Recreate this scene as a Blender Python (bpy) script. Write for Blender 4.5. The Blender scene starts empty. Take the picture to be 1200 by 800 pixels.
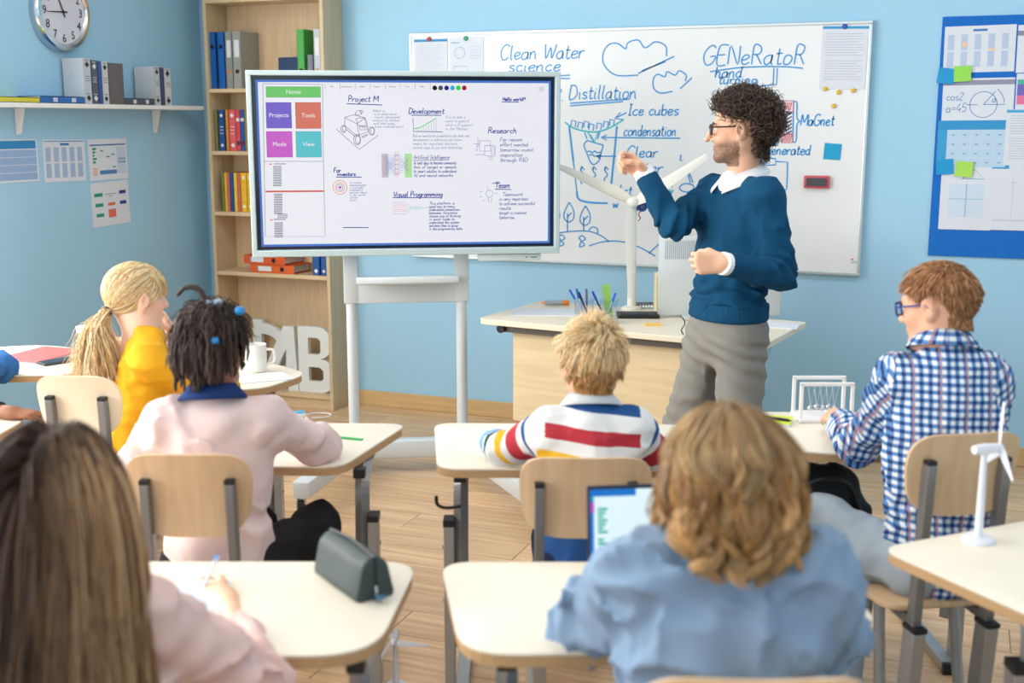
import bpy, bmesh, math, random
import numpy as np
from mathutils import Vector, Matrix

# ------------------------------------------------------------------ camera, world, lights, exposure
SC = bpy.context.scene
COL = SC.collection
PI = math.pi
CAM_H = 1.65
FPX = 1400.0
PITCH = math.atan(257.0 / FPX)
YAW = math.radians(21.0)
WALL_Y = 6.15            # inner face of front wall
WALL_X = -4.34           # inner face of left wall
WALL_R = 3.6
WALL_B = -2.6
CEIL = 3.05

cd = bpy.data.cameras.new('camera')
cam = bpy.data.objects.new('camera', cd)
COL.objects.link(cam)
cam.location = (0, 0, CAM_H)
cam.rotation_euler = (PI / 2 - PITCH, 0, YAW)
cd.sensor_width = 36.0
cd.sensor_fit = 'HORIZONTAL'
cd.lens = FPX / 1200.0 * 36.0
cd.clip_start = 0.05
cd.dof.use_dof = True
cd.dof.focus_distance = 5.0
cd.dof.aperture_fstop = 2.6
SC.camera = cam

SC.view_settings.view_transform = 'Standard'
SC.view_settings.look = 'None'
SC.view_settings.gamma = 1.0
SC.view_settings.use_curve_mapping = False
SC.view_settings.exposure = 0.0

wd = bpy.data.worlds.new('world')
SC.world = wd
wd.use_nodes = True
wd.node_tree.nodes['Background'].inputs[0].default_value = (0.75, 0.87, 1.0, 1)
wd.node_tree.nodes['Background'].inputs[1].default_value = 1.0

def area(name, loc, rot, sx, sy, power, color):
    l = bpy.data.lights.new(name, 'AREA')
    l.shape = 'RECTANGLE'; l.size = sx; l.size_y = sy
    l.energy = power; l.color = color
    o = bpy.data.objects.new(name, l)
    COL.objects.link(o)
    o.location = loc; o.rotation_euler = rot
    return o
# daylight entering by the windows of the left wall (all nearer than the photograph sees)
WIN_L = [(-1.6, -0.2, 54.0), (0.2, 1.9, 114.0), (2.3, 4.15, 92.0)]
for (a, b, pw) in WIN_L:
    area('window_daylight', (WALL_X + 0.03, (a + b) / 2, 1.72), (0, -PI / 2, 0), 1.6, b - a, pw, (1.0, 0.962, 0.905))
WIN_L = [w[:2] for w in WIN_L]
# daylight entering by the window of the rear wall
area('rear_window_daylight', (-0.6, WALL_B + 0.03, 1.75), (-PI / 2, 0, PI), 3.4, 1.5, 26.0, (0.85, 0.93, 1.0))
# unseen ceiling lamps added as fill (each in its fixture, built with the ceiling)
FILL_LAMPS = [(-2.6, 1.2), (0.0, 1.2), (2.4, 1.2), (-2.6, 4.3), (0.0, 4.3), (2.4, 4.3)]
for (a, b) in FILL_LAMPS:
    area('ceiling_fill_light', (a, b, CEIL - 0.075), (0, 0, 0), 1.15, 0.26, (9.0 if b < 2 else 15.0) * (0.45 if a < -1 else 1.0), (0.86, 0.94, 1.0))

# ------------------------------------------------------------------ helpers
RV = np.array([math.cos(YAW), math.sin(YAW), 0.0])
FV = np.array([-math.sin(YAW), math.cos(YAW), 0.0])
CF = FV * math.cos(PITCH) - np.array([0, 0, math.sin(PITCH)])
CU = FV * math.sin(PITCH) + np.array([0, 0, math.cos(PITCH)])
C0 = np.array([0, 0, CAM_H])
def ray(u, v): return (u - 600) / FPX * RV - (v - 400) / FPX * CU + CF
def at_depth(u, v, d):
    """point in the seating frame (right, forward, up) at depth d"""
    r = ray(u, v); t = d / (r @ FV); p = C0 + t * r
    return np.array([p @ RV, p @ FV, p[2]])
def at_z(u, v, z):
    r = ray(u, v); t = (z - CAM_H) / r[2]; p = C0 + t * r
    return np.array([p @ RV, p @ FV, p[2]])
def world(q): return q[0] * RV + q[1] * FV + np.array([0, 0, q[2]])
def on_plane(u, v, org, rz):
    """pixel -> (x, z) in the frame of an upright panel at org turned by rz"""
    n = np.array([math.sin(rz), -math.cos(rz), 0]); x = np.array([math.cos(rz), math.sin(rz), 0])
    r = ray(u, v); o = np.array(org, float); t = ((o - C0) @ n) / (r @ n)
    p = C0 + t * r - o
    return float(p @ x), float(p[2])

def lin(c):
    out = []
    for x in c[:3]:
        x = x / 255.0
        out.append(x / 12.92 if x <= 0.04045 else ((x + 0.055) / 1.055) ** 2.4)
    return tuple(out) + (1.0,)

MATS = {}
def mat(name, rgb, rough=0.5, metal=0.0, vary=0.0, vscale=6.0, bump=0.0, bscale=60.0, spec=0.5,
        stretch=(1, 1, 1), attr=None, rnd=0.0, trans=0.0, alpha=1.0, emit=0.0, sheen=0.0, rgb2=None, ior=1.45, sss=0.0):
    if name in MATS: return MATS[name]
    m = bpy.data.materials.new(name); m.use_nodes = True
    nt = m.node_tree; b = nt.nodes['Principled BSDF']; L = nt.links
    b.inputs['Roughness'].default_value = rough
    b.inputs['Metallic'].default_value = metal
    b.inputs['Specular IOR Level'].default_value = spec
    b.inputs['IOR'].default_value = ior
    if trans: b.inputs['Transmission Weight'].default_value = trans
    if alpha < 1: b.inputs['Alpha'].default_value = alpha
    if sheen:
        b.inputs['Sheen Weight'].default_value = sheen; b.inputs['Sheen Roughness'].default_value = 0.5
    col = lin(rgb)
    b.inputs['Base Color'].default_value = col
    src = None
    tc = nt.nodes.new('ShaderNodeTexCoord'); mp = nt.nodes.new('ShaderNodeMapping')
    mp.inputs['Scale'].default_value = stretch
    L.new(tc.outputs['Object'], mp.inputs['Vector'])
    if attr:
        a = nt.nodes.new('ShaderNodeAttribute'); a.attribute_name = attr; src = a.outputs['Color']
    if vary or rgb2:
        n = nt.nodes.new('ShaderNodeTexNoise'); n.inputs['Scale'].default_value = vscale; n.inputs['Detail'].default_value = 5
        L.new(mp.outputs[0], n.inputs['Vector'])
        mx = nt.nodes.new('ShaderNodeMix'); mx.data_type = 'RGBA'
        if rgb2:
            mx.inputs['A'].default_value = col; mx.inputs['B'].default_value = lin(rgb2)
            mr = nt.nodes.new('ShaderNodeMapRange'); mr.inputs['From Min'].default_value = 0.35; mr.inputs['From Max'].default_value = 0.65
            L.new(n.outputs['Fac'], mr.inputs['Value']); L.new(mr.outputs[0], mx.inputs['Factor'])
        else:
            mx.blend_type = 'MULTIPLY'; mx.inputs['Factor'].default_value = 1.0
            mx.inputs['A'].default_value = col
            mr = nt.nodes.new('ShaderNodeMapRange'); mr.inputs['From Min'].default_value = 0.25; mr.inputs['From Max'].default_value = 0.75
            mr.inputs['To Min'].default_value = 1 - vary; mr.inputs['To Max'].default_value = 1.0 + vary * 0.4
            L.new(n.outputs['Fac'], mr.inputs['Value']); L.new(mr.outputs[0], mx.inputs['B'])
            if src is not None: L.new(src, mx.inputs['A'])
        src = mx.outputs['Result']
    if rnd:
        oi = nt.nodes.new('ShaderNodeObjectInfo')
        hs = nt.nodes.new('ShaderNodeHueSaturation')
        mr = nt.nodes.new('ShaderNodeMapRange'); mr.inputs['To Min'].default_value = 1 - rnd; mr.inputs['To Max'].default_value = 1 + rnd
        L.new(oi.outputs['Random'], mr.inputs['Value']); L.new(mr.outputs[0], hs.inputs['Value'])
        if src is not None: L.new(src, hs.inputs['Color'])
        else: hs.inputs['Color'].default_value = col
        src = hs.outputs['Color']
    if src is not None: L.new(src, b.inputs['Base Color'])
    if emit:
        b.inputs['Emission Strength'].default_value = emit
        b.inputs['Emission Color'].default_value = col
        if src is not None: L.new(src, b.inputs['Emission Color'])
    if bump:
        n2 = nt.nodes.new('ShaderNodeTexNoise'); n2.inputs['Scale'].default_value = bscale; n2.inputs['Detail'].default_value = 4
        L.new(mp.outputs[0], n2.inputs['Vector'])
        bp = nt.nodes.new('ShaderNodeBump'); bp.inputs['Strength'].default_value = bump; bp.inputs['Distance'].default_value = 0.004
        L.new(n2.outputs['Fac'], bp.inputs['Height']); L.new(bp.outputs[0], b.inputs['Normal'])
    MATS[name] = m
    return m

def link(o, parent=None):
    COL.objects.link(o)
    if parent is not None: o.parent = parent
    return o
def tag(o, label=None, cat=None, group=None, kind=None):
    if label: o['label'] = label
    if cat: o['category'] = cat
    if group: o['group'] = group
    if kind: o['kind'] = kind
    return o
def thing(name, label, cat, q=(0, 0, 0), rot=0.0, group=None):
    """Empty at seating-frame point q (right, forward, up), turned by rot from the viewing axis"""
    o = bpy.data.objects.new(name, None); o.empty_display_size = 0.1
    link(o); w = world(q)
    o.location = w; o.rotation_euler = (0, 0, YAW + rot)
    return tag(o, label, cat, group)
def wthing(name, label, cat, loc=(0, 0, 0), rz=0.0, group=None):
    o = bpy.data.objects.new(name, None); o.empty_display_size = 0.1
    link(o); o.location = loc; o.rotation_euler = (0, 0, rz)
    return tag(o, label, cat, group)

def np_mesh(name, V, F, m, parent=None, smooth=True, col=None, attrs=None):
    """V (n,3); F (k,4) or (k,3) int arrays"""
    V = np.asarray(V, np.float32); F = np.asarray(F, np.int32)
    me = bpy.data.meshes.new(name)
    k, s = F.shape
    me.vertices.add(len(V)); me.vertices.foreach_set('co', V.ravel())
    me.loops.add(k * s); me.loops.foreach_set('vertex_index', F.ravel())
    me.polygons.add(k); me.polygons.foreach_set('loop_start', np.arange(0, k * s, s, dtype=np.int32))
    me.update(calc_edges=True)
    if smooth: me.polygons.foreach_set('use_smooth', np.ones(k, bool))
    if col is not None:
        c = np.ones((len(V), 4), np.float32); c[:, :3] = col
        at = me.attributes.new('col', 'FLOAT_COLOR', 'POINT'); at.data.foreach_set('color', c.ravel())
    for an, av in (attrs or {}).items():
        at = me.attributes.new(an, 'FLOAT', 'POINT'); at.data.foreach_set('value', np.asarray(av, np.float32))
    me.validate()
    o = bpy.data.objects.new(name, me)
    if m: me.materials.append(m)
    return link(o, parent)

class MB:
    """collects simple solids, builds ONE mesh object"""
    def __init__(s): s.bm = bmesh.new()
    def _new(s, vs, M):
        for v in vs: v.co = M @ v.co
    def box(s, c, d, rz=0.0, r=0.0, rx=0.0, ry=0.0, seg=2):
        b2 = bmesh.new(); bmesh.ops.create_cube(b2, size=1.0)
        for v in b2.verts: v.co = Vector((v.co.x * d[0], v.co.y * d[1], v.co.z * d[2]))
        if r > 0: bmesh.ops.bevel(b2, geom=list(b2.edges), offset=min(r, min(d) * 0.49), segments=seg, affect='EDGES', profile=0.5)
        M = Matrix.Translation(c) @ Matrix.Rotation(rz, 4, 'Z') @ Matrix.Rotation(ry, 4, 'Y') @ Matrix.Rotation(rx, 4, 'X')
        s._merge(b2, M); return s
    def _merge(s, b2, M=None):
        mp = {}
        for v in b2.verts: mp[v] = s.bm.verts.new((M @ v.co) if M else v.co)
        for f in b2.faces:
            try: s.bm.faces.new([mp[v] for v in f.verts])
            except ValueError: pass
        b2.free()
    def bar(s, p0, p1, w, h, r=0.0, up=(0, 0, 1)):
        """rectangular bar from p0 to p1, w across, h along 'up'"""
        p0 = Vector(p0); p1 = Vector(p1); t = (p1 - p0); ln = t.length; t.normalize()
        u = Vector(up)
        if abs(t.dot(u)) > 0.95: u = Vector((0, 1, 0))
        x = t.cross(u).normalized(); z = x.cross(t).normalized()
        b2 = bmesh.new(); bmesh.ops.create_cube(b2, size=1.0)
        for v in b2.verts: v.co = Vector((v.co.x * w, v.co.y * ln, v.co.z * h))
        if r > 0: bmesh.ops.bevel(b2, geom=list(b2.edges), offset=min(r, w * .49, h * .49), segments=2, affect='EDGES', profile=0.5)
        M = Matrix((x, t, z)).transposed().to_4x4(); M.translation = (p0 + p1) / 2
        s._merge(b2, M); return s
    def tube(s, pts, r, n=10, r_end=None, cap=True):
        pts = [Vector(p) for p in pts]; m = len(pts); rings = []
        rr = r if isinstance(r, (list, tuple)) else [r + ((r_end if r_end is not None else r) - r) * i / (m - 1) for i in range(m)]
        prev = None
        for i, p in enumerate(pts):
            t = (pts[min(i + 1, m - 1)] - pts[max(i - 1, 0)]).normalized()
            if prev is None:
                a = Vector((0, 0, 1)) if abs(t.z) < 0.9 else Vector((1, 0, 0))
                x = t.cross(a).normalized()
            else:
                x = (prev - t * prev.dot(t)).normalized()
            prev = x; y = t.cross(x)
            rings.append([s.bm.verts.new(p + (x * math.cos(2 * PI * k / n) + y * math.sin(2 * PI * k / n)) * rr[i]) for k in range(n)])
        for a, b in zip(rings, rings[1:]):
            for k in range(n): s.bm.faces.new([a[k], a[(k + 1) % n], b[(k + 1) % n], b[k]])
        if cap:
            s.bm.faces.new(list(reversed(rings[0]))); s.bm.faces.new(rings[-1])
        return s
    def lathe(s, prof, c=(0, 0, 0), n=24, axis='Z', M=None):
        rings = []; c = Vector(c)
        for (r, z) in prof:
            ring = []
            for k in range(n):
                a = 2 * PI * k / n; v = Vector((r * math.cos(a), r * math.sin(a), z))
                if axis == 'Y': v = Vector((v.x, v.z, v.y))
                if axis == 'X': v = Vector((v.z, v.x, v.y))
                if M is not None: v = M @ v
                ring.append(s.bm.verts.new(v + c))
            rings.append(ring)
        for a, b in zip(rings, rings[1:]):
            for k in range(n): s.bm.faces.new([a[k], a[(k + 1) % n], b[(k + 1) % n], b[k]])
        s.bm.faces.new(list(reversed(rings[0]))); s.bm.faces.new(rings[-1])
        return s
    def ball(s, c, r, n=12, sc=(1, 1, 1)):
        b2 = bmesh.new(); bmesh.ops.create_uvsphere(b2, u_segments=n, v_segments=max(6, n // 2 + 1), radius=r)
        for v in b2.verts: v.co = Vector((v.co.x * sc[0], v.co.y * sc[1], v.co.z * sc[2]))
        s._merge(b2, Matrix.Translation(c)); return s
    def prism(s, outline, z0, z1, plane='XY', y=0.0, bev=0.0):
        """extruded polygon: plane XY -> heights z0..z1 ; plane XZ -> depths z0..z1 along y"""
        b2 = bmesh.new(); f = []
        for (a, b) in outline:
            f.append(b2.verts.new((a, b, z0) if plane == 'XY' else (a, z0, b)))
        face = b2.faces.new(f)
        r = bmesh.ops.extrude_face_region(b2, geom=[face])
        for g in r['geom']:
            if isinstance(g, bmesh.types.BMVert):
                if plane == 'XY': g.co.z = z1
                else: g.co.y = z1
        bmesh.ops.recalc_face_normals(b2, faces=b2.faces)
        if bev:
            es = [e for e in b2.edges if len(e.link_faces) == 2 and (len(e.link_faces[0].verts) > 4 or len(e.link_faces[1].verts) > 4)]
            bmesh.ops.bevel(b2, geom=es, offset=bev, segments=2, affect='EDGES', profile=0.5)
        s._merge(b2); return s
    def quad(s, pts):
        s.bm.faces.new([s.bm.verts.new(p) for p in pts]); return s
    def build(s, name, m, parent=None, smooth=False, loc=None, rz=None, fix=True):
        if fix: bmesh.ops.recalc_face_normals(s.bm, faces=s.bm.faces)
        me = bpy.data.meshes.new(name); s.bm.to_mesh(me); s.bm.free()
        if smooth:
            me.polygons.foreach_set('use_smooth', np.ones(len(me.polygons), bool))
            try: me.set_sharp_from_angle(angle=math.radians(40))
            except Exception: pass
        o = bpy.data.objects.new(name, me)
        if m: me.materials.append(m)
        if loc is not None: o.location = loc
        if rz is not None: o.rotation_euler = (0, 0, rz)
        return link(o, parent)

def rounded(poly, r, n=5):
    """round the corners of a polygon [(x,y)]; r number or list"""
    out = []; m = len(poly)
    for i in range(m):
        p = Vector(poly[i]); a = Vector(poly[i - 1]); b = Vector(poly[(i + 1) % m])
        ri = r[i] if isinstance(r, (list, tuple)) else r
        u = (a - p).normalized(); v = (b - p).normalized()
        d = min(ri, (a - p).length * 0.49, (b - p).length * 0.49)
        p0 = p + u * d; p1 = p + v * d
        for k in range(n + 1):
            t = k / n
            q = p0 * (1 - t) ** 2 + p * 2 * t * (1 - t) + p1 * t * t
            out.append((q.x, q.y))
    return out
def smooth_path(pts, n=6, closed=False):
    P = [np.array(p, float) for p in pts]; out = []; m = len(P)
    rng = range(m if closed else m - 1)
    for i in rng:
        p0 = P[(i - 1) % m] if (closed or i > 0) else P[i]
        p1 = P[i]; p2 = P[(i + 1) % m]
        p3 = P[(i + 2) % m] if (closed or i + 2 < m) else p2
        for k in range(n):
            t = k / n
            out.append(0.5 * ((2 * p1) + (-p0 + p2) * t + (2 * p0 - 5 * p1 + 4 * p2 - p3) * t * t + (-p0 + 3 * p1 - 3 * p2 + p3) * t ** 3))
    if not closed: out.append(P[-1])
    return out
# ------------------------------------------------------------------ pen strokes and lettering
G = {
'a': (5, "4 4.5 3 5 1 4.6 0 3 0 1.5 1 0 2.5 0.2 4 2 4 4.8 4 1 5 0"),
'b': (5, "0 10 0 0|0 3.5 1.5 5 3.5 4.6 4.2 2.5 3.4 0.4 1.5 0 0 1.2"),
'c': (4.4, "4 4.3 2.6 5 1 4.4 0 2.5 0.8 0.6 2.4 0 4.2 1"),
'd': (5, "4 4.2 2.5 5 0.8 4.2 0 2.3 1 0.2 2.6 0.3 4 2|4.1 10 4 1 5 0"),
'e': (4.6, "0.2 2.4 2.5 2.8 4 3.8 3 5 1.2 4.6 0 2.6 0.8 0.5 2.5 0 4.4 1.2"),
'f': (3.4, "3.6 9.4 2.4 10 1.5 8.5 1.3 0|0 5 3.2 5"),
'g': (5, "4 4.4 2.6 5 0.8 4.3 0 2.4 1 0.4 2.6 0.5 4 2.2|4.1 4.8 4 -2 2.6 -3.4 0.6 -2.6"),
'h': (5, "0 10 0 0|0 3.2 1.6 5 3.3 4.4 3.6 2 3.6 0 4.6 0.2"),
'i': (2.2, "0.6 5 0.6 0.8 1.6 0|0.6 7 0.8 7.4"),
'j': (3, "2 5 2 -2 0.6 -3 -0.6 -2|2 7 2.2 7.4"),
'k': (4.4, "0 10 0 0|3.6 5 0.2 2.4 4 0"),
'l': (2.2, "0.5 10 0.5 1 1.6 0"),
'm': (7.4, "0 5 0.2 0|0.2 3 1.6 5 3 4.4 3.2 0|3.2 3 4.8 5 6 4.2 6.2 0.6 7.2 0"),
'n': (5, "0 5 0.2 0|0.2 3 1.8 5 3.4 4.2 3.6 0.8 4.6 0"),
'o': (4.8, "2.2 5 0.5 4.2 0 2.4 0.8 0.4 2.4 0 4 1.2 4.3 3 3.4 4.7 2.2 5"),
'p': (5, "0 5 0 -3.5|0 3.4 1.6 5 3.6 4.5 4.2 2.4 3.2 0.3 1.4 0 0 1.2"),
'q': (5, "4 4.4 2.6 5 0.8 4.3 0 2.4 1 0.4 2.6 0.5 4 2.2|4.1 4.8 4 -3.5 5 -2.5"),
'r': (3.8, "0 5 0.2 0|0.2 3 1.4 4.8 3.4 4.8"),
's': (4, "3.6 4.3 2 5 0.5 4.2 0.8 3 3 2 3.5 0.9 2 0 0 0.7"),
't': (3.6, "1.5 8.5 1.4 1 2.4 0 3.6 0.7|0 5.6 3.4 5.8"),
'u': (5, "0 5 0 1.6 1 0 2.6 0.3 3.8 2|3.9 5 3.8 1 4.8 0"),
'v': (4.6, "0 5 2 0 4.2 5"),
'w': (6.4, "0 5 1.4 0 3 4 4.6 0 6 5"),
'x': (4.4, "0 5 4 0|4 5 0 0"),
'y': (4.8, "0 5 1.8 0.6|4.2 5 1.4 -3 0 -3.2"),
'z': (4.4, "0 5 3.8 5 0 0 4.2 0"),
'A': (6.6, "0 0 3 10 6 0|1.2 3.6 5 3.6"),
'B': (6, "0 0 0 10 3.6 9.6 4.2 7.4 0.4 5.4 4.4 4.4 5 2 3.4 0 0 0"),
'C': (6.4, "6 8.4 4.4 10 2 9.4 0.4 6.5 0.2 3 1.6 0.4 4 0 6 1.6"),
'D': (6.4, "0.3 10 0.3 0 3.4 0.3 5.6 3 5.4 7 3.4 9.6 -0.4 10"),
'F': (5, "0.4 10 0.4 0|0 10 5 10|0.4 5.2 3.6 5.4"),
'G': (7, "6.4 8.6 4.6 10 2 9.4 0.4 6.5 0.3 3 2 0.2 4.6 0.2 6.2 2 6.4 4.4 3.8 4.4"),
'H': (6, "0.3 10 0.3 0|5.2 10 5.2 0|0.3 5.2 5.2 5.2"),
'I': (3.4, "1.4 10 1.4 0|0 10 2.8 10|0 0 2.8 0"),
'M': (8, "0 0 0.4 10 3.6 3 7 10 7.4 0"),
'N': (6.4, "0.2 0 0.4 10 5.4 0 5.6 10"),
'P': (5.6, "0.4 0 0.4 10 3.6 9.8 4.8 7.6 3.6 5.2 0.4 5"),
'R': (6, "0.4 0 0.4 10 3.6 9.8 4.6 7.6 3.4 5.4 0.4 5.2|2.2 5.2 5.6 0"),
'S': (5.4, "5 8.6 3 10 0.8 9 0.8 6.6 4 4.6 4.8 2 3 0 0.2 1.2"),
'T': (6, "-0.4 10 6.2 10|3 10 2.8 0"),
'V': (6, "0 10 2.8 0 6 10"),
'W': (8.4, "0 10 1.8 0 4 7.6 6 0 8.2 10"),
'E': (5.2, "5 10 0.3 10 0.3 0 5 0|0.3 5.2 4 5.2"),
'O': (6.6, "3 10 0.8 8 0.2 4 1.6 0.6 3.6 0 5.8 2.4 6 6.6 4.6 9.4 3 10"),
'2': (5, "0.2 8 1.6 10 3.8 9.4 4.2 7.4 0 0 4.8 0.2"),
'4': (5, "3 10 0 3.4 4.8 3.6|3.6 5 3.4 0"),
'5': (5, "4.4 10 0.8 10 0.4 5.6 3 6 4.4 4 3.6 0.8 0.2 0.4"),
'3': (5, "0.4 9.4 2.4 10 4 8 1.6 5.6 4.2 4 3.6 0.8 0.2 0.6"),
'6': (5, "4 9.6 1.6 8 0.3 4 1 0.6 3 0 4.4 2 3.2 4.6 0.6 3.6"),
'7': (5, "0.2 10 4.6 10 1.8 0"), '8': (5, "2.4 5.4 0.6 7.6 2.4 10 4 7.8 2.4 5.4 0.2 2.8 2.2 0 4.4 2.6 2.4 5.4"),
'9': (5, "4 6.6 1.6 5.2 0.4 7.4 2 10 4 8.6 3.8 4 2.4 0"), '1': (3, "0 7.6 1.6 10 1.6 0"), '0': (5, "2.4 10 0.4 7 0.4 3 2.2 0 4.2 3 4.2 7 2.4 10"),
'.': (2, "0.6 0 0.9 0.4"), '!': (2.4, "1.2 10 0.8 3|0.6 0 0.8 0.4"), '=': (4.6, "0.4 3 4 3|0.4 5 4 5"),
'&': (6, "5.4 0 1 7.6 2.4 10 3.8 8 0.4 2.6 2 0 5 3.4"), "'": (1.6, "0.8 10 0.6 8"), '-': (4, "0.6 4 3.4 4"),
}
_rt = random.Random(5)
def write(text, x, z, h, slant=0.12, wide=1.0, wob=0.15, rise=0.0, sm=4):
    """handwriting polylines in a panel's x/z frame; h = height of a capital"""
    out = []; cx = 0.0; k = h / 10.0
    for ch in text:
        if ch == ' ': cx += 4.2; continue
        if ch not in G: ch = ch.lower()
        if ch not in G: continue
        w, s = G[ch]
        for st in s.split('|'):
            v = [float(t) for t in st.split()]
            pts = []
            for a, b in zip(v[::2], v[1::2]):
                a += _rt.uniform(-wob, wob); b += _rt.uniform(-wob, wob)
                pts.append((x + (cx + a + slant * b) * k * wide, z + (b + rise * cx) * k))
            if len(pts) > 2: pts = [tuple(p) for p in smooth_path(pts, sm)]
            out.append(pts)
        cx += w + 0.9
    return out
def text_width(text, h, wide=1.0):
    c = 0
    for ch in text: c += 4.2 if ch == ' ' else (G.get(ch) or G.get(ch.lower()) or (4, ''))[0] + 0.9
    return c * h / 10 * wide
def ribbons(name, lines, w, m, parent, y=-0.002):
    """flat pen strokes of width w on the panel plane"""
    V = []; F = []
    for pts in lines:
        n = len(pts)
        if n < 2: continue
        base = len(V)
        for i, p in enumerate(pts):
            a = pts[max(i - 1, 0)]; b = pts[min(i + 1, n - 1)]
            dx, dz = b[0] - a[0], b[1] - a[1]; l = math.hypot(dx, dz) or 1.0
            nx, nz = -dz / l * w / 2, dx / l * w / 2
            V.append((p[0] + nx, y, p[1] + nz)); V.append((p[0] - nx, y, p[1] - nz))
        for i in range(n - 1):
            F.append((base + 2 * i, base + 2 * i + 1, base + 2 * i + 3, base + 2 * i + 2))
    o = np_mesh(name, V, F, m, parent, smooth=False)
    if len(lines) > 1: o['kind'] = 'stuff'
    return o
def rects(name, rs, m, parent, y=-0.001):
    """flat printed rectangles (x0,z0,x1,z1); big ones are parts of their own"""
    if len(rs) > 1 and min(min(r[2] - r[0], r[3] - r[1]) for r in rs) > 0.012:
        for r in rs: o = rects(name, [r], m, parent, y)
        return o
    V = []; F = []
    for (x0, z0, x1, z1) in rs:
        b = len(V); V += [(x0, y, z0), (x1, y, z0), (x1, y, z1), (x0, y, z1)]; F.append((b, b + 1, b + 2, b + 3))
    o = np_mesh(name, V, F, m, parent, smooth=False)
    if len(rs) > 1: o['kind'] = 'stuff'
    return o
def circle(cx, cz, r, n=28, a0=0, a1=2 * PI, rz=None):
    return [(cx + r * math.cos(a0 + (a1 - a0) * k / n), cz + (rz or r) * math.sin(a0 + (a1 - a0) * k / n)) for k in range(n + 1)]
def disc_mesh(name, cx, cz, r, m, parent, y, n=20):
    V = [(cx, y, cz)] + [(cx + r * math.cos(2 * PI * k / n), y, cz + r * math.sin(2 * PI * k / n)) for k in range(n)]
    F = [(0, 1 + k, 1 + (k + 1) % n) for k in range(n)]
    return np_mesh(name, V, F, m, parent, smooth=False)
def font_text(name, s, x, z, size, m, parent, y=-0.002, align='CENTER'):
    c = bpy.data.curves.new(name, 'FONT'); c.body = s; c.size = size; c.align_x = align; c.align_y = 'CENTER'
    c.resolution_u = 3
    o = bpy.data.objects.new(name + '_tmp', c); COL.objects.link(o)
    dg = bpy.context.evaluated_depsgraph_get()
    me = bpy.data.meshes.new_from_object(o.evaluated_get(dg))
    bpy.data.objects.remove(o)
    me.transform(Matrix.Translation((x, y, z)) @ Matrix.Rotation(PI / 2, 4, 'X'))
    me.materials.clear(); me.materials.append(m)
    return link(bpy.data.objects.new(name, me), parent)
# ------------------------------------------------------------------ the room
M_WALL = mat('blue_wall_paint', (166, 210, 236), rough=0.75, vary=0.05, vscale=1.3, bump=0.05, bscale=180, spec=0.25)
M_WHITE = mat('white_paint', (236, 236, 232), rough=0.6)
M_CEIL = mat('ceiling_white', (240, 240, 238), rough=0.8, vary=0.03)
M_BASEB = mat('oak_baseboard', (214, 178, 126), rough=0.5, vary=0.18, vscale=9, stretch=(0.6, 8, 14))
M_METALW = mat('white_metal', (226, 231, 233), rough=0.35, spec=0.5)
M_STEEL = mat('grey_steel', (168, 170, 171), rough=0.38, metal=0.5, vary=0.06, vscale=30)
M_CHROME = mat('chrome', (200, 203, 206), rough=0.2, metal=1.0)
M_BLACK = mat('black_plastic', (28, 30, 34), rough=0.45)
M_PAPER = mat('paper', (220, 225, 234), rough=0.8, vary=0.03, spec=0.2)

T = 0.15
def struct(o): return tag(o, kind='structure')
fl = struct(MB().box(((WALL_X + WALL_R) / 2, (WALL_Y + WALL_B) / 2, -0.06), (WALL_R - WALL_X + 2 * T, WALL_Y - WALL_B + 2 * T, 0.1)).build('floor', mat('floor_screed', (120, 92, 66), rough=0.8)))
def plank_material():
    m = bpy.data.materials.new('laminate_oak'); m.use_nodes = True
    nt = m.node_tree; b = nt.nodes['Principled BSDF']; L = nt.links
    b.inputs['Roughness'].default_value = 0.36; b.inputs['Specular IOR Level'].default_value = 0.4
    tc = nt.nodes.new('ShaderNodeTexCoord'); oi = nt.nodes.new('ShaderNodeObjectInfo')
    ad = nt.nodes.new('ShaderNodeVectorMath'); ad.operation = 'ADD'
    sc = nt.nodes.new('ShaderNodeVectorMath'); sc.operation = 'SCALE'; sc.inputs['Scale'].default_value = 37.0
    L.new(oi.outputs['Random'], sc.inputs[0]); L.new(tc.outputs['Object'], ad.inputs[0]); L.new(sc.outputs[0], ad.inputs[1])
    mp = nt.nodes.new('ShaderNodeMapping'); mp.inputs['Scale'].default_value = (1.1, 16.0, 1.0); L.new(ad.outputs[0], mp.inputs[0])
    n = nt.nodes.new('ShaderNodeTexNoise'); n.inputs['Scale'].default_value = 2.2; n.inputs['Detail'].default_value = 6; n.inputs['Distortion'].default_value = 0.5
    L.new(mp.outputs[0], n.inputs['Vector'])
    cr = nt.nodes.new('ShaderNodeValToRGB'); L.new(n.outputs['Fac'], cr.inputs[0])
    e = cr.color_ramp.elements
    e[0].position = 0.3; e[0].color = lin((200, 160, 120)); e[1].position = 0.7; e[1].color = lin((232, 198, 156))
    e2 = e.new(0.5); e2.color = lin((216, 178, 136))
    hs = nt.nodes.new('ShaderNodeHueSaturation'); mr = nt.nodes.new('ShaderNodeMapRange')
    mr.inputs['To Min'].default_value = 0.88; mr.inputs['To Max'].default_value = 1.1
    L.new(oi.outputs['Random'], mr.inputs['Value']); L.new(mr.outputs[0], hs.inputs['Value']); L.new(cr.outputs[0], hs.inputs['Color'])
    L.new(hs.outputs[0], b.inputs['Base Color'])
    return m
MP = plank_material()
PW, PL = 0.19, 1.2
pm = MB().box((0, 0, 0), (PL - 0.0025, PW - 0.0025, 0.012), r=0.0012, seg=1)
pl0 = pm.build('plank', MP, fl)
pl0.location = (0, 0, -0.006 + 0.06 - 0.06)
first = True
ny = int((WALL_Y - 0.2) / PW) + 1
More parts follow.
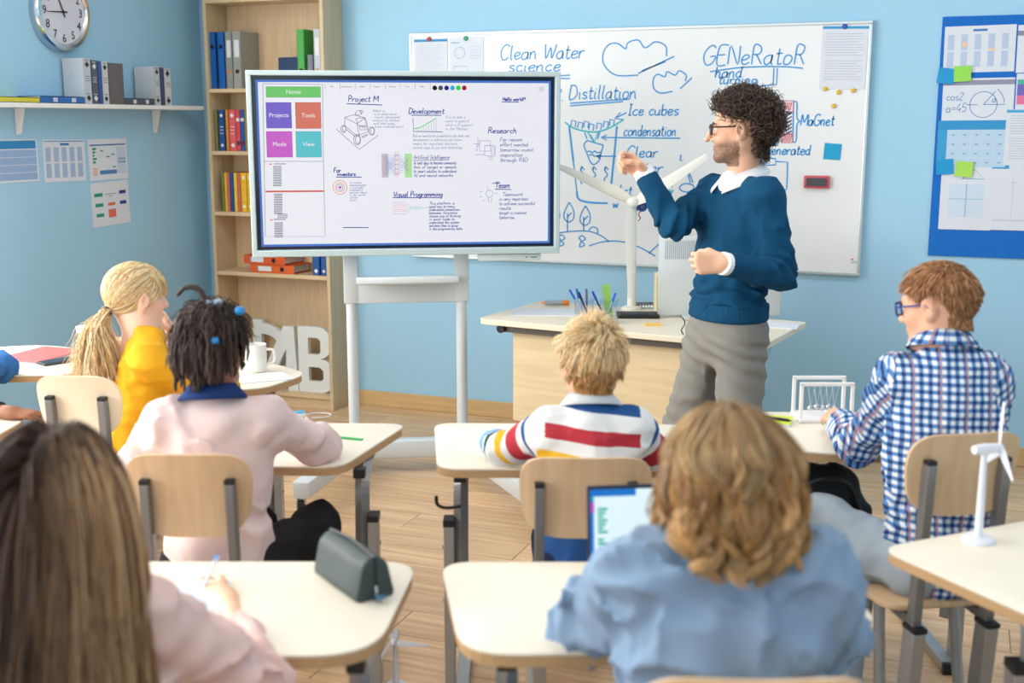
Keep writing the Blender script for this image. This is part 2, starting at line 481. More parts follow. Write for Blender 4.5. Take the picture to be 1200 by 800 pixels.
for j in range(ny):
    y = WALL_Y - PW / 2 - j * PW
    if y < 0.6: break
    off = (j * 0.47) % 1.0 * PL
    x0 = -4.25 + 0.02
    # only the stretch of floor the photograph can see at this distance
    xa = max(WALL_X, -0.95 * y - 0.3); xb = min(WALL_R, 0.12 * y + 1.0)
    i0 = int(math.floor((xa - off) / PL))
    x = i0 * PL + off
    while x < xb:
        a, b2 = x, x + PL
        if b2 > WALL_X + 0.01 and a < WALL_R:
            o = pl0 if first else pl0.copy()
            if not first: COL.objects.link(o); o.parent = fl
            first = False
            ca, cb = max(a, WALL_X), min(b2, WALL_R)
            o.location = ((ca + cb) / 2, y, -0.006); o.scale = ((cb - ca) / PL, 1, 1)
        x += PL
# the laminate beyond the single planks
def floor_rest():
    m = bpy.data.materials.new('laminate_far'); m.use_nodes = True
    nt = m.node_tree; b = nt.nodes['Principled BSDF']; b.inputs['Roughness'].default_value = 0.4
    br = nt.nodes.new('ShaderNodeTexBrick'); tc = nt.nodes.new('ShaderNodeTexCoord')
    br.inputs['Scale'].default_value = 1.0; br.inputs['Brick Width'].default_value = PL; br.inputs['Row Height'].default_value = PW
    br.inputs['Mortar Size'].default_value = 0.002
    br.inputs['Color1'].default_value = lin((205, 162, 116)); br.inputs['Color2'].default_value = lin((186, 142, 98)); br.inputs['Mortar'].default_value = lin((130, 96, 64))
    nt.links.new(tc.outputs['Object'], br.inputs['Vector']); nt.links.new(br.outputs[0], b.inputs['Base Color'])
    return m
bpy.data.objects['floor'].data.materials[0] = floor_rest()

# walls
front = struct(MB().box(((WALL_X + WALL_R) / 2, WALL_Y + T / 2, CEIL / 2), (WALL_R - WALL_X + 2 * T, T, CEIL)).build('wall_front', M_WALL))
struct(MB().box((WALL_R + T / 2, (WALL_Y + WALL_B) / 2, CEIL / 2), (T, WALL_Y - WALL_B, CEIL)).build('wall_right', M_WALL))
def wall_with_openings(name, along, fixed, lo, hi, ops, z0, z1):
    """pieces of a wall around its window openings, one mesh"""
    m = MB(); cuts = [lo]
    for (a, b) in ops: cuts += [a, b]
    cuts.append(hi)
    def seg(a, b, za, zb):
        if along == 'y': m.box((fixed, (a + b) / 2, (za + zb) / 2), (T, b - a, zb - za))
        else: m.box(((a + b) / 2, fixed, (za + zb) / 2), (b - a, T, zb - za))
    for i in range(0, len(cuts), 2): seg(cuts[i], cuts[i + 1], 0, CEIL)
    for (a, b) in ops: seg(a, b, 0, z0); seg(a, b, z1, CEIL)
    return struct(m.build(name, M_WALL))
wall_with_openings('wall_left', 'y', WALL_X - T / 2, WALL_B, WALL_Y, WIN_L, 0.92, 2.52)
wall_with_openings('wall_back', 'x', WALL_B - T / 2, WALL_X - T, WALL_R + T, [(-2.3, 1.1)], 1.0, 2.5)
struct(MB().box(((WALL_X + WALL_R) / 2, (WALL_Y + WALL_B) / 2, CEIL + 0.05), (WALL_R - WALL_X + 2 * T, WALL_Y - WALL_B + 2 * T, 0.1)).build('ceiling', M_CEIL))
def window(name, along, fixed, a, b, z0, z1):
    m = MB(); c = (a + b) / 2; w = b - a
    def bx(s, z, ls, lz):
        if along == 'y': m.box((fixed, s, z), (0.06, ls, lz), r=0.004)
        else: m.box((s, fixed, z), (ls, 0.06, lz), r=0.004)
    bx(c, z0 + 0.03, w, 0.06); bx(c, z1 - 0.03, w, 0.06)
    bx(a + 0.03, (z0 + z1) / 2, 0.06, z1 - z0); bx(b - 0.03, (z0 + z1) / 2, 0.06, z1 - z0); bx(c, (z0 + z1) / 2, 0.05, z1 - z0)
    return struct(m.build(name, M_WHITE))
for k, (a, b) in enumerate(WIN_L): window('window_%d' % (k + 1), 'y', WALL_X - 0.11, a, b, 0.92, 2.52)
window('window_4', 'x', WALL_B - 0.11, -2.3, 1.1, 1.0, 2.5)
# baseboards
struct(MB().box(((-3.385 + WALL_R) / 2, WALL_Y - 0.009, 0.045), (WALL_R + 3.385, 0.018, 0.09), r=0.004).build('baseboard_front', M_BASEB))
struct(MB().box((WALL_X + 0.009, (WALL_B + WALL_Y) / 2, 0.045), (0.018, WALL_Y - WALL_B, 0.09), r=0.004).build('baseboard_left', M_BASEB))
struct(MB().box((WALL_R - 0.009, (WALL_B + WALL_Y) / 2, 0.045), (0.018, WALL_Y - WALL_B - 0.04, 0.09), r=0.004).build('baseboard_right', M_BASEB))
# fixtures and glowing diffusers of the added ceiling fill lamps
M_GLOW = mat('fill_lamp_diffuser', (255, 252, 245), rough=0.6, emit=2.0)
names = ['above the near left desks', 'above the camera aisle', 'above the near right desks', 'above the bookcase side', 'above the standing teacher', 'above the far right desks']
for (x, y), nm in zip(FILL_LAMPS, names):
    t = wthing('ceiling_fill_lamp', 'added long white ceiling fill lamp ' + nm, 'lamp', (x, y, CEIL), 0, 'added ceiling fill lamps')
    m = MB()
    m.box((0, 0.15, -0.03), (1.24, 0.02, 0.06)); m.box((0, -0.15, -0.03), (1.24, 0.02, 0.06))
    m.box((0.61, 0, -0.03), (0.02, 0.3, 0.06)); m.box((-0.61, 0, -0.03), (0.02, 0.3, 0.06)); m.box((0, 0, -0.005), (1.2, 0.28, 0.01))
    m.build('frame', M_WHITE, t)
    MB().box((0, 0, -0.045), (1.2, 0.28, 0.01)).build('diffuser', M_GLOW, t)

# ------------------------------------------------------------------ wooden bookcase in the corner
def wood(name, c, c2, sc=(10, 10, 0.9), rough=0.5):
    return mat(name, c, rough=rough, rgb2=c2, vscale=5, stretch=sc)
M_BEECH = wood('beech_panel', (222, 194, 156), (212, 182, 144))
M_BEECHS = wood('beech_side', (216, 194, 158), (200, 178, 142), (14, 14, 0.7))
M_BEECHH = wood('beech_shelf', (226, 200, 162), (212, 184, 144), (1.0, 12, 12))
BX0, BX1, BYF, BYB = -4.165, -3.385, 5.93, WALL_Y - 0.004
BT = 0.022
bc = wthing('bookcase', 'tall beech bookcase in the corner behind the display', 'bookcase', ((BX0 + BX1) / 2, (BYF + BYB) / 2, 0))
hw = (BX1 - BX0) / 2; hd = (BYB - BYF) / 2; BH = 2.75
for s in (-1, 1): MB().box((s * (hw - BT / 2), 0, BH / 2), (BT, 2 * hd, BH), r=0.0015, seg=1).build('side_panel', M_BEECHS, bc)
MB().box((0, hd - 0.006, BH / 2), (2 * hw - 2 * BT - 0.002, 0.01, BH - 0.02)).build('back_panel', M_BEECH, bc)
SHELVES = [0.085, 0.785, 1.135, 1.485, 1.838, 2.335]
for z in SHELVES: MB().box((0, -0.006, z - BT / 2), (2 * hw - 2 * BT - 0.002, 2 * hd - 0.014, BT), r=0.001, seg=1).build('shelf', M_BEECHH, bc)
MB().box((0, -hd + 0.03, 0.03), (2 * hw - 2 * BT - 0.002, 0.016, 0.06)).build('plinth', M_BEECHH, bc)
MB().box((0, 0, BH - BT / 2 + 0.001), (2 * hw - 2 * BT - 0.002, 2 * hd - 0.01, BT)).build('top_panel', M_BEECHH, bc)

# ---- books and binders
M_PAGES = mat('book_pages', (232, 226, 210), rough=0.8, vary=0.12, vscale=4, stretch=(300, 1, 1))
def cov(rgb, name=None): return mat(name or 'cover_%02x%02x%02x' % tuple(rgb), rgb, rough=0.45, vary=0.05, vscale=20)
def book(label, base, rz, w, d, h, rgb, marks=(), group=None, name='book', cat='book', flat=False):
    """upright book: local x = thickness, y = depth (spine at -y), z = height"""
    t = wthing(name, label, cat, base, rz, group)
    m = MB(); c = 0.003
    m.box((-w / 2 + c / 2, 0, h / 2), (c, d, h)); m.box((w / 2 - c / 2, 0, h / 2), (c, d, h)); m.box((0, -d / 2 + c / 2, h / 2), (w, c, h), r=0.0015, seg=1)
    m.build('cover', cov(rgb), t)
    MB().box((0, 0.002, h / 2), (w - 2 * c, d - 0.008, h - 0.008)).build('pages', M_PAGES, t)
    for (z0, z1, rgbm, fr) in marks:
        rects('spine_label', [(-w / 2 * fr, h * z0, w / 2 * fr, h * z1)], cov(rgbm), t, y=-d / 2 - 0.0008)
    return t
def diamond(t, w, d, h, z, rgb):
    s = w * 0.3
    np_mesh('spine_mark', [(0, -d / 2 - 0.0012, h * z - s), (s, -d / 2 - 0.0012, h * z), (0, -d / 2 - 0.0012, h * z + s), (-s, -d / 2 - 0.0012, h * z)], [(0, 1, 2, 3)], cov(rgb), t, smooth=False)
def binder(label, base, rz, w, d, h, rgb, lab=True, group=None, ring=(20, 20, 22), rh=0.30):
    t = wthing('ring_binder', label, 'binder', base, rz, group)
    m = MB(); c = 0.003
    m.box((-w / 2 + c / 2, 0, h / 2), (c, d, h)); m.box((w / 2 - c / 2, 0, h / 2), (c, d, h)); m.box((0, -d / 2 + c / 2, h / 2), (w, c, h), r=0.0015, seg=1)
    m.build('cover', cov(rgb), t)
    MB().box((0, 0.004, h / 2), (w * 0.6, d - 0.03, h - 0.03)).build('papers', M_PAGES, t)
    MB().lathe([(0.012, 0), (0.012, 0.002), (0.008, 0.002)], (0, -d / 2 - 0.0005, h * rh), 14, 'Y', Matrix.Rotation(PI, 3, 'Z')).build('finger_ring', cov(ring), t)
    if lab: rects('spine_label', [(-w * 0.3, h * 0.55, w * 0.3, h * 0.85)], cov((226, 228, 230)), t, y=-d / 2 - 0.001)
    return t
BY = BYF + 0.02      # spines stand a little behind the shelf edge
def shx(u, v=200): return on_plane(u, v, (0, BYF, 0), 0)[0]
g1 = 'binders and books in the bookcase'
z = SHELVES[4]
binder('bright blue binder at the left end of the upper shelf', (shx(252), BY + 0.1, z), 0, 0.045, 0.19, 0.318, (18, 92, 168), lab=False, group=g1, rh=.74)
binder('bright blue binder second from the left on the upper shelf', (shx(262), BY + 0.1, z), 0, 0.045, 0.19, 0.318, (24, 98, 176), lab=False, group=g1, rh=.74)
binder('slim grey binder with orange ring beside blue binders', (shx(271), BY + 0.1, z), 0, 0.045, 0.19, 0.318, (150, 152, 146), group=g1, ring=(196, 140, 84))
binder('wide grey binder with black ring beside slim grey binder', (shx(281), BY + 0.1, z), 0, 0.055, 0.205, 0.318, (158, 158, 150), group=g1)
binder('glossy green binder on the upper bookcase shelf', (shx(354), BY + 0.1, z), 0, 0.045, 0.19, 0.318, (72, 168, 74), lab=False, group=g1)
book('short grey box file between green and white binders', (shx(364), BY + 0.1, z), 0, 0.035, 0.18, 0.18, (120, 126, 138), group=g1)
binder('whitish grey binder with orange ring at right shelf end', (shx(373), BY + 0.1, z), 0, 0.042, 0.19, 0.318, (196, 202, 206), group=g1, ring=(206, 150, 96))
MB().box((shx(338), BY + 0.1, z + 0.085), (0.14, 0.16, 0.17), r=0.008).build('file_box', cov((22, 52, 92)))
tag(bpy.data.objects['file_box'], 'dark navy file box lying left of green binder', 'box')
# second shelf : textbooks
z = SHELVES[3]
rowA = [(252, .02, (122, 128, 78), 'olive textbook at left end of bookcase row'), (258.5, .038, (34, 82, 146), 'blue textbook with white diamonds on its spine'), (264.8, .018, (226, 150, 52), 'thin orange textbook between blue and coral books'),
        (271, .046, (228, 96, 98), 'thick coral textbook with white diamonds on its spine'), (277.6, .028, (214, 78, 92), 'coral red textbook right of thick coral one'), (282.8, .026, (30, 90, 160), 'narrow blue textbook among coral ones'),
        (287, .02, (150, 140, 84), 'thin khaki textbook near display edge'), (291.5, .035, (224, 92, 104), 'coral textbook half hidden by the display frame')]
for (u, w, rgb, lb) in rowA:
    h = 0.235; t = book(lb, (shx(u), BY + 0.1, z), 0, w, 0.18, h, rgb, group=g1)
    if w > 0.03:
        diamond(t, w, 0.18, h, 0.86, (240, 240, 240)); diamond(t, w, 0.18, h, 0.14, (240, 240, 240))
        rects('spine_label', [(-w * .3, h * .42, w * .3, h * .435), (-w * .3, h * .5, w * .3, h * .515), (-w * .3, h * .58, w * .3, h * .595)], cov((235, 235, 235)), t, y=-0.0908)
    elif w > 0.02:
        rects('spine_label', [(-w * .4, h * .72, w * .4, h * .80)], cov((230, 225, 225)), t, y=-0.0908); rects('spine_label', [(-w * .4, h * .14, w * .4, h * .24)], cov((90, 40, 60)), t, y=-0.0908)
# third shelf
z = SHELVES[2]
rowB = [(257, .016, (130, 138, 60), 'thin olive book at left end of lower book row'), (260.4, .018, (240, 196, 60), 'thin yellow book between olive and pink'), (263.4, .018, (226, 110, 96), 'thin salmon book on lower row'), (267.4, .022, (28, 84, 156), 'blue book on the yellow book row'),
        (271.8, .022, (242, 204, 70), 'pale yellow book right of blue one'), (276, .02, (222, 106, 92), 'coral book left of thick yellow book'), (281.5, .04, (240, 190, 40), 'thick yellow book with white diamonds, left of the pair'), (289, .042, (242, 194, 44), 'thick yellow book with white diamonds, right of the pair')]
for (u, w, rgb, lb) in rowB:
    h = 0.225; t = book(lb, (shx(u), BY + 0.1, z), 0, w, 0.18, h, rgb, group=g1)
    if w > 0.03:
        diamond(t, w, 0.18, h, 0.88, (250, 246, 230)); diamond(t, w, 0.18, h, 0.14, (250, 246, 230))
        rects('spine_label', [(-w * .5, h * k, w * .5, h * k + 0.002) for k in (.25, .42, .6, .76)], cov((220, 130, 30)), t, y=-0.0908)
# fourth shelf: two orange binders lying, blue boxes
z = SHELVES[1]
def lying_binder(label, xc, z0, rgb, rz):
    t = wthing('ring_binder', label, 'binder', (xc, BYF + 0.115, z0), rz, g1)
    L_, W_, H_ = 0.30, 0.19, 0.05
    m = MB(); m.box((0, 0, 0.0015), (L_, W_, 0.003)); m.box((0, 0, H_ - 0.0015), (L_, W_, 0.003)); m.box((0, -W_ / 2 + 0.0015, H_ / 2), (L_, 0.003, H_), r=0.0012, seg=1)
    m.build('cover', cov(rgb), t)
    MB().box((0.0, 0.008, H_ / 2), (L_ - 0.03, W_ - 0.03, H_ * 0.7)).build('papers', M_PAGES, t)
    rects('spine_label', [(-0.10, 0.011, -0.005, 0.039)], cov((226, 232, 236)), t, y=-W_ / 2 - 0.001)
    rects('label_stripe', [(-0.10, 0.011, -0.094, 0.039)], cov((90, 150, 190)), t, y=-W_ / 2 - 0.0014)
    MB().lathe([(0.0135, 0), (0.0135, 0.002), (0.009, 0.002)], (0.068, -W_ / 2 - 0.0005, H_ / 2), 14, 'Y', Matrix.Rotation(PI, 3, 'Z')).build('finger_ring', cov((24, 22, 22)), t)
    return t
xo = shx(317, 312)
lying_binder('orange binder lying flat, lower of the two on the shelf', xo, z, (226, 100, 42), -0.03)
lying_binder('orange binder lying flat, upper of the two on the shelf', xo - 0.045, z + 0.05, (220, 92, 38), -0.10)
for k, (u, w) in enumerate([(367, .045), (376, .036), (382, .03)]):
    t = book(['blue box file nearest the orange binders', 'blue box file between two others beside orange binders', 'blue box file at the right shelf end'][k], (shx(u, 305), BY + 0.1, z), 0, w, 0.18, 0.25, (26, 84, 158), group=g1)
    diamond(t, w, 0.18, 0.25, 0.10, (235, 240, 245))

# big white letters D A B in the bottom of the bookcase
M_LET = mat('white_letter_board', (232, 236, 234), rough=0.55)
def letter(name, label, loc, rz, polys, depth, rx=0.0):
    """polys: outer outline and holes, filled and extruded"""
    b2 = bmesh.new(); es = []
    for poly in polys:
        vs = [b2.verts.new((x, 0, z)) for x, z in poly]
        for i in range(len(vs)): es.append(b2.edges.new((vs[i], vs[(i + 1) % len(vs)])))
    bmesh.ops.triangle_fill(b2, edges=es, use_beauty=True)
    r = bmesh.ops.extrude_face_region(b2, geom=list(b2.faces))
    for g in r['geom']:
        if isinstance(g, bmesh.types.BMVert): g.co.y -= depth
    bmesh.ops.recalc_face_normals(b2, faces=b2.faces)
    me = bpy.data.meshes.new(name); b2.to_mesh(me); b2.free(); me.materials.append(M_LET)
    o = link(bpy.data.objects.new(name, me)); o.location = loc; o.rotation_euler = (rx, 0, rz)
    return tag(o, label, 'letter', 'big white letters in the bookcase')
z = SHELVES[0]
def arc(cx, cz, rx_, rz_, a0, a1, n=12): return [(cx + rx_ * math.cos(a0 + (a1 - a0) * k / n), cz + rz_ * math.sin(a0 + (a1 - a0) * k / n)) for k in range(n + 1)]
lb = on_plane(293, 460, (0, BYF + 0.06, 0), 0)[0]
D_o = [(0.0, 0.0)] + arc(0.07, 0.19, 0.19, 0.19, -PI / 2, PI / 2) + [(0.065, 0.40), (0.0, 0.40)]
D_h = arc(0.08, 0.19, 0.12, 0.125, -PI / 2, PI / 2)
D_h = [(0.06, 0.065)] + D_h + [(0.06, 0.315)]
letter('letter_d', 'white letter D standing behind the leaning A', (lb - 0.01, BYF + 0.16, z), 0, [D_o, D_h], 0.03)
A_o = [(0.0, 0.0), (0.08, 0.0), (0.135, 0.085), (0.215, 0.085), (0.225, 0.0), (0.29, 0.0), (0.27, 0.385), (0.20, 0.385)]
A_h = [(0.155, 0.14), (0.212, 0.14), (0.216, 0.25)]
la = on_plane(292, 460, (0, BYF + 0.06, 0), 0)[0]
letter('letter_a', 'white letter A with slanting left leg', (la + 0.052, BYF + 0.09, z), 0, [A_o, A_h], 0.03)
B_o = [(0, 0), (0.15, 0)] + arc(0.155, 0.1, 0.09, 0.10, -PI / 2, PI / 2, 8) + arc(0.14, 0.295, 0.085, 0.095, -PI / 2, PI / 2, 8) + [(0.0, 0.39)]
B_1 = [(0.068, 0.065), (0.14, 0.065), (0.165, 0.08), (0.165, 0.13), (0.14, 0.15), (0.068, 0.15)]
B_2 = [(0.068, 0.225), (0.13, 0.225), (0.15, 0.24), (0.15, 0.31), (0.13, 0.325), (0.068, 0.325)]
lbb = on_plane(350, 460, (0, BYF + 0.06, 0), 0)[0]
letter('letter_b', 'white letter B beside the right bookcase panel', (lbb, BYF + 0.10, z), 0, [B_o, B_1, B_2], 0.03)

# ------------------------------------------------------------------ left wall: shelf, books, clock, sheets
RZL = PI / 2
def lw(u, v, out=0.0): return on_plane(u, v, (WALL_X + out, 0, 0), RZL)
sz = lw(120, 122, 0.15)[1]
sh = wthing('wall_shelf', 'long white wall shelf under the clock', 'shelf', (WALL_X, 4.72, sz), RZL)
MB().box((0.01, -0.075, -0.011), (2.42, 0.15, 0.022), r=0.002).build('board', M_WHITE, sh)
for u in (24, 184):
    x = lw(u, 130, 0.03)[0] - 4.72
    m = MB(); m.prism([(-0.045, -0.024), (-0.045, -0.034), (-0.014, -0.15), (-0.003, -0.15), (-0.003, -0.024)], 0, 1, 'XZ')
    for v in m.bm.verts: v.co = Vector((x - 0.012 + v.co.y * 0.024, v.co.x, v.co.z))
    m.build('bracket', M_WHITE, sh)
WB = 0.10
def sbook(label, u0, u1, h, d, rgb, dark=(40, 44, 52), marks=True):
    d = 0.13; xa, xb = lw(u0, 118, 0.145)[0], lw(u1, 118, 0.145)[0]
    t = book(label, (WALL_X + 0.145 - d / 2, (xa + xb) / 2, sz), RZL, xb - xa - 0.001, d, h, rgb, group='books on the wall shelf')
    w = xb - xa
    if marks:
        diamond(t, w, d, h, 0.86, dark); diamond(t, w, d, h, 0.13, dark)
        rects('spine_label', [(-w * .28, h * k, w * .28, h * (k + .012)) for k in (.5, .55, .6, .95, .22)], cov(dark), t, y=-d / 2 - 0.0008)
    return t
H1 = 0.225
sbook('white spined book at the left of the first shelf stack', 100, 108.5, H1, 0.17, (196, 202, 208))
sbook('dark grey book with white marks right of white spine', 108.7, 116.5, H1 - .008, 0.17, (86, 90, 104), dark=(225, 225, 230))
sbook('thin blue book between grey and white spines', 116.7, 121, H1 - .01, 0.17, (48, 88, 160), marks=False)
sbook('white spined book next to thin blue book', 121.2, 128.5, H1 - .01, 0.17, (204, 206, 210))
sbook('brownish grey book ending the first shelf stack', 128.7, 146, H1 - .015, 0.17, (104, 98, 100), marks=False)
sbook('white spined book left in the second shelf stack', 182, 188.5, H1 - .018, 0.17, (200, 206, 212))
sbook('thin dark blue book between two white spines', 188.7, 193.5, H1 - .022, 0.17, (64, 74, 120), marks=False)
sbook('white spined book at the right end of wall shelf', 193.7, 201.5, H1 - .024, 0.17, (210, 214, 216))
def flat_book(label, u0, u1, th, rgb, dark=None):
    xa, xb = lw(u0, 118, 0.145)[0], lw(u1, 118, 0.145)[0]
    t = wthing('book', label, 'book', (WALL_X + 0.075, (xa + xb) / 2, sz), RZL, 'books on the wall shelf')
    L_ = xb - xa
    m = MB(); m.box((0, 0, 0.0015), (L_, 0.14, 0.003)); m.box((0, 0, th - 0.0015), (L_, 0.14, 0.003)); m.box((0, -0.0685, th / 2), (L_, 0.003, th))
    m.build('cover', cov(rgb), t); MB().box((0, 0.002, th / 2), (L_ - 0.006, 0.13, th - 0.006)).build('pages', M_PAGES, t)
    if dark: rects('spine_label', [(-L_ * .22, th * .2, -L_ * .12, th * .8), (L_ * .2, th * .2, L_ * .3, th * .8)], cov(dark), t, y=-0.0708)
flat_book('yellow book lying flat at left end of wall shelf', -10, 46, 0.026, (206, 198, 62))
flat_book('blue book lying flat left of first shelf stack', 47.5, 99, 0.034, (44, 104, 176), (200, 205, 215))
flat_book('dark grey book lying flat between the shelf stacks', 146.5, 181, 0.034, (78, 84, 98), (220, 222, 226))
# clock
cx_, cz_ = lw(75, 14, 0.045)
ck = wthing('wall_clock', 'round chrome wall clock with white dial', 'clock', (WALL_X, cx_, cz_), RZL)
CR = 0.195
MB().lathe([(CR, 0.0), (CR, 0.03), (CR - 0.012, 0.05), (CR - 0.03, 0.052), (CR - 0.036, 0.038), (CR - 0.05, 0.03)], (0, 0, 0), 56, 'Y', Matrix.Rotation(PI, 3, 'Z')).build('rim', M_CHROME, ck, smooth=True)
disc_mesh('dial', 0, 0, CR - 0.034, mat('clock_dial', (214, 214, 224), rough=0.5), ck, -0.036, 48)
M_INK = mat('black_ink', (38, 36, 40), rough=0.6)
for hnum in range(1, 13):
    a = PI / 2 - hnum * PI / 6
    font_text('numeral', str(hnum), math.cos(a) * 0.128, math.sin(a) * 0.128, 0.058, M_INK, ck, -0.038)
def hand_(a, l0, l1, w, nm):
    c, s = math.cos(a), math.sin(a)
    np_mesh(nm, [(-c * l0 - s * w, -0.041, -s * l0 + c * w), (-c * l0 + s * w, -0.041, -s * l0 - c * w), (c * l1 + s * w * .4, -0.041, s * l1 - c * w * .4), (c * l1 - s * w * .4, -0.041, s * l1 + c * w * .4)], [(0, 1, 2, 3)], M_INK, ck, smooth=False)
hand_(PI + 0.05, 0.03, 0.118, 0.004, 'minute_hand'); hand_(math.radians(112), 0.025, 0.085, 0.005, 'hour_hand')
hand_(math.radians(118), 0.035, 0.12, 0.0015, 'second_hand')
disc_mesh('hub', 0, 0, 0.009, M_INK, ck, -0.042, 14)

# printed sheets -------------------------------------------------------------
def ink(rgb): return mat('print_%02x%02x%02x' % tuple(rgb), rgb, rough=0.8, spec=0.15)
def sheet(label, org, rz, c, w, h, rot=0.0, name='paper_sheet', cat='paper', group=None, rgb=None):
    """thin sheet on a wall: local frame x right, z up, centre c=(x,z) on plane at org"""
    n = np.array([math.sin(rz), -math.cos(rz), 0]); x = np.array([math.cos(rz), math.sin(rz), 0])
    p = np.array(org, float) + x * c[0] + np.array([0, 0, c[1]]) + n * 0.0015
    o = MB().box((0, 0, 0), (w, 0.0012, h)).build(name, M_PAPER if rgb is None else cov(rgb))
    o.location = p; o.rotation_mode = 'XYZ'
    o.matrix_world = Matrix.Translation(p) @ Matrix.Rotation(rz, 4, 'Z') @ Matrix.Rotation(rot, 4, 'Y')
    return tag(o, label, cat, group)
YS = -0.0012
def quadsize(fn, tl, br):
    a = fn(*tl); b = fn(*br)
    return ((a[0] + b[0]) / 2, (a[1] + b[1]) / 2), abs(b[0] - a[0]), abs(a[1] - b[1])
OL = (WALL_X, 0, 0)
gp = 'printed sheets on the left wall'
c, w, h = quadsize(lw, (-22, 164), (46, 212))
s1 = sheet('sheet with blue header table at the left photo edge', OL, RZL, c, w, h, 0.0, group=gp)
rects('printed_table', [(-w * .49, h * .28, w * .47, h * .47)], ink((60, 140, 196)), s1, YS)
rects('printed_rows', [(-w * .49, -h * .45 + k * h * .18, w * .47, -h * .45 + k * h * .18 + h * .165) for k in range(4)], ink((150, 178, 216)), s1, YS)
c, w, h = quadsize(lw, (49, 164), (101, 211))
s2 = sheet('white sheet with pale blue number columns on left wall', OL, RZL, c, w, h, 0.01, group=gp)
rects('printed_columns', [(-w * .45 + k * w * .19, z0, -w * .45 + k * w * .19 + w * .12, z0 + h * .34) for k in range(5) for z0 in (-h * .4, -h * .02)], ink((166, 186, 216)), s2, YS)
rects('printed_heading', [(-w * .1, h * .36, w * .12, h * .42), (-w * .48, h * .45, w * .48, h * .47)], ink((80, 130, 190)), s2, YS)
c, w, h = quadsize(lw, (102, 163), (150, 209))
s3 = sheet('white sheet with green text block and coloured chart', OL, RZL, c, w, h, -0.01, group=gp)
rects('printed_bar', [(-w * .46, h * .34, w * .47, h * .37)], ink((40, 100, 170)), s3, YS)
rects('printed_text_green', [(-w * .40 + (k % 2) * .0, h * .24 - k * h * .08, -w * .30 - (k % 3) * .008, h * .24 - k * h * .08 + h * .05) for k in range(5)], ink((52, 150, 104)), s3, YS)
rects('printed_text_orange', [(-w * .40, -h * .38 + k * h * .05, -w * .30, -h * .38 + k * h * .05 + h * .03) for k in range(4)], ink((236, 170, 120)), s3, YS)
rects('printed_boxes', [(w * .22, -h * .36, w * .46, h * .3)], ink((196, 212, 232)), s3, YS)
rects('printed_icons', [(w * .26 + k * w * .05, z0, w * .29 + k * w * .05, z0 + h * .05) for k in range(4) for z0 in (-.02 * h, -.1 * h)] + [(-w * .24, -h * .36, w * .2, -h * .26)], ink((92, 132, 186)), s3, YS - .0003)
rects('printed_tags', [(-w * .2, h * .2, -w * .13, h * .23), (-w * .05, h * .05, w * .04, h * .08), (w * .08, h * .1, w * .16, h * .13), (w * .1, -h * .2, w * .18, -h * .17)], ink((60, 150, 110)), s3, YS)
c, w, h = quadsize(lw, (105.5, 214), (152.5, 261))
s4 = sheet('white flow chart sheet hanging below the other sheets', OL, RZL, c, w, h, -0.03, group=gp)
rects('printed_boxes_green', [(-w * .42, h * .18, -w * .2, h * .26), (-w * .41, -h * .05, -w * .2, h * .03), (-w * .40, -h * .28, -w * .2, -h * .20)], ink((56, 150, 124)), s4, YS)
rects('printed_boxes_orange', [(-w * .08, -h * .05, w * .12, h * .02), (-w * .08, -h * .32, w * .12, -h * .13)], ink((222, 118, 96)), s4, YS)
rects('printed_boxes_blue', [(w * .24, h * .19, w * .42, h * .27), (w * .24, -h * .05, w * .42, h * .03)], ink((50, 74, 142)), s4, YS)
rects('printed_heading', [(-w * .14, h * .21, w * .16, h * .225), (-w * .05, h * .16, w * .06, h * .175)], ink((120, 124, 136)), s4, YS)
# ------------------------------------------------------------------ whiteboard on the front wall
OF = (0, WALL_Y, 0)
def fw(u, v): return on_plane(u, v, OF, 0)
wb0 = fw(482, 40); wb1 = fw(1008, 323)
WBX0, WBX1, WBZ0, WBZ1 = wb0[0], -0.50, 0.897, 2.129
wbc = ((WBX0 + WBX1) / 2, (WBZ0 + WBZ1) / 2); wbw = WBX1 - WBX0; wbh = WBZ1 - WBZ0
wb = wthing('whiteboard', 'large whiteboard with blue marker drawings behind the teacher', 'whiteboard', (wbc[0], WALL_Y, wbc[1]), 0)
MB().box((0, -0.014, 0), (wbw - 0.01, 0.024, wbh - 0.01)).build('writing_surface', mat('whiteboard_enamel', (236, 238, 240), rough=0.22, spec=0.5), wb)
m = MB(); fr = 0.016
m.box((0, -0.016, wbh / 2 - fr / 2), (wbw, 0.03, fr), r=0.003); m.box((0, -0.016, -wbh / 2 + fr / 2), (wbw, 0.03, fr), r=0.003)
m.box((-wbw / 2 + fr / 2, -0.016, 0), (fr, 0.03, wbh - 2 * fr), r=0.003); m.box((wbw / 2 - fr / 2, -0.016, 0), (fr, 0.03, wbh - 2 * fr), r=0.003)
m.build('frame', mat('aluminium', (206, 216, 220), rough=0.35, metal=0.6), wb)
YB = -0.0272
def wbp(u, v):
    """photo point -> board frame"""
    x, z = on_plane(u, v, (0, WALL_Y - 0.027, 0), 0)
    return x - wbc[0], z - wbc[1]
def line(*pts): return [wbp(u, v) for u, v in pts]
def curve(*pts, n=6): return [tuple(p) for p in smooth_path([wbp(u, v) for u, v in pts], n)]
def wtxt(s, u, v, hpx, wide_px=None, slant=0.15, rise=0.0):
    x, z = wbp(u, v); h = wbp(u, v - hpx)[1] - z
    wide = 1.0
    if wide_px:
        wide = (wbp(u + wide_px, v)[0] - x) / text_width(s, h)
    return Word(write(s, x, z, h, slant, wide, 0.22, rise))
class Groups:
    def __init__(s): s.groups = []
    def __iadd__(s, g):
        s.groups.append(('handwritten_word' if getattr(g, 'word', False) else 'marker_sketch', g)); return s
class Word(list): word = True
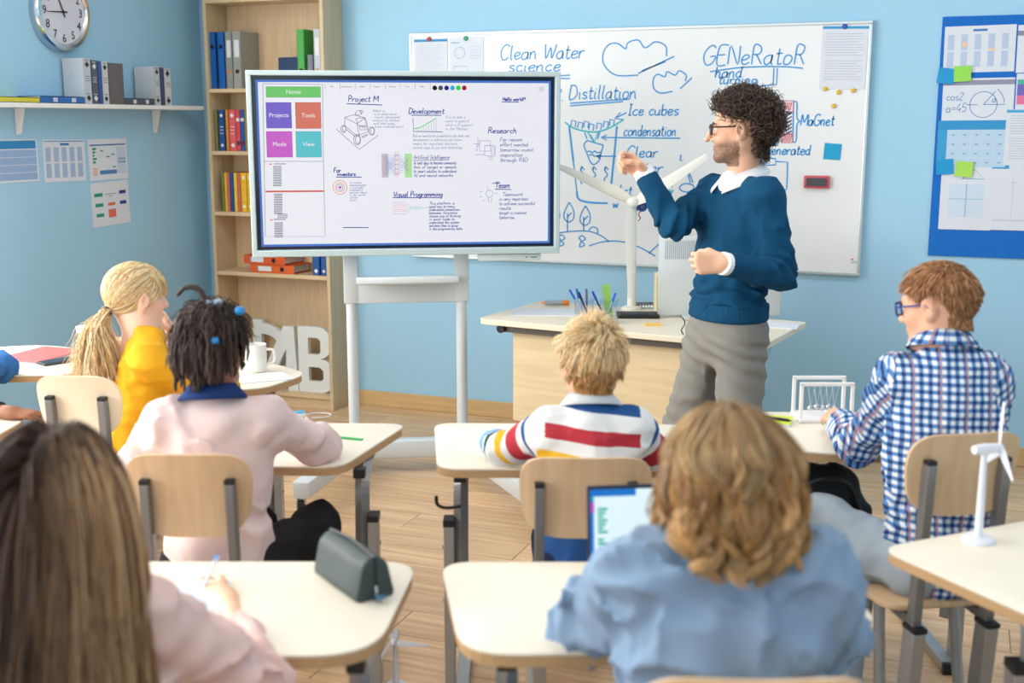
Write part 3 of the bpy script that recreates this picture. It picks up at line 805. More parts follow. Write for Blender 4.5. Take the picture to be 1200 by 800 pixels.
I_BLUE = mat('marker_blue', (56, 152, 218), rough=0.6); I_NAVY = mat('marker_navy', (36, 74, 140), rough=0.6)
I_CYAN = mat('marker_cyan', (52, 190, 206), rough=0.6); I_RED = mat('marker_red', (222, 104, 110), rough=0.6); I_BLK = mat('marker_black', (62, 62, 100), rough=0.6)
L = Groups()
L += wtxt('Clean Water', 586, 70, 17, 100, rise=-0.002); L += wtxt('science', 596, 84, 14, 62); L += [line((652, 89), (668, 88)), line((655, 92), (668, 92))]
L += wtxt('2.', 650, 118, 14); L += wtxt('Distillation', 667, 116, 16, 80); L += [line((668, 121), (738, 116)), line((668, 124), (730, 119))]
L += wtxt('Ice cubes', 736, 135, 13, 60); L += [line((734, 132), (722, 138)), line((727, 132), (720, 139), (730, 140))]
L += wtxt('condensation', 731, 159, 13, 62); L += [line((706, 161), (797, 162)), line((711, 158), (704, 161), (711, 164))]
L += wtxt('Clear', 734, 184, 13, 38); L += wtxt('water', 734, 202, 13, 44)
L += wtxt('GENeRatoR', 823, 76, 22, 122, rise=-0.012); L += [curve((832, 84), (870, 79), (915, 78), (941, 80))]
L += wtxt('hand', 838, 91, 13, 32); L += wtxt('turning', 842, 98, 11, 46, rise=-0.02)
L += wtxt('MaGnet', 938, 147, 13, 40); L += wtxt('generated', 898, 181, 12, 52)
L += wtxt('dist.', 722, 229, 13, 22); L += wtxt('w', 718, 243, 10)
# clouds
L += [curve((748, 88), (722, 88), (708, 76), (707, 62), (714, 52), (724, 51), (733, 57), (736, 50), (748, 47), (756, 56), (768, 49), (780, 54), (781, 66)), line((748, 86), (790, 66)), line((752, 83), (780, 72))]
L += [curve((788, 107), (774, 109), (766, 103), (766, 92), (771, 87), (779, 90), (782, 84), (791, 88), (796, 83), (804, 88), (803, 95)), line((797, 104), (811, 91))]
# distillation vessel
L += [curve((662, 143), (672, 150), (688, 154), (702, 154), (716, 149), (731, 140))]
L += [line((667, 148), (672, 190), (676, 224)), curve((676, 224), (678, 233), (690, 237), (712, 238)), line((723, 149), (719, 190), (715, 228))]
L += [line((685, 155), (688, 163)), line((703, 155), (700, 163)), line((692, 158), (696, 166))]
L += [line((684, 170), (691, 188)), curve((691, 188), (694, 192), (698, 192), (702, 188)), line((702, 188), (707, 170)), curve((684, 170), (688, 165), (696, 167), (707, 170))]
L += [curve((688, 178), (691, 177), (694, 179), (697, 177), (700, 179), (704, 178)), curve((690, 182), (694, 181), (697, 183), (702, 182)), line((700, 183), (722, 183)), line((704, 181), (699, 183), (704, 186))]
for (u, s) in ((669, 0), (677, 2), (684, 1), (690, 4), (699, 3), (707, 1), (714, -1)):
    v = 142 + s
    L += [line((u, v + 6), (u + 1, v - 1), (u + 6, v), (u + 5, v + 7))]
for u in (682, 696, 710): L += [curve((u, 216), (u - 2, 210), (u + 2, 205), (u - 1, 200), (u, 195)), line((u - 2, 199), (u, 195), (u + 3, 199))]
# trees and hills
for (u, v) in ((667, 252), (686, 256)):
    L += [line((u - 2, 271), (u - 2, v - 2)), curve((u, v - 15), (u + 5, v - 6), (u + 5, v + 4), (u - 1, v + 8), (u - 6, v + 3), (u - 5, v - 5), (u, v - 15)), line((u - 2, v + 2), (u + 3, v - 3))]
L += [curve((654, 273), (670, 271), (690, 271), (704, 276), (714, 283)), curve((690, 288), (708, 283), (728, 283), (748, 289), (768, 300)), line((760, 297), (772, 286)), curve((690, 270), (694, 266), (700, 268), (700, 274))]
for (u, v) in ((658, 281), (682, 282)): L += [curve((u - 4, v - 3), (u, v - 6), (u + 4, v - 2), (u, v + 1), (u + 3, v + 5), (u - 3, v + 7), (u - 1, v), (u - 4, v - 3))]
L += [curve((651, 222), (655, 232), (653, 242), (656, 252), (653, 260))]
# robot drawing behind the arm
L += [line((804, 196), (809, 214), (812, 214), (806, 198)), curve((797, 218), (803, 215), (812, 217), (812, 222), (804, 225), (797, 222), (797, 218)), line((798, 181), (797, 188), (800, 188))]
# generator sketch
L += [line((888, 101), (888, 118)), line((888, 101), (910, 99), (911, 80), (907, 80), (906, 99)), curve((893, 106), (899, 106), (901, 109), (895, 112), (892, 110))]
L += [line((893, 117), (912, 117), (911, 170), (893, 170)), line((916, 118), (930, 118), (929, 167), (916, 167), (916, 118)), line((916, 131), (930, 131)), line((916, 157), (929, 157))]
L += [curve((931, 119), (934, 121), (934, 138), (937, 142), (934, 146), (933, 164), (930, 167))]
L += [line((894, 184), (909, 186), (909, 193), (894, 194)), line((909, 189), (923, 190), (922, 221)), line((893, 222), (922, 222))]
for nm_, g_ in L.groups: ribbons(nm_, g_, 0.0068, I_BLUE, wb, YB)
ribbons('marker_bold_writing', [line((723, 148), (719, 190), (715, 228)), curve((676, 224), (678, 233), (690, 237), (712, 238)), line((667, 148), (672, 190)), line((893, 183), (893, 195)), line((896, 183), (896, 194))], 0.010, I_BLUE, wb, YB - 0.0004)
ribbons('marker_cyan_writing', [curve((662, 143), (672, 150), (688, 154), (702, 154), (716, 149), (731, 140)), line((689, 155), (696, 167), (701, 155))] + wtxt('vel', 776, 218, 10) + wtxt('y', 784, 227, 10) + wtxt('e', 757, 243, 9), 0.008, I_CYAN, wb, YB - 0.0004)
hat = [line((917 + k * 2.2, 129), (919 + k * 2.2, 120)) for k in range(5)] + [line((917 + k * 2.2, 166), (919 + k * 2.2, 158)) for k in range(5)]
ribbons('marker_red_hatching', hat + [line((916, 118), (930, 118), (930, 131), (916, 131), (916, 118)), line((916, 157), (929, 157), (929, 167), (916, 167), (916, 157))], 0.005, I_RED, wb, YB - 0.0006)
ribbons('marker_black_hatching', [line((917, 134 + k * 4.2), (928, 128 + k * 4.2 + (4 if k == 0 else 0))) for k in range(7)], 0.006, I_BLK, wb, YB - 0.0006)

# things held to the whiteboard
OB = (0, WALL_Y - 0.0275, 0)
def bp(u, v): return on_plane(u, v, OB, 0)
def sheet_px(label, tl, br, rot=0.0, fn=bp, org=OB, rz=0, **k):
    c, w, h = quadsize(fn, tl, br)
    return sheet(label, org, rz, c, w, h, rot, **k), w, h
s, w, h = sheet_px('printed sheet under red magnet at whiteboard corner', (485, 45), (525, 100))
rects('printed_bar', [(-w * .49, h * .42, w * .49, h * .47)], ink((70, 150, 200)), s, YS)
rects('printed_lines', [(-w * .42, h * .34 - k * h * .045, w * (.4 - .1 * (k % 3)), h * .345 - k * h * .045) for k in range(14)], ink((190, 196, 212)), s, YS)
s, w, h = sheet_px('geometry sheet with circle under green magnet', (527, 44), (567, 100))
ribbons('printed_drawing', [circle(-w * .2, h * .18, w * .15), [(-w * .38, -h * .1), (w * .02, -h * .1), (w * .02, -h * .3), (-w * .38, -h * .3), (-w * .38, -h * .1)]], 0.002, ink((120, 140, 190)), s, YS)
rects('printed_lines', [(w * .1, h * .3 - k * h * .06, w * .42, h * .305 - k * h * .06) for k in range(5)] + [(-w * .45, h * .38, -w * .2, h * .4)], ink((140, 170, 210)), s, YS)
s, w, h = sheet_px('text sheet under blue magnet at right whiteboard end', (964, 30), (1014, 104), 0.02)
rects('printed_bar', [(-w * .5, h * .44, w * .5, h * .48)], ink((70, 160, 212)), s, YS)
rects('printed_lines', [(-w * .42, h * .36 - k * h * .042, w * (.42 - .12 * (k % 4 == 3)), h * .368 - k * h * .042) for k in range(18) if k != 9], ink((186, 188, 206)), s, YS)
def magnet(label, u, v, r, rgb):
    x, z = on_plane(u, v, (0, WALL_Y - 0.03, 0), 0)
    o = MB().lathe([(r, 0), (r, 0.006), (r * 0.85, 0.009), (r * 0.3, 0.010)], (0, 0, 0), 16, 'Y', Matrix.Rotation(PI, 3, 'Z')).build('board_magnet', cov(rgb), smooth=True, loc=(x, WALL_Y - 0.0292, z))
    return tag(o, label, 'magnet', 'whiteboard magnets')
magnet('red round magnet at upper left whiteboard corner', 503, 46, 0.013, (170, 58, 52))
magnet('green round magnet holding the geometry sheet', 546, 45, 0.013, (30, 150, 116))
magnet('blue round magnet holding the right hand text sheet', 990, 31, 0.013, (34, 84, 176))
magnet('yellow magnet left in the row under text sheet', 967, 104, 0.011, (226, 184, 40))
magnet('yellow magnet in the middle of the row of three', 983, 108, 0.011, (226, 184, 40))
magnet('yellow magnet right in the row under text sheet', 1000, 106, 0.011, (226, 184, 40))
magnet('single yellow magnet below the row of three', 977, 124, 0.011, (226, 184, 40))
magnet('blue and white round magnet beside the big turbine hub', 746, 242, 0.020, (34, 74, 150))
s, w, h = sheet_px('square turquoise sticky note on the whiteboard', (966, 168), (985, 187), 0.06, name='sticky_note', cat='sticky note', rgb=(20, 160, 208))
x, z = bp(957.5, 213)
er = wthing('board_eraser', 'red framed board eraser with dark pad', 'eraser', (x, WALL_Y - 0.028, z), 0)
m = MB(); m.box((0, -0.012, 0), (0.125, 0.022, 0.062), r=0.006); m.build('body', cov((206, 84, 98)), er, smooth=True)
MB().box((0, -0.026, 0), (0.1, 0.006, 0.04), r=0.002).build('pad', cov((74, 76, 84)), er)
rects('logo_patch', [(0, 0, 0.03, 0.03)], ink((210, 120, 120)), wb, YB - 0.0003) if False else None
x, z = wbp(997, 308)
rects('maker_label', [(x, z, x + 0.035, z + 0.003), (x, z + 0.008, x + 0.05, z + 0.010)], ink((150, 156, 166)), wb, YB)
rects('maker_mark', [(x, z + 0.016, x + 0.012, z + 0.022)], ink((214, 96, 96)), wb, YB)

# ------------------------------------------------------------------ blue notice board
nx0, nz1 = fw(1101, 20); nx0b, nz0 = fw(1091, 299)
nx0 = (nx0 + nx0b) / 2
NW = 1.5; NH = nz1 - nz0
nb = wthing('notice_board', 'bright blue notice board covered with papers', 'notice board', (nx0 + NW / 2, WALL_Y, (nz0 + nz1) / 2), 0)
MB().box((0, -0.006, 0), (NW, 0.010, NH), r=0.002).build('board', mat('blue_felt', (10, 106, 196), rough=0.8, bump=0.1, bscale=300), nb)
ON = (0, WALL_Y - 0.0112, 0)
def npx(u, v): return on_plane(u, v, ON, 0)
gn = 'sheets on the notice board'
def nsheet(label, tl, br, rot=0.0, off=0.0):
    return sheet_px(label, tl, br, rot, npx, (0, WALL_Y - 0.0112 - off, 0), 0, group=gn)
s, w, h = nsheet('table sheet at upper left of the notice board', (1108, 31), (1188, 84), -0.012)
rects('printed_columns', [(-w * .45 + k * w * .19, z0, -w * .45 + k * w * .19 + w * .09, z0 + h * .33) for k in range(5) for z0 in (-h * .38, -h * .01)], ink((186, 200, 226)), s, YS)
rects('printed_heading', [(-w * .1, h * .38, w * .1, h * .43)], ink((70, 130, 190)), s, YS)
rects('printed_marks', [(-w * .24, h * .05, -w * .18, h * .15), (w * .13, -h * .04, w * .23, 0.0)], ink((246, 200, 160)), s, YS - .0003)
s, w, h = nsheet('sheet with sketched circle and angle on notice board', (1106, 92), (1186, 148), -0.012)
rects('printed_bar', [(-w * .5, h * .36, w * .5, h * .46)], ink((150, 150, 172)), s, YS)
ribbons('pencil_drawing', [circle(w * .08, -h * .05, w * .19), [(w * .08, -h * .05), (w * .24, h * .22)], [(w * .08, -h * .05), (w * .38, -h * .05)], circle(w * .08, -h * .05, w * .29, 10, 0.1, 0.9), [(-w * .16, -h * .05), (0, -h * .05)]] + write('cos2', -w * .44, h * .05, .035) + write('a=45', -w * .44, -h * .2, .04) + write('a', w * .2, 0, .03), 0.003, ink((84, 130, 190)), s, YS)
s, w, h = nsheet('sheet with striped blue multiplication table on notice board', (1100, 141), (1177, 196), -0.008, 0.003)
rects('printed_header', [(-w * .5, h * .3, w * .5, h * .5)], ink((64, 150, 204)), s, YS)
rects('printed_side', [(-w * .5, -h * .5, -w * .36, h * .3)], ink((70, 160, 212)), s, YS)
rects('printed_cells', [(-w * .355 + k * w * .17, -h * .5 + j * h * .2, -w * .355 + k * w * .17 + w * .163, -h * .5 + j * h * .2 + h * .19) for k in range(5) for j in range(4)], ink((186, 212, 234)), s, YS)
rects('printed_numbers', [(-w * .29 + k * w * .17, -h * .42 + j * h * .2, -w * .25 + k * w * .17, -h * .40 + j * h * .2) for k in range(5) for j in range(4)], ink((110, 150, 190)), s, YS - .0003)
s, w, h = nsheet('large text sheet under the multiplication table, with triangle', (1104, 194), (1160, 270), 0.0, 0.0015)
ribbons('printed_triangle', [[(-w * .1, h * .3), (w * .12, h * .45), (w * .34, h * .3), (-w * .1, h * .3)]], 0.003, ink((90, 160, 206)), s, YS)
rects('printed_grid', [(-w * .33, -h * .3, w * .33, h * .22)], ink((206, 220, 236)), s, YS)
rects('printed_axes', [(-w * .33, -h * .02, w * .33, -h * .012), (-.002, -h * .3, .002, h * .22)], ink((120, 180, 216)), s, YS - .0003)
s, w, h = nsheet('pale sheet with blue tab at lower right of notice board', (1160, 192), (1226, 271), 0.0, 0.0022)
rects('printed_tab', [(-w * .46, h * .43, -w * .18, h * .48)], ink((72, 160, 212)), s, YS)
rects('printed_axes', [(-w * .1, -h * .3, -w * .09, h * .3), (-w * .16, h * .22, -w * .02, h * .23), (-w * .4, -h * .36, w * .3, -h * .34)], ink((196, 204, 218)), s, YS)
s, w, h = nsheet('text sheet overlapping the right side of notice board', (1180, 128), (1240, 194), 0.0, 0.0045)
rects('printed_bar', [(-w * .5, h * .44, w * .5, h * .49)], ink((84, 170, 216)), s, YS)
rects('printed_lines', [(-w * .42, h * .38 - k * h * .045, w * .4, h * .388 - k * h * .045) for k in range(18) if k != 8], ink((176, 182, 200)), s, YS)
s, w, h = nsheet('grey headed sheet at the top right photo edge', (1194, 29), (1262, 84), -0.012)
rects('printed_bar', [(-w * .5, h * .28, w * .5, h * .38)], ink((140, 140, 160)), s, YS)
s, w, h = nsheet('sheet with purple and pink bars at right photo edge', (1192, 86), (1262, 128), -0.012, 0.001)
rects('printed_bar_purple', [(-w * .48, -h * .1, w * .5, h * .2)], ink((120, 110, 190)), s, YS)
rects('printed_bar_pink', [(-w * .48, -h * .35, w * .5, -h * .1)], ink((226, 120, 160)), s, YS)
rects('printed_bar_green', [(-w * .48, h * .2, w * .5, h * .34)], ink((90, 180, 160)), s, YS)
for k, (u, v, rgb, lb, r) in enumerate([(1109, 89, (14, 150, 206), 'turquoise sticky note in the upper note pair', 0.12), (1128, 86.5, (150, 218, 84), 'lime green sticky note in the upper note pair', -0.05), (1107, 195.5, (14, 150, 206), 'turquoise sticky note in the lower note pair', -0.10), (1130, 198, (170, 222, 90), 'lime green sticky note in the lower note pair', 0.08)]):
    sheet_px(lb, (u - 9.5, v - 9), (u + 9.5, v + 9), r, npx, (0, WALL_Y - 0.019 - 0.002 * (k % 2), 0), 0, name='sticky_note', cat='sticky note', rgb=rgb, group='sticky notes on the notice board')

# ------------------------------------------------------------------ interactive display on its rolling stand
DD = 5.45
a = at_depth(291, 81, DD - 0.09); b = at_depth(652, 87, DD + 0.09)
dc = (a + b) / 2
DROT = math.atan2(0.18, 1.375)
DW, DH = 1.385, 0.815
dz = (at_depth(474, 84, DD)[2] + at_depth(474, 297, DD)[2]) / 2
dsp = thing('interactive_display', 'large interactive screen on white rolling stand', 'screen', (dc[0], DD, 0), DROT)
dsp_loc = np.array(dsp.location); DRZ = YAW + DROT
m = MB(); bz = 0.022; y0 = -0.03
m.box((0, y0, dz + DH / 2 - bz / 2), (DW, 0.07, bz), r=0.004); m.box((0, y0, dz - DH / 2 + bz / 2 + .004), (DW, 0.07, bz + .008), r=0.004)
m.box((-DW / 2 + bz / 2, y0, dz), (bz, 0.07, DH - 2 * bz + .004), r=0.004); m.box((DW / 2 - bz / 2, y0, dz), (bz, 0.07, DH - 2 * bz + .004), r=0.004)
m.box((0, 0.005, dz), (DW - 0.01, 0.05, DH - 0.01)); m.box((0, 0.045, dz), (DW * 0.6, 0.04, DH * 0.6), r=0.01)
m.build('bezel', mat('display_bezel', (186, 204, 206), rough=0.35), dsp)
IW, IH = DW - 2 * bz, DH - 2 * bz - 0.006
def rect_ring(w, h, t, zc):
    return [(-w / 2, zc + h / 2 - t, w / 2, zc + h / 2), (-w / 2, zc - h / 2, w / 2, zc - h / 2 + t), (-w / 2, zc - h / 2 + t, -w / 2 + t, zc + h / 2 - t), (w / 2 - t, zc - h / 2 + t, w / 2, zc + h / 2 - t)]
zc = dz + 0.002
MB().box((0, -0.024, zc), (IW, 0.01, IH)).build('glass_border', mat('display_glass_border', (16, 26, 50), rough=0.15), dsp)
def scr(rgb, e=0.88):
    nm = 'screen_%02x%02x%02x' % tuple(rgb); m = mat(nm, rgb, rough=0.3, emit=e, spec=0.25)
    m.node_tree.nodes['Principled BSDF'].inputs['Base Color'].default_value = tuple(c * 0.12 for c in lin(rgb)[:3]) + (1,)
    return m
YD = -0.0296
rects('screen_border', rect_ring(IW - 0.034, IH - 0.034, 0.012, zc), scr((74, 118, 200)), dsp, YD)
SW, SH = IW - 0.034 - 0.02, IH - 0.034 - 0.02
screen = rects('screen', [(-SW / 2, zc - SH / 2, SW / 2, zc + SH / 2)], scr((232, 233, 240)), dsp, YD - 0.0002)
ORG_D = dsp_loc + np.array([math.sin(DRZ), -math.cos(DRZ), 0]) * 0.03
def dp(u, v): return on_plane(u, v, ORG_D, DRZ)
def dl(*pts): return [dp(u, v) for u, v in pts]
def dcurve(*pts, n=6): return [tuple(p) for p in smooth_path([dp(u, v) for u, v in pts], n)]
YT = YD - 0.0006
def drect(u0, v0, u1, v1):
    p = dp(u0, v0); q = dp(u1, v1); return (p[0], q[1], q[0], p[1])
M_LINE = scr((150, 152, 160)); M_TXT = scr((64, 66, 76)); M_DBL = scr((40, 52, 150)); M_LBL = scr((120, 122, 176)); M_WHT = scr((250, 250, 250), 0.75)
def outline(u0, v0, u1, v1): return dl((u0, v0), (u1, v0), (u1, v1), (u0, v1), (u0, v0))
ribbons('panel_lines', [dl((308, 98), (378, 99)), dl((308, 98), (311, 277), (381, 277), (379, 189), (378, 99)), dl((310, 189), (379, 189))], 0.0026, M_LINE, screen, YT)
for nm, s_, r_, rgb in (('notes_tile', 'Notes', (311.5, 101.5, 376, 114), (110, 196, 108)), ('projects_tile', 'Projects', (311.5, 120, 342, 150), (116, 98, 196)), ('tools_tile', 'Tools', (346, 120, 376.5, 150.5), (208, 116, 100)),
                        ('mode_tile', 'Mode', (312, 154, 343, 184), (196, 96, 196)), ('view_tile', 'View', (346.5, 154, 377, 184), (92, 190, 200))):
    q = drect(*r_); o = rects(nm, [q], scr(rgb), screen, YT)
    ribbons('tile_edge', [[(q[0], q[1]), (q[2], q[1]), (q[2], q[3]), (q[0], q[3]), (q[0], q[1])]], 0.002, scr(tuple(int(c * .78) for c in rgb)), o, YT - .0001)
    font_text('tile_text', s_, (q[0] + q[2]) / 2, (q[1] + q[3]) / 2, 0.026, M_WHT, o, YT - 0.0003)
for k, nm in enumerate(['File', 'Instruments', 'Insert', 'Layout', 'Format', 'View', 'Help']):
    if k < 7:
        p = dp(389 + k * 17.6, 101.5); font_text('menu_text', nm, p[0], p[1], 0.010, M_TXT, screen, YT)
ribbons('menu_lines', [dl((381 + k * 17.6, 98), (381 + k * 17.6, 105)) for k in range(8)], 0.0016, M_LINE, screen, YT)
for k, rgb in enumerate([(8, 8, 10), (72, 78, 80), (24, 30, 140), (38, 172, 214), (40, 206, 50), (160, 12, 16)]):
    p = dp(509.5 + k * 6.9, 103); disc_mesh('colour_dot', p[0], p[1], 0.0105, scr(rgb), screen, YT)
ribbons('close_button', [outline(632, 102, 637, 107), dl((633, 103), (636, 106)), dl((636, 103), (633, 106))], 0.0014, M_LBL, screen, YT)
# file list
lst = []
for k in range(12): lst.append(drect(320, 194.5 + k * 2.05, 330, 195.5 + k * 2.05))
for k in range(12): lst.append(drect(321, 227 + k * 2.05, 331, 228 + k * 2.05))
for k in range(9): lst.append(drect(321.5, 260.5 + k * 2.05, 331.5, 261.5 + k * 2.05))
for k in range(3): lst.append(drect(325, 250.5 + k * 2, 337, 251.3 + k * 2))
for v in (192, 257): lst.append(drect(321, v - .5, 335, v + .4))
rects('file_list', lst, scr((120, 122, 130)), screen, YT)
rects('folder_icons', [drect(315.5, 191.6, 318.6, 193), drect(316.5, 257, 319.6, 258.4)], scr((230, 120, 50)), screen, YT)
rects('selected_row', [drect(311, 223.4, 380, 224.8)], scr((206, 92, 76)), screen, YT)
def dt(s, u, v, hpx, wpx, slant=0.15, rise=0.0):
    x, z = dp(u, v); h = dp(u, v - hpx)[1] - z
    return write(s, x, z, h, slant, (dp(u + wpx, v)[0] - x) / text_width(s, h), 0.2, rise, 3)
T1 = dt('Project M', 408, 119, 7, 36) + [dl((406, 121.5), (448, 123))]
T1 += dt('Development', 479, 133, 6.5, 42) + [dl((482, 135), (517, 135))]
T1 += dt('Research', 572, 156, 6.5, 34) + dt('Team', 580, 220, 6.5, 18) + [dl((577, 214.5), (586, 215)), dl((580, 221.5), (599, 222))]
T1 += dt('Visual Programming', 461, 230.5, 6, 58) + [dl((460, 231.5), (518, 231.5))]
T1 += dt('For', 391, 202, 5.5, 9) + dt('investors', 395, 206, 4.5, 22) + [dl((394, 207.5), (424, 207.5))]
T1 += dt('Hello world!!', 589, 118, 4.2, 27) + [dl((588, 119.5), (608, 119.5))] + [dl((402, 266.5), (432, 266.5))]
ribbons('screen_headings', T1, 0.0036, M_DBL, screen, YT - 0.0002)
T2 = dt('Artificial Intelligence', 485, 186.5, 5, 42) + [dl((484, 188), (526, 187.5))]
for k, s_ in enumerate(['In tech days to become community', 'Aim of target or sample', 'In smart solution to understand', 'AI and neural networks']): T2 += dt(s_, 485, 192.5 + k * 4.9, 3.6, 50 if k < 3 else 46)
for k, s_ in enumerate(['For reason', 'effort wanted', 'tomorrow invest', 'inspiration', 'through R&D']): T2 += dt(s_, 586, 165.5 + k * 6, 4.6, 27 + (k % 3) * 6)
for k, s_ in enumerate(['Teamwork', 'is very important', 'to achieve successful', 'results', 'target is creative', 'tomorrow']): T2 += dt(s_, 585 + (4 if k == 0 else 0), 229.5 + k * 5.4, 4, [24, 34, 42, 14, 32, 18][k])
for k, s_ in enumerate(['This platform is', 'good way to many', 'understand connections', 'between functions', 'choose way of thinking', 'in each node to', 'understand the system', 'and show them to group', 'in the programming tasks']): T2 += dt(s_, 503, 239.5 + k * 3.75, 3, [30, 30, 36, 33, 37, 30, 35, 34, 39][k])
ribbons('screen_notes', T2, 0.0021, scr((78, 84, 160)), screen, YT - 0.0002)
T3 = []
for k, s_ in enumerate(['Robot is', 'is an alternative', 'mainly developed', 'analysis by solution', 'and test away', 'more invented parts']): T3 += dt(s_, 437 + (k % 3), 131 + k * 3.7, 2.8, [14, 27, 30, 32, 25, 34][k])
for k, s_ in enumerate(['It is on date is', 'wants to good of', 'what is R support', 'in the Market']): T3 += dt(s_, 522, 138.5 + k * 4.6, 3.3, [24, 28, 32, 26][k])
for k, s_ in enumerate(['But we need to be presented to the team and', 'development in achieving real future', 'means for important solutions', 'control ways to you best technology']): T3 += dt(s_, 484, 160.5 + k * 4.6, 3.2, [66, 58, 52, 58][k])
for k, s_ in enumerate(['It makes', 'interesting great', 'in a project', 'promised of', 'partners about', 'is the world', 'other', 'goal']): T3 += dt(s_, 410, 215 + k * 2.9, 2.4, [14, 19, 16, 15, 20, 18, 10, 8][k])
ribbons('screen_small_notes', T3, 0.0016, scr((150, 152, 190)), screen, YT - 0.0002)
# growth chart
ribbons('chart_axes', [dl((484, 138.5), (484.5, 154), (519, 154.5))], 0.003, M_DBL, screen, YT)
ribbons('chart_bars', [dl((488 + k * 2.9, 154), (488 + k * 2.9, 150.5 - (k / 8.0) ** 2 * 11.5)) for k in range(9)], 0.0012, scr((150, 156, 170)), screen, YT)
ribbons('chart_curve', [dcurve((485, 150.5), (490, 150), (496, 147.5), (503, 143.5), (511, 138.5))], 0.0035, scr((70, 196, 84)), screen, YT - .0002)
# neural network
rects('network_input', [drect(447, 180, 455.5, 208)], scr((186, 188, 208)), screen, YT)
rects('network_output', [drect(474, 180, 483, 208)], scr((168, 224, 160)), screen, YT)
N1 = [(451, 184 + k * 5) for k in range(5)]; N2 = [(465, 180.5 + k * 6) for k in range(5)]; N3 = [(478.5, 187 + k * 6.5) for k in range(3)]
ribbons('network_links', [dl(p, q) for p in N1 for q in N2] + [dl(p, q) for p in N2 for q in N3], 0.0008, scr((110, 130, 200)), screen, YT - .0001)
ribbons('network_nodes', [circle(*dp(u, v), 0.0095, 14) for u, v in N1 + N2 + N3], 0.0018, scr((226, 160, 120)), screen, YT - .0003)
# target rings, flow boxes, bulb, research boxes
p = dp(398.5, 219.5)
ribbons('target_rings', [circle(p[0], p[1], 0.031, 24), circle(p[0], p[1], 0.020, 20)], 0.003, scr((222, 150, 120)), screen, YT)
ribbons('target_ring', [circle(p[0], p[1], 0.013, 16)], 0.003, scr((160, 170, 190)), screen, YT - .0001); disc_mesh('target_dot', p[0], p[1], 0.006, scr((186, 70, 190)), screen, YT - .0002)
ribbons('flow_boxes', [outline(461, 237 + k * 5.2, 477, 240 + k * 5.2) for k in range(3)], 0.0018, scr((226, 150, 180)), screen, YT)
ribbons('flow_links', [dl((477, 238.5), (483, 243.6)), dl((477, 248.8), (483, 243.6)), dl((477, 243.6), (502, 243.6)), outline(485, 242, 495, 245)], 0.0016, scr((110, 200, 214)), screen, YT)
ribbons('research_boxes', [outline(562, 165, 574.5, 177), outline(568, 170.5, 580.5, 182.5), outline(576, 172, 579, 181), dl((555, 168.5), (562, 168.5)), dl((560, 161), (560, 172)), dl((557, 181), (568, 181)), dl((559, 177), (559, 170)), dl((572, 184), (578, 184)), dl((574, 187), (578, 187))], 0.0022, scr((146, 110, 200)), screen, YT)
ribbons('bulb_sketch', [circle(*dp(573.5, 227), 0.016, 16), dl((572, 231), (573, 237), (576, 237), (576, 232)), dl((571, 219), (571.5, 222)), dl((562, 224), (565, 225)), dl((562, 231), (565, 230)), dl((566, 236), (568, 234)), dl((580, 227), (583, 226))], 0.0018, scr((120, 122, 170)), screen, YT)
# robot car sketch
R_ = [dl((394, 151), (421, 175), (443, 158.5))]
R_ += [dl((404, 137.5), (404, 147), (419, 160), (421, 158), (418, 145), (404, 137.5)), dl((404, 137.5), (414, 134.5), (428, 138), (432, 154), (421, 158)), dl((418, 145), (428, 138)), dl((417, 139), (427, 138), (430, 147), (420, 147), (417, 139)), dl((421, 148), (430, 148), (430, 152), (422, 152), (421, 148)), dl((424, 149), (428, 149), (428, 151))]
for (u, v, ru, rz_) in ((402.5, 151, .011, .016), (418.5, 163.5, .015, .023), (435.5, 153.5, .013, .018)):
    q = dp(u, v); R_ += [circle(q[0], q[1], ru, 18, rz=rz_), circle(q[0] + .003, q[1], ru * .7, 18, rz=rz_ * .8)]
R_ += [dl((405, 151), (416, 160)), dl((424, 160), (431, 157)), dl((424, 161.5), (431, 158.5)), dl((416, 134), (418, 130), (422, 129.5), (424, 133), (420, 135), (416, 134)), circle(*dp(423.5, 131), .006, 10)]
ribbons('robot_sketch', R_, 0.0022, scr((84, 84, 92)), screen, YT)

# module under the frame and the stand
MW = MB(); xm = dp(597, 301)[0]; zm = dp(597, 301)[1]
MW.box((xm, -0.02, zm), (0.29, 0.05, 0.032), r=0.006); MW.build('media_module', mat('module_white', (212, 224, 224), rough=0.3), dsp, smooth=True)
rects('module_mark', [(xm + 0.075, zm - 0.003, xm + 0.08, zm + 0.003), (xm + 0.095, zm - 0.002, xm + 0.125, zm + 0.001)], M_BLACK, dsp, -0.0458)
Y2 = 0.10
def sx(u, v):   # x in the display frame at the stand's depth
    o = dsp_loc - np.array([math.sin(DRZ), -math.cos(DRZ), 0]) * Y2
    return on_plane(u, v, o, DRZ)
pxl, pxr = sx(413, 400)[0], sx(541, 400)[0]
M_ST = mat('stand_white', (214, 222, 226), rough=0.3)
for px_ in (pxl, pxr):
    MB().tube([(px_, Y2, 0.10), (px_, Y2, 0.95)], 0.026, 14).build('pole', M_ST, dsp, smooth=True)
    MB().box((px_, Y2, 1.13), (0.068, 0.06, 0.62), r=0.008).build('pole_sleeve', M_ST, dsp, smooth=True)
MB().box(((pxl + pxr) / 2, Y2, 0.875), (pxr - pxl + 0.068, 0.055, 0.11), r=0.006).build('crossbar', M_ST, dsp, smooth=True)
tr = MB().box(((pxl + pxr) / 2 + 0.0, Y2 - 0.09, 0.935), (pxr - pxl - 0.05, 0.15, 0.022), r=0.008)
tr.box(((pxl + pxr) / 2, Y2 - 0.165, 0.945), (pxr - pxl - 0.05, 0.012, 0.03), r=0.004); tr.build('tray', M_ST, dsp, smooth=True)
zb = 0.115
bx0, bx1 = pxl - 0.03, pxr + 0.03
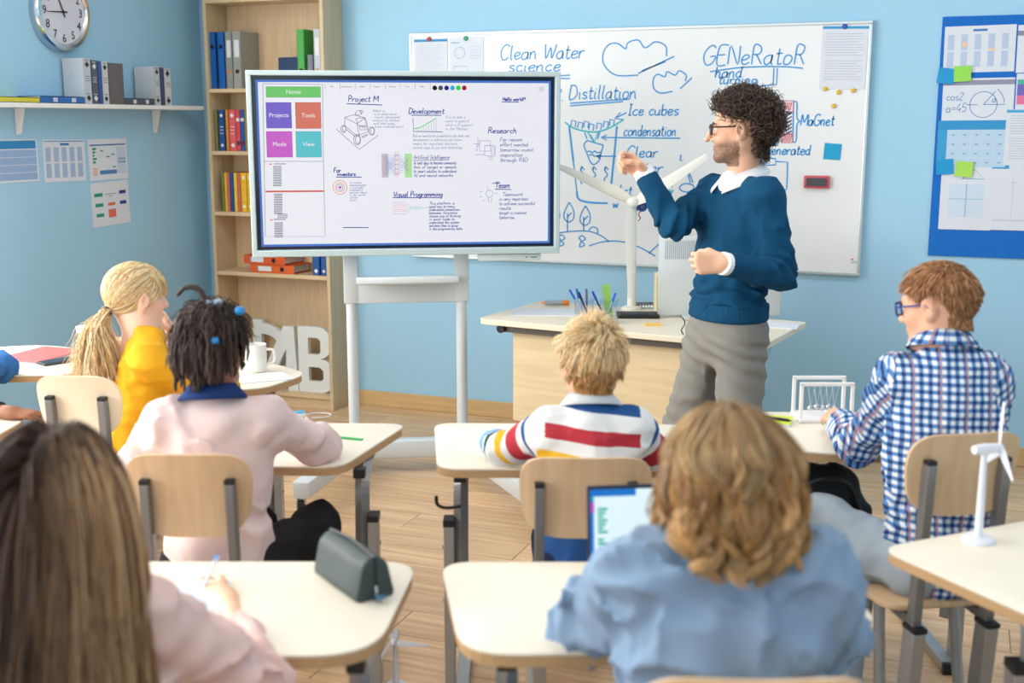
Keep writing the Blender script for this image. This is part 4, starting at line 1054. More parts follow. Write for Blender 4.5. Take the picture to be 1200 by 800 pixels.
MB().box(((bx0 + bx1) / 2, Y2, zb), (bx1 - bx0 + 0.06, 0.075, 0.085), r=0.008).build('base_beam', M_ST, dsp, smooth=True)
def dframe(q):  # seating-frame point -> display frame
    w = world(q) - dsp_loc; c, s = math.cos(DRZ), math.sin(DRZ)
    return (w[0] * c + w[1] * s, -w[0] * s + w[1] * c)
e1 = dframe(at_z(352, 575, 0.115)); e2 = dframe(at_z(640, 592, 0.115))
for nm, ex, bx in (('base_leg', e1, pxl), ('base_leg', e2, pxr)):
    MB().bar((bx, Y2, zb), (ex[0], ex[1], zb), 0.075, 0.075, r=0.008).build(nm, M_ST, dsp, smooth=True)
    MB().bar((bx, Y2, zb), (bx + (bx - (pxl + pxr) / 2) * 0.5, Y2 + 0.22, zb), 0.07, 0.07, r=0.008).build('rear_leg', M_ST, dsp, smooth=True)
    for (wx, wy) in ((ex[0], ex[1] + 0.03), (bx + (bx - (pxl + pxr) / 2) * 0.45, Y2 + 0.19)):
        m = MB(); m.lathe([(0.022, -0.016), (0.036, -0.013), (0.037, 0.0), (0.036, 0.013), (0.022, 0.016)], (wx, wy, 0.037), 18, 'X')
        cz = m.build('caster', M_BLACK, dsp, smooth=True)
        m = MB(); m.box((wx, wy, 0.062), (0.046, 0.03, 0.03), r=0.006); m.lathe([(0.014, -0.019), (0.014, 0.019)], (wx, wy, 0.037), 12, 'X'); m.build('fork', M_CHROME, cz)
# ------------------------------------------------------------------ teacher's desk
M_DTOP = mat('desk_laminate', (232, 222, 200), rough=0.38, vary=0.05, vscale=7, stretch=(1, 10, 1))
M_DPAN = wood('desk_panel', (236, 216, 176), (226, 204, 164), (0.9, 10, 10))
M_EDGE = mat('plywood_edge', (196, 160, 118), rough=0.55, vary=0.12, vscale=8, stretch=(1, 1, 40))
M_TOP = mat('table_laminate', (236, 230, 214), rough=0.34, vary=0.03, vscale=3, spec=0.45)
TZ = 0.76
tdr = math.radians(-8.0)
tdl = np.array([-2.10, 5.02])
td = wthing('teacher_desk', 'long pale teacher desk in front of the whiteboard', 'desk', (tdl[0], tdl[1], 0), tdr)
TL, TD = 1.36, 0.64
top = MB().prism(rounded([(0, 0), (TL, 0), (TL, TD), (0, TD)], [0.05, 0.03, 0.03, 0.03]), TZ - 0.026, TZ, bev=0.003).build('desktop', M_DTOP, td)
MB().box((TL / 2 + 0.03, 0.12, (TZ - 0.06 + 0.27) / 2), (TL - 0.2, 0.02, TZ - 0.06 - 0.27)).build('modesty_panel', M_DPAN, td)
MB().bar((0.10, 0.075, TZ - 0.045), (TL - 0.06, 0.075, TZ - 0.045), 0.035, 0.036).build('rail', mat('dark_rail', (96, 92, 86), rough=0.5, metal=0.3), td)
MB().lathe([(0.02, -0.02), (0.02, 0.02)], (0.10, 0.06, TZ - 0.047), 12, 'Y').build('end_cap', M_BLACK, td)
for x in (0.24, TL - 0.16):
    MB().box((x, 0.33, TZ / 2 - 0.02), (0.05, 0.07, TZ - 0.06), r=0.004).build('leg', M_STEEL, td)
    MB().box((x, 0.33, 0.02), (0.06, 0.56, 0.04), r=0.006).build('foot', M_STEEL, td)
MB().box((TL - 0.04, 0.12, TZ - 0.05), (0.05, 0.06, 0.045), r=0.006).build('bracket', mat('bracket_blue_grey', (150, 190, 206), rough=0.4), td)
c_, s_ = math.cos(tdr), math.sin(tdr)
def tdp(u, v, z=TZ):
    """pixel on the desktop plane -> world point"""
    return world(at_z(u, v, z))
# monitor seen from behind
p = tdp(842, 372); p2 = tdp(772, 372)
mon = wthing('computer_monitor', 'light grey monitor seen from behind on teacher desk', 'monitor', (p[0], p[1], TZ), YAW - 0.03)
M_MON = mat('monitor_silver', (206, 212, 214), rough=0.35, metal=0.25)
MWd, MHt = 0.565, 0.365
MB().box((0, 0, 0.012 + MHt / 2), (MWd, 0.028, MHt), r=0.006).build('shell', M_MON, mon, smooth=True)
MB().box((0, 0.016, 0.012 + MHt / 2), (MWd - 0.02, 0.004, MHt - 0.02)).build('screen', M_BLACK, mon)
m = MB()
for k in range(56): m.box((-MWd / 2 + 0.03 + k * 0.0092, -0.0143, MHt - 0.05), (0.0035, 0.001, 0.085))
m.build('vent_slots', mat('vent_grey', (150, 158, 162), rough=0.5), mon)
MB().box((-0.02, 0.0, 0.008), (0.30, 0.19, 0.014), r=0.004).build('foot', M_MON, mon)
MB().box((-0.02, 0.03, 0.06), (0.09, 0.02, 0.12), r=0.004).build('stand_arm', M_MON, mon)
# black keyboard, spiral notebook
p = tdp(748, 371); kb = wthing('keyboard', 'black keyboard lying left of the monitor', 'keyboard', (p[0], p[1], TZ), YAW - 0.05)
MB().box((0, 0, 0.008), (0.19, 0.12, 0.016), r=0.003).build('body', M_BLACK, kb)
km = MB().box((0, 0, 0), (0.013, 0.013, 0.004), r=0.001, seg=1); k0 = km.build('key', mat('key_grey', (52, 54, 60), rough=0.5), kb)
for i in range(11):
    for j in range(5):
        o = k0 if (i, j) == (0, 0) else k0.copy()
        if (i, j) != (0, 0): COL.objects.link(o); o.parent = kb
        o.location = (-0.078 + i * 0.0155, -0.036 + j * 0.0175, 0.018)
p = tdp(752, 360); nbk = wthing('spiral_notebook', 'small spiral notebook behind the keyboard', 'notebook', (p[0], p[1], TZ), YAW + 0.05)
MB().box((0, 0, 0.008), (0.12, 0.09, 0.014), r=0.001).build('pages', M_PAPER, nbk)
MB().box((0, 0, 0.017), (0.125, 0.092, 0.003)).build('cover', cov((70, 74, 82)), nbk)
for k in range(9): MB().tube([(-0.055 + k * 0.0137 + 0.0, -0.046 + 0.008 * math.cos(t), 0.011 + 0.010 * math.sin(t)) for t in np.linspace(0, 2 * PI, 9)], 0.0016, 5).build('wire_ring', M_CHROME, nbk)
p = tdp(765, 381); stk = MB().box((0, 0, 0.004), (0.072, 0.05, 0.008)).build('sticky_pad', cov((240, 196, 92)), loc=(p[0], p[1], TZ), rz=YAW + 0.05)
tag(stk, 'small yellow sticky pad on the teacher desk', 'sticky pad')
p = tdp(768, 368); o = MB().box((0, 0, 0.09), (0.03, 0.10, 0.18), r=0.003).build('file_folder', cov((240, 226, 180)), loc=(p[0] - 0.02, p[1] + 0.12, TZ), rz=YAW)
tag(o, 'cream file folder standing behind the monitor edge', 'folder')
# papers and marker
p = tdp(634, 367); o = MB().box((0, 0, 0.0015), (0.297, 0.21, 0.003)).build('paper_stack', M_PAPER, loc=(p[0], p[1] + 0.03, TZ), rz=0.3); tag(o, 'white papers lying at left on teacher desk', 'paper')
p = tdp(908, 376); o = MB().box((0, 0, 0.0025), (0.21, 0.15, 0.005)).build('paper_stack', M_PAPER, loc=(p[0] + 0.02, p[1] - 0.12, TZ), rz=0.0); tag(o, 'white papers lying right of the monitor', 'paper')
p = tdp(652, 358); mk = wthing('highlighter', 'orange and grey highlighter lying on papers', 'pen', (p[0], p[1], TZ + 0.003 + 0.012), YAW)
MB().lathe([(0.008, -0.055), (0.012, -0.05), (0.012, 0.03)], (0, 0, 0), 14, 'X').build('barrel', cov((150, 160, 172)), mk, smooth=True)
MB().lathe([(0.0125, 0.03), (0.0125, 0.062), (0.010, 0.065)], (0, 0, 0), 14, 'X').build('cap', cov((232, 138, 48)), mk, smooth=True)
MB().lathe([(0.004, -0.072), (0.009, -0.055)], (0, 0, 0), 14, 'X').build('tip', cov((232, 150, 70)), mk, smooth=True)
# pen cups with pens
M_GLASS = mat('clear_plastic', (236, 242, 250), rough=0.06, trans=1.0, ior=1.2, spec=0.3)
def cup(label, u, v):
    p = tdp(u, v); t = wthing('pen_cup', label, 'cup', (p[0], p[1], TZ), YAW)
    m = MB(); m.lathe([(0.040, 0.001), (0.044, 0.11), (0.0425, 0.11), (0.0385, 0.004)], n=28)
    m.build('body', M_GLASS, t, smooth=True); return p
pc1 = cup('clear plastic pen cup left of its twin', 684, 379); pc2 = cup('clear plastic pen cup nearer the turbine', 714, 379)
def pen(label, cupp, u, v, base, rgb, ink_, L_=0.15, kind='biro', r=0.0045):
    """leaning pen: from a point inside its cup towards the photo point of its top"""
    b = np.array([cupp[0] + base[0], cupp[1] + base[1], TZ + 0.012])
    d = (cupp - 0) @ FV; q = at_depth(u, v, d + base[2]); tp = world(q)
    ax = Vector(tp - b).normalized(); tp = Vector(b) + ax * (Vector(tp - b).length)
    t = wthing('pen' if kind != 'ruler' else 'ruler', label, 'pen' if kind != 'ruler' else 'ruler', tuple(b), 0, 'pens in the cups')
    ln = (tp - Vector(b)).length
    if kind == 'ruler':
        MB().bar((0, 0, 0), tuple(ax * ln), 0.034, 0.003, up=tuple(-FV)).build('blade', mat('green_plastic', (172, 226, 120), rough=0.3, trans=0.3), t); return
    MB().tube([(0, 0, 0), tuple(ax * 0.012), tuple(ax * ln * 0.72)], [0.001, r * 0.85, r * 0.85], 10).build('barrel', cov(ink_), t, smooth=True)
    MB().tube([tuple(ax * ln * 0.70), tuple(ax * (ln * 0.97)), tuple(ax * ln)], [r * 1.25, r * 1.2, r * 0.7], 10).build('cap', cov(rgb), t, smooth=True)
    MB().bar(tuple(ax * ln * 0.72 + Vector((0, 0, 0)) - Vector(FV) * r * 1.6), tuple(ax * ln * 0.96 - Vector(FV) * r * 1.6), 0.003, 0.0015).build('clip', cov(rgb), t)
pen('blue capped pen leaning furthest left in the cups', pc1, 667, 339, (0.02, 0.0, 0), (34, 104, 196), (206, 214, 230))
pen('blue capped pen second from left in the cups', pc1, 675.5, 338, (0.0, 0.01, 0), (34, 100, 190), (214, 220, 236))
pen('dark purple pen standing upright in the left cup', pc1, 687, 338, (0.02, -0.008, 0), (96, 84, 130), (70, 64, 100), L_=.15)
pen('navy pen crossing to the right in the left cup', pc1, 678, 342, (0.03, 0.004, 0.01), (40, 46, 96), (40, 48, 110))
pen('blue and navy pen between the two cups', pc2, 694, 341, (-0.015, 0, 0), (40, 76, 190), (44, 46, 90))
pen('blue capped pen leaning right in the right cup', pc2, 721.5, 343, (-0.022, 0.0, 0), (30, 104, 196), (190, 208, 226))
pen('translucent green ruler standing in the right cup', pc2, 710, 333, (-0.004, 0.012, 0), (0, 0, 0), (0, 0, 0), kind='ruler')
# big white model wind turbine
M_TUR = mat('turbine_white', (240, 240, 232), rough=0.4)
p = tdp(740, 362); tur = wthing('model_wind_turbine', 'tall white model wind turbine on the teacher desk', 'model turbine', (p[0], p[1], TZ), YAW)
dT = p @ FV; scl = 1423.0 / dT
hubz = at_depth(736, 236, dT)[2] - TZ
MB().lathe([(0.048, 0), (0.048, 0.008), (0.03, 0.016)], (0, 0, 0), 28).build('base', M_TUR, tur, smooth=True)
MB().tube([(0, 0, 0.008), (0, 0, hubz - 0.02)], 0.022, 18, 0.016).build('tower', M_TUR, tur, smooth=True)
m = MB(); m.tube([(0.01, 0.05, hubz), (0, 0.0, hubz), (-0.01, -0.06, hubz)], [0.022, 0.03, 0.026], 16); m.build('nacelle', M_TUR, tur, smooth=True)
MB().ball((-0.012, -0.07, hubz), 0.03, 16).build('hub', M_TUR, tur, smooth=True)
def blade(parent, c, tip, w0, w1, ydir, m, name='blade', th=0.006):
    """tapered airfoil blade from c to tip (local points)"""
    c = Vector(c); t = Vector(tip) - c; ln = t.length; t.normalize(); yv = Vector(ydir).normalized(); x = t.cross(yv).normalized()
    b2 = bmesh.new(); rings = []
    for k in range(9):
        s = k / 8; w = w0 * 0.55 + (w0 * 0.45) * math.sin(min(1, s * 4) * PI / 2) if s < .25 else w0 + (w1 - w0) * (s - .25) / .75
        tw = 0.5 * (1 - s); xx = x * math.cos(tw) + yv * math.sin(tw); yy = -x * math.sin(tw) + yv * math.cos(tw)
        o = c + t * ln * s
        rings.append([b2.verts.new(o + xx * (w * a) + yy * (th * b * (1 - .6 * s))) for a, b in ((-.35, 0), (-.1, 1), (.3, .6), (.65, 0), (.3, -.4), (-.1, -.7))])
    for a, b in zip(rings, rings[1:]):
        for k in range(6): b2.faces.new([a[k], a[(k + 1) % 6], b[(k + 1) % 6], b[k]])
    b2.faces.new(rings[0]); b2.faces.new(rings[-1])
    mb = MB(); mb._merge(b2); return mb.build(name, m, parent, smooth=True)
def tloc(u, v, dy): q = at_depth(u, v, dT + dy); return (q[0] - p @ RV, q[1] - dT, q[2] - TZ)
hc = (-0.012, -0.075, hubz)
blade(tur, hc, tloc(655, 196, -0.075), 0.062, 0.026, (0, -1, 0), M_TUR)
blade(tur, hc, tloc(828, 182, -0.075), 0.062, 0.030, (0, -1, 0), M_TUR)
blade(tur, hc, tloc(741, 350, -0.085), 0.062, 0.030, (0, -1, 0), M_TUR)
mo = MB().lathe([(0.024, -0.012), (0.024, 0.012)], (0.036, -0.05, hubz - 0.02), 18, 'Y').build('motor', cov((36, 70, 140)), tur, smooth=True)
MB().lathe([(0.008, -0.016), (0.008, 0.0)], (0.036, -0.05, hubz - 0.02), 12, 'Y').build('spindle', M_CHROME, mo)
MB().tube([tuple(q) for q in smooth_path([(0.03, -0.05, hubz - 0.04), (0.02, -0.055, hubz - 0.06), (0.03, -0.045, hubz - 0.075), (0.022, -0.03, hubz - 0.09)])], 0.003, 6).build('wire', cov((196, 110, 60)), tur)

# ------------------------------------------------------------------ pupil desks
DZ = 0.72
def desk(label, poly, legs, rad=0.07, hook=None, footdir=(0, 1)):
    """poly in the seating frame; legs: list of (x, y) just under the top, nearer edge"""
    cx = sum(a for a, b in poly) / len(poly); cy = sum(b for a, b in poly) / len(poly)
    t = thing('school_desk', label, 'desk', (cx, cy, 0), 0, 'pupil desks')
    P = rounded([(a - cx, b - cy) for a, b in poly], rad, 7)
    tp = MB().prism(P, DZ - 0.006, DZ, bev=0.0015).build('tabletop', M_TOP, t, smooth=True)
    MB().prism([(a * 0.997, b * 0.997) for a, b in P], DZ - 0.027, DZ - 0.006).build('edge_band', M_EDGE, tp)
    fx, fy = footdir; fl_ = math.hypot(fx, fy); fx, fy = fx / fl_, fy / fl_
    ends = []
    for (lx, ly) in legs:
        x, y = lx - cx, ly - cy
        # black bracket, bent inner tube, outer sleeve with cap, foot
        MB().box((x - fx * 0.03, y - fy * 0.03, DZ - 0.042), (0.034, 0.034, 0.028), r=0.003).build('bracket', M_BLACK, t)
        pts = [(x + fx * 0.30, y + fy * 0.30, DZ - 0.045), (x + fx * 0.14, y + fy * 0.14, DZ - 0.045), (x + fx * 0.06, y + fy * 0.06, DZ - 0.06), (x + fx * 0.02, y + fy * 0.02, DZ - 0.10), (x + fx * 0.012, y + fy * 0.012, DZ - 0.18), (x, y, DZ - 0.30), (x, y, 0.16)]
        lg = MB().tube([tuple(q) for q in smooth_path(pts, 4)], 0.021, 4).build('leg', M_STEEL, t)
        xo = x + (0.033 if lx > cx else -0.033)
        MB().box((xo, y, 0.02 + (DZ - 0.21) / 2), (0.03, 0.052, DZ - 0.21), r=0.003).build('leg_sleeve', M_STEEL, t)
        MB().box((xo, y, DZ - 0.182), (0.033, 0.055, 0.020), r=0.002).build('sleeve_cap', M_BLACK, t)
        for bz_ in (0.46, 0.30): MB().lathe([(0.006, 0), (0.006, 0.003), (0.003, 0.005)], (xo + (0.0155 if lx > cx else -0.0155), y, bz_), 8, 'X', None if lx > cx else Matrix.Rotation(PI, 3, 'Z')).build('bolt', M_CHROME, t)
        MB().bar((x - fx * 0.06, y - fy * 0.06, 0.018), (x + fx * 0.42, y + fy * 0.42, 0.018), 0.04, 0.032, r=0.004).build('foot', M_STEEL, t)
        MB().box((x - fx * 0.06, y - fy * 0.06, 0.018), (0.046, 0.02, 0.036), rz=math.atan2(fy, fx) - PI / 2, r=0.003).build('foot_cap', M_BLACK, t)
        ends.append((x, y))
    if len(ends) > 1:
        MB().bar((ends[0][0] + fx * .02, ends[0][1] + fy * .02, 0.33), (ends[1][0] + fx * .02, ends[1][1] + fy * .02, 0.33), 0.03, 0.04, r=0.003).build('crossbar', M_STEEL, t)
    if hook:
        x, y = hook[0] - cx, hook[1] - cy; s = hook[2]
        MB().tube([tuple(q) for q in smooth_path([(x, y, DZ - 0.135), (x + s * 0.04, y, DZ - 0.14), (x + s * 0.065, y, DZ - 0.13), (x + s * 0.068, y, DZ - 0.105)])], 0.005, 8).build('bag_hook', M_BLACK, t, smooth=True)
    return t
desk('pale desk of the girl in the pink sweater', [(-1.08, 3.19), (-0.47, 3.16), (-0.325, 3.64), (-1.14, 3.67)], [(-0.43, 3.28), (-1.06, 3.28)])
desk('pale desk of the boy in the striped jersey', [(-0.205, 3.145), (0.47, 3.145), (0.55, 3.63), (-0.245, 3.65)], [(-0.145, 3.24), (0.44, 3.24)], hook=(-0.145, 3.23, -1))
desk('near desk with the dark green pencil case on it', [(-0.96, 1.985), (-0.245, 1.985), (-0.20, 2.445), (-1.0, 2.445)], [(-0.285, 2.07), (-0.92, 2.07)], rad=[0.09, 0.12, 0.09, 0.07])
desk('near desk with tablet in front of the denim shirt', [(-0.09, 1.985), (0.63, 2.02), (0.70, 2.16), (0.63, 2.44), (-0.155, 2.445)], [(-0.01, 2.08), (0.585, 2.12)], rad=[0.11, 0.08, 0.06, 0.08, 0.08])
desk('desk of the boy in the checked shirt', [(0.70, 3.42), (0.86, 3.30), (1.15, 3.29), (1.42, 3.40), (1.42, 3.78), (0.70, 3.80)], [(0.80, 3.42), (1.33, 3.45)], rad=0.10)
ca, sa = 0.911, 0.413
c0 = np.array([0.815, 2.53]); e1_ = np.array([ca, sa]); e2_ = np.array([0.437, -0.9])
q = [tuple(c0 + e2_ * .5), tuple(c0 + e1_ * .72 + e2_ * .5), tuple(c0 + e1_ * .72), tuple(c0)]
desk('cropped desk at the right edge with small turbine', q, [tuple(c0 + e1_ * 0.15 + e2_ * 0.30), tuple(c0 + e1_ * 0.6 + e2_ * 0.30)], rad=[0.07, 0.07, 0.07, 0.06], footdir=(-0.437, 0.9))
desk('pale desk with red folder by the left wall', [(-2.35, 4.33), (-1.64, 4.38), (-1.60, 4.72), (-1.98, 5.03), (-2.35, 4.84)], [(-1.76, 4.45), (-2.27, 4.45)], rad=[.07, .10, .14, .2, .1])
desk('pale desk of the girl in the yellow top', [(-1.52, 4.19), (-0.90, 4.12), (-0.765, 4.40), (-0.98, 4.64), (-1.54, 4.68)], [(-0.90, 4.27), (-1.45, 4.30)], rad=[.08, .1, .09, .12, .08])
desk('desk under the forearm with dark wristband at left edge', [(-2.20, 3.40), (-1.56, 3.40), (-1.55, 3.74), (-2.2, 3.78)], [(-1.64, 3.48), (-2.13, 3.48)], rad=.08)

# ------------------------------------------------------------------ chairs
M_PLY = mat('beech_plywood', (222, 192, 156), rough=0.42, rgb2=(210, 178, 142), vscale=4, stretch=(10, 2, 1.2), spec=0.4)
M_PLYE = mat('plywood_edge_light', (226, 204, 168), rough=0.5)
M_POST = mat('post_grey', (132, 134, 136), rough=0.4, metal=0.5)
def chair(label, q, rot, zt=0.885, w=0.345, bh=0.235, seat_z=0.44, ply=None):
    t = thing('school_chair', label, 'chair', (q[0], q[1], 0), rot, 'school chairs')
    ply = ply or M_PLY
    # curved shell backrest: backrest surface at y ~ 0 (facing +y), thickness 0.011
    nx_, nz_ = 20, 12; z0, z1 = zt - bh, zt; R_ = 0.62
    def bow(x): return -R_ + math.sqrt(R_ * R_ - x * x)      # edges come forward (+y)
    b2 = bmesh.new()
    out = rounded([(-w / 2 + .016, z0), (w / 2 - .016, z0), (w / 2, z1), (-w / 2, z1)], [.09, .09, .08, .08], 6)
    xs = np.linspace(-w / 2, w / 2, nx_ + 1)
    # build as strips between lower and upper outline
    def span(x):
        zs = []
        for i in range(len(out)):
            a, b = out[i], out[(i + 1) % len(out)]
            if (a[0] - x) * (b[0] - x) <= 0 and abs(a[0] - b[0]) > 1e-9:
                zs.append(a[1] + (b[1] - a[1]) * (x - a[0]) / (b[0] - a[0]))
        return (min(zs), max(zs)) if zs else ((z0 + z1) / 2,) * 2
    w_ = 2 * max(p_[0] for p_ in out)
    xs = [-w_ / 2 + 1e-4] + [-w_ / 2 + w_ * (0.5 - 0.5 * math.cos(PI * k / nx_)) for k in range(1, nx_)] + [w_ / 2 - 1e-4]
    th = 0.011; fr_, bk_ = [], []
    for x in xs:
        a, b = span(x); f_, g_ = [], []
        for k in range(nz_ + 1):
            z = a + (b - a) * k / nz_
            y = -bow(x) - 0.05 * ((z - z0) / bh - 0.4) ** 2 - 0.02 * (z - z0) / bh
            f_.append(b2.verts.new((x, y, z))); g_.append(b2.verts.new((x, y - th, z)))
        fr_.append(f_); bk_.append(g_)
    n1, n2 = len(xs) - 1, nz_
    for i in range(n1):
        for k in range(n2):
            b2.faces.new([fr_[i][k], fr_[i + 1][k], fr_[i + 1][k + 1], fr_[i][k + 1]])
            b2.faces.new([bk_[i][k], bk_[i][k + 1], bk_[i + 1][k + 1], bk_[i + 1][k]])
        b2.faces.new([fr_[i][0], bk_[i][0], bk_[i + 1][0], fr_[i + 1][0]]); b2.faces.new([fr_[i][n2], fr_[i + 1][n2], bk_[i + 1][n2], bk_[i][n2]])
    for k in range(n2):
        b2.faces.new([fr_[0][k], fr_[0][k + 1], bk_[0][k + 1], bk_[0][k]]); b2.faces.new([fr_[n1][k], bk_[n1][k], bk_[n1][k + 1], fr_[n1][k + 1]])
    mb = MB(); mb._merge(b2); mb.build('backrest', ply, t, smooth=True)
    # seat
    b2 = bmesh.new(); rows = []
    so = rounded([(-0.165, 0.02), (0.165, 0.02), (0.185, 0.38), (-0.185, 0.38)], [.05, .05, .06, .06], 5)
    sb = MB(); sb.prism(so, seat_z - 0.014, seat_z, bev=0.003)
    for v in sb.bm.verts:
        v.co.z += -0.045 * max(0, (v.co.y - 0.28) / 0.1) ** 2 - 0.012 * (1 - min(1, abs(v.co.x) / 0.15)) + 0.006
    sb.build('seat', ply, t, smooth=True)
    for s in (-1, 1):
        px_ = s * (w / 2 - 0.055); yb = -bow(px_) - th - 0.016
        MB().bar((px_, yb - 0.008, zt - 0.075), (px_, yb + 0.03, 0.22), 0.024, 0.034, r=0.003, up=(0, 1, 0)).build('back_post', M_POST, t)
        MB().bar((px_, yb + 0.012, seat_z - 0.05), (px_, yb + 0.045, 0.02), 0.036, 0.056, r=0.004, up=(0, 1, 0)).build('post_sleeve', M_STEEL, t)
        MB().box((px_, yb + 0.012, seat_z - 0.045), (0.039, 0.059, 0.012), r=0.002).build('sleeve_cap', M_BLACK, t)
        MB().box((px_, yb - 0.008, zt - 0.071), (0.024, 0.032, 0.012), r=0.002).build('post_cap', M_BLACK, t)
        MB().bar((px_, yb + 0.01, seat_z - 0.032), (px_, 0.33, seat_z - 0.026), 0.022, 0.026, r=0.003).build('seat_rail', M_POST, t)
        MB().tube([tuple(q_) for q_ in smooth_path([(px_ * 1.05, 0.17, seat_z - 0.04), (px_ * 1.1, 0.15, 0.30), (px_ * 1.15, 0.11, 0.12), (px_ * 1.18, 0.02, 0.03), (px_ * 1.2, -0.10, 0.018)], 5)], 0.015, 10).build('leg', M_STEEL, t, smooth=True)
        MB().bar((px_ * 1.2, -0.12, 0.017), (px_ * 1.2, 0.34, 0.017), 0.03, 0.03, r=0.004).build('runner', M_STEEL, t)
        for zz in (zt - 0.11, zt - 0.19):
            MB().lathe([(0.007, 0), (0.007, 0.003), (0.003, 0.005)], (px_, -bow(px_) + 0.001 - 0.03 * 0.4, zz), 10, 'Y').build('bolt', M_CHROME, t)
    MB().bar((-(w / 2 - 0.055) * 1.15, 0.10, 0.12), ((w / 2 - 0.055) * 1.15, 0.10, 0.12), 0.03, 0.022, r=0.003).build('stretcher', M_STEEL, t)
    return t
# front face of each backrest stands at these seating-frame spots
q = at_depth(224, 580, 2.80); chair('plywood chair of the girl in the pink sweater', (q[0], 2.80), 0.0, zt=at_depth(224, 527, 2.80)[2], w=0.315, bh=0.215)
q = at_depth(686, 585, 2.80); chair('plywood chair of the boy in the striped jersey', (q[0], 2.80), 0.0, zt=at_depth(690, 531, 2.80)[2], w=0.335, bh=0.21)
q = at_depth(95, 470, 3.55); chair('plywood chair of the girl in the yellow top', (q[0], 3.55), -0.10, zt=at_depth(95, 437, 3.55)[2], w=0.275, bh=0.2, ply=mat('lit_plywood', (236, 222, 196), rough=0.42, vary=0.04))  # same plywood, coloured paler for the strong light on it
q = at_depth(1125, 560, 2.86); chair('plywood chair of the boy in the checked shirt', (q[0], 2.86), 0.18, zt=at_depth(1125, 503, 2.86)[2], w=0.31, bh=0.215)
q = at_depth(885, 790, 1.52); chair('chair at the bottom edge behind the denim shirt', (q[0], 1.52), 0.0, zt=at_depth(885, 781, 1.52)[2], w=0.34, bh=0.23)
q = at_depth(70, 560, 1.47); chair('chair of the long haired girl at the lower left', (q[0], 1.47), -0.05, zt=0.86, w=0.33, bh=0.22)

# ------------------------------------------------------------------ small things on the pupil desks
# pencil case
a = at_z(400, 690, DZ); pcs = thing('pencil_case', 'dark green pencil case with blue zip tab', 'pencil case', (a[0] + 0.02, a[1] + 0.03, DZ), -0.98)
M_CASE = mat('case_fabric', (58, 72, 72), rough=0.55, vary=0.1, vscale=20, bump=0.3, bscale=160)
prof = rounded([(-0.045, 0.0), (0.045, 0.0), (0.028, 0.075), (0.0, 0.092), (-0.028, 0.075)], 0.014, 4)
b2 = bmesh.new(); rings = []
for k, x in enumerate([-0.1, -0.096, -0.05, 0.0, 0.05, 0.096, 0.1]):
    sc_ = 0.94 if k in (0, 6) else 1.0 + (0.03 if k == 3 else 0)
    rings.append([b2.verts.new((x, a_ * sc_, b_ * sc_)) for a_, b_ in prof])
for r0, r1 in zip(rings, rings[1:]):
    for k in range(len(prof)): b2.faces.new([r0[k], r0[(k + 1) % len(prof)], r1[(k + 1) % len(prof)], r1[k]])
b2.faces.new(rings[0]); b2.faces.new(rings[-1])
mb = MB(); mb._merge(b2); mb.build('body', M_CASE, pcs, smooth=True)
MB().tube([(-0.101, 0, 0.088), (0, 0, 0.0965), (0.101, 0, 0.088), (0.103, 0.0, 0.03)], 0.003, 6).build('zip', M_BLACK, pcs)
zt_ = MB().box((0.118, 0.0, 0.012), (0.032, 0.016, 0.006), r=0.002, ry=-0.2).build('zip_tab', cov((64, 104, 140)), pcs)
MB().tube([(0.103, 0, 0.03), (0.106, 0, 0.015)], 0.003, 6).build('zip_puller', M_CHROME, pcs)
# small blue paper at the writing hand
a = at_z(236, 700, DZ); o = MB().box((0, 0, 0.001), (0.12, 0.15, 0.002)).build('note_sheet', cov((206, 224, 244)), loc=tuple(world((a[0], a[1], DZ))), rz=YAW + 0.3); tag(o, 'pale blue note sheet under the writing hand', 'paper')
# green strip on the pink girl's desk
a = at_z(408, 514, DZ); o = MB().box((0, 0, 0.002), (0.095, 0.014, 0.004), r=0.001).build('ruler', mat('green_strip', (30, 176, 84), rough=0.4), loc=tuple(world((a[0], a[1], DZ))), rz=YAW - 0.35); tag(o, 'short green plastic strip on the pink sweater desk', 'ruler')
# blue gadget with white cable
a = at_z(350, 490, DZ); gd = thing('gadget', 'small blue and white gadget with thin white cable', 'gadget', (a[0], a[1], DZ), 0.2)
MB().box((0, 0, 0.010), (0.045, 0.03, 0.018), r=0.006).build('body', cov((226, 234, 240)), gd, smooth=True); MB().box((0, 0, 0.021), (0.038, 0.024, 0.004), r=0.002).build('lid', cov((50, 170, 220)), gd)
MB().tube([tuple(q_) for q_ in smooth_path([(0.02, 0, 0.008), (0.05, 0.05, 0.003), (0.10, 0.03, 0.003), (0.09, -0.01, 0.003), (0.04, -0.015, 0.003)], 5)], 0.0018, 6).build('cable', cov((226, 228, 232)), gd)
# cup, folder and phone on the far left desks
a = at_z(96, 407, DZ); cp_ = thing('paper_cup', 'red and white paper cup on the far left desk', 'cup', (a[0] + 0.02, a[1], DZ), 0)
MB().lathe([(0.025, 0.001), (0.036, 0.085), (0.038, 0.085), (0.038, 0.089), (0.033, 0.089), (0.023, 0.004)], n=24).build('body', cov((236, 150, 120)), cp_, smooth=True)
MB().lathe([(0.0372, 0.068), (0.0395, 0.090), (0.036, 0.0905)], n=24).build('rim', cov((240, 240, 236)), cp_, smooth=True)
a = at_z(48, 417, DZ); fd = thing('folder', 'red folder on the desk by the left wall', 'folder', (a[0], a[1], DZ), -0.35)
MB().box((0, 0, 0.003), (0.20, 0.27, 0.006)).build('papers', M_PAPER, fd); MB().box((0, 0, 0.0075), (0.21, 0.28, 0.003), r=0.001).build('cover', cov((232, 104, 104)), fd)
a = at_z(70, 424, DZ); ph = thing('phone', 'dark phone lying in front of the red folder', 'phone', (a[0], a[1] - 0.01, DZ), -0.75)
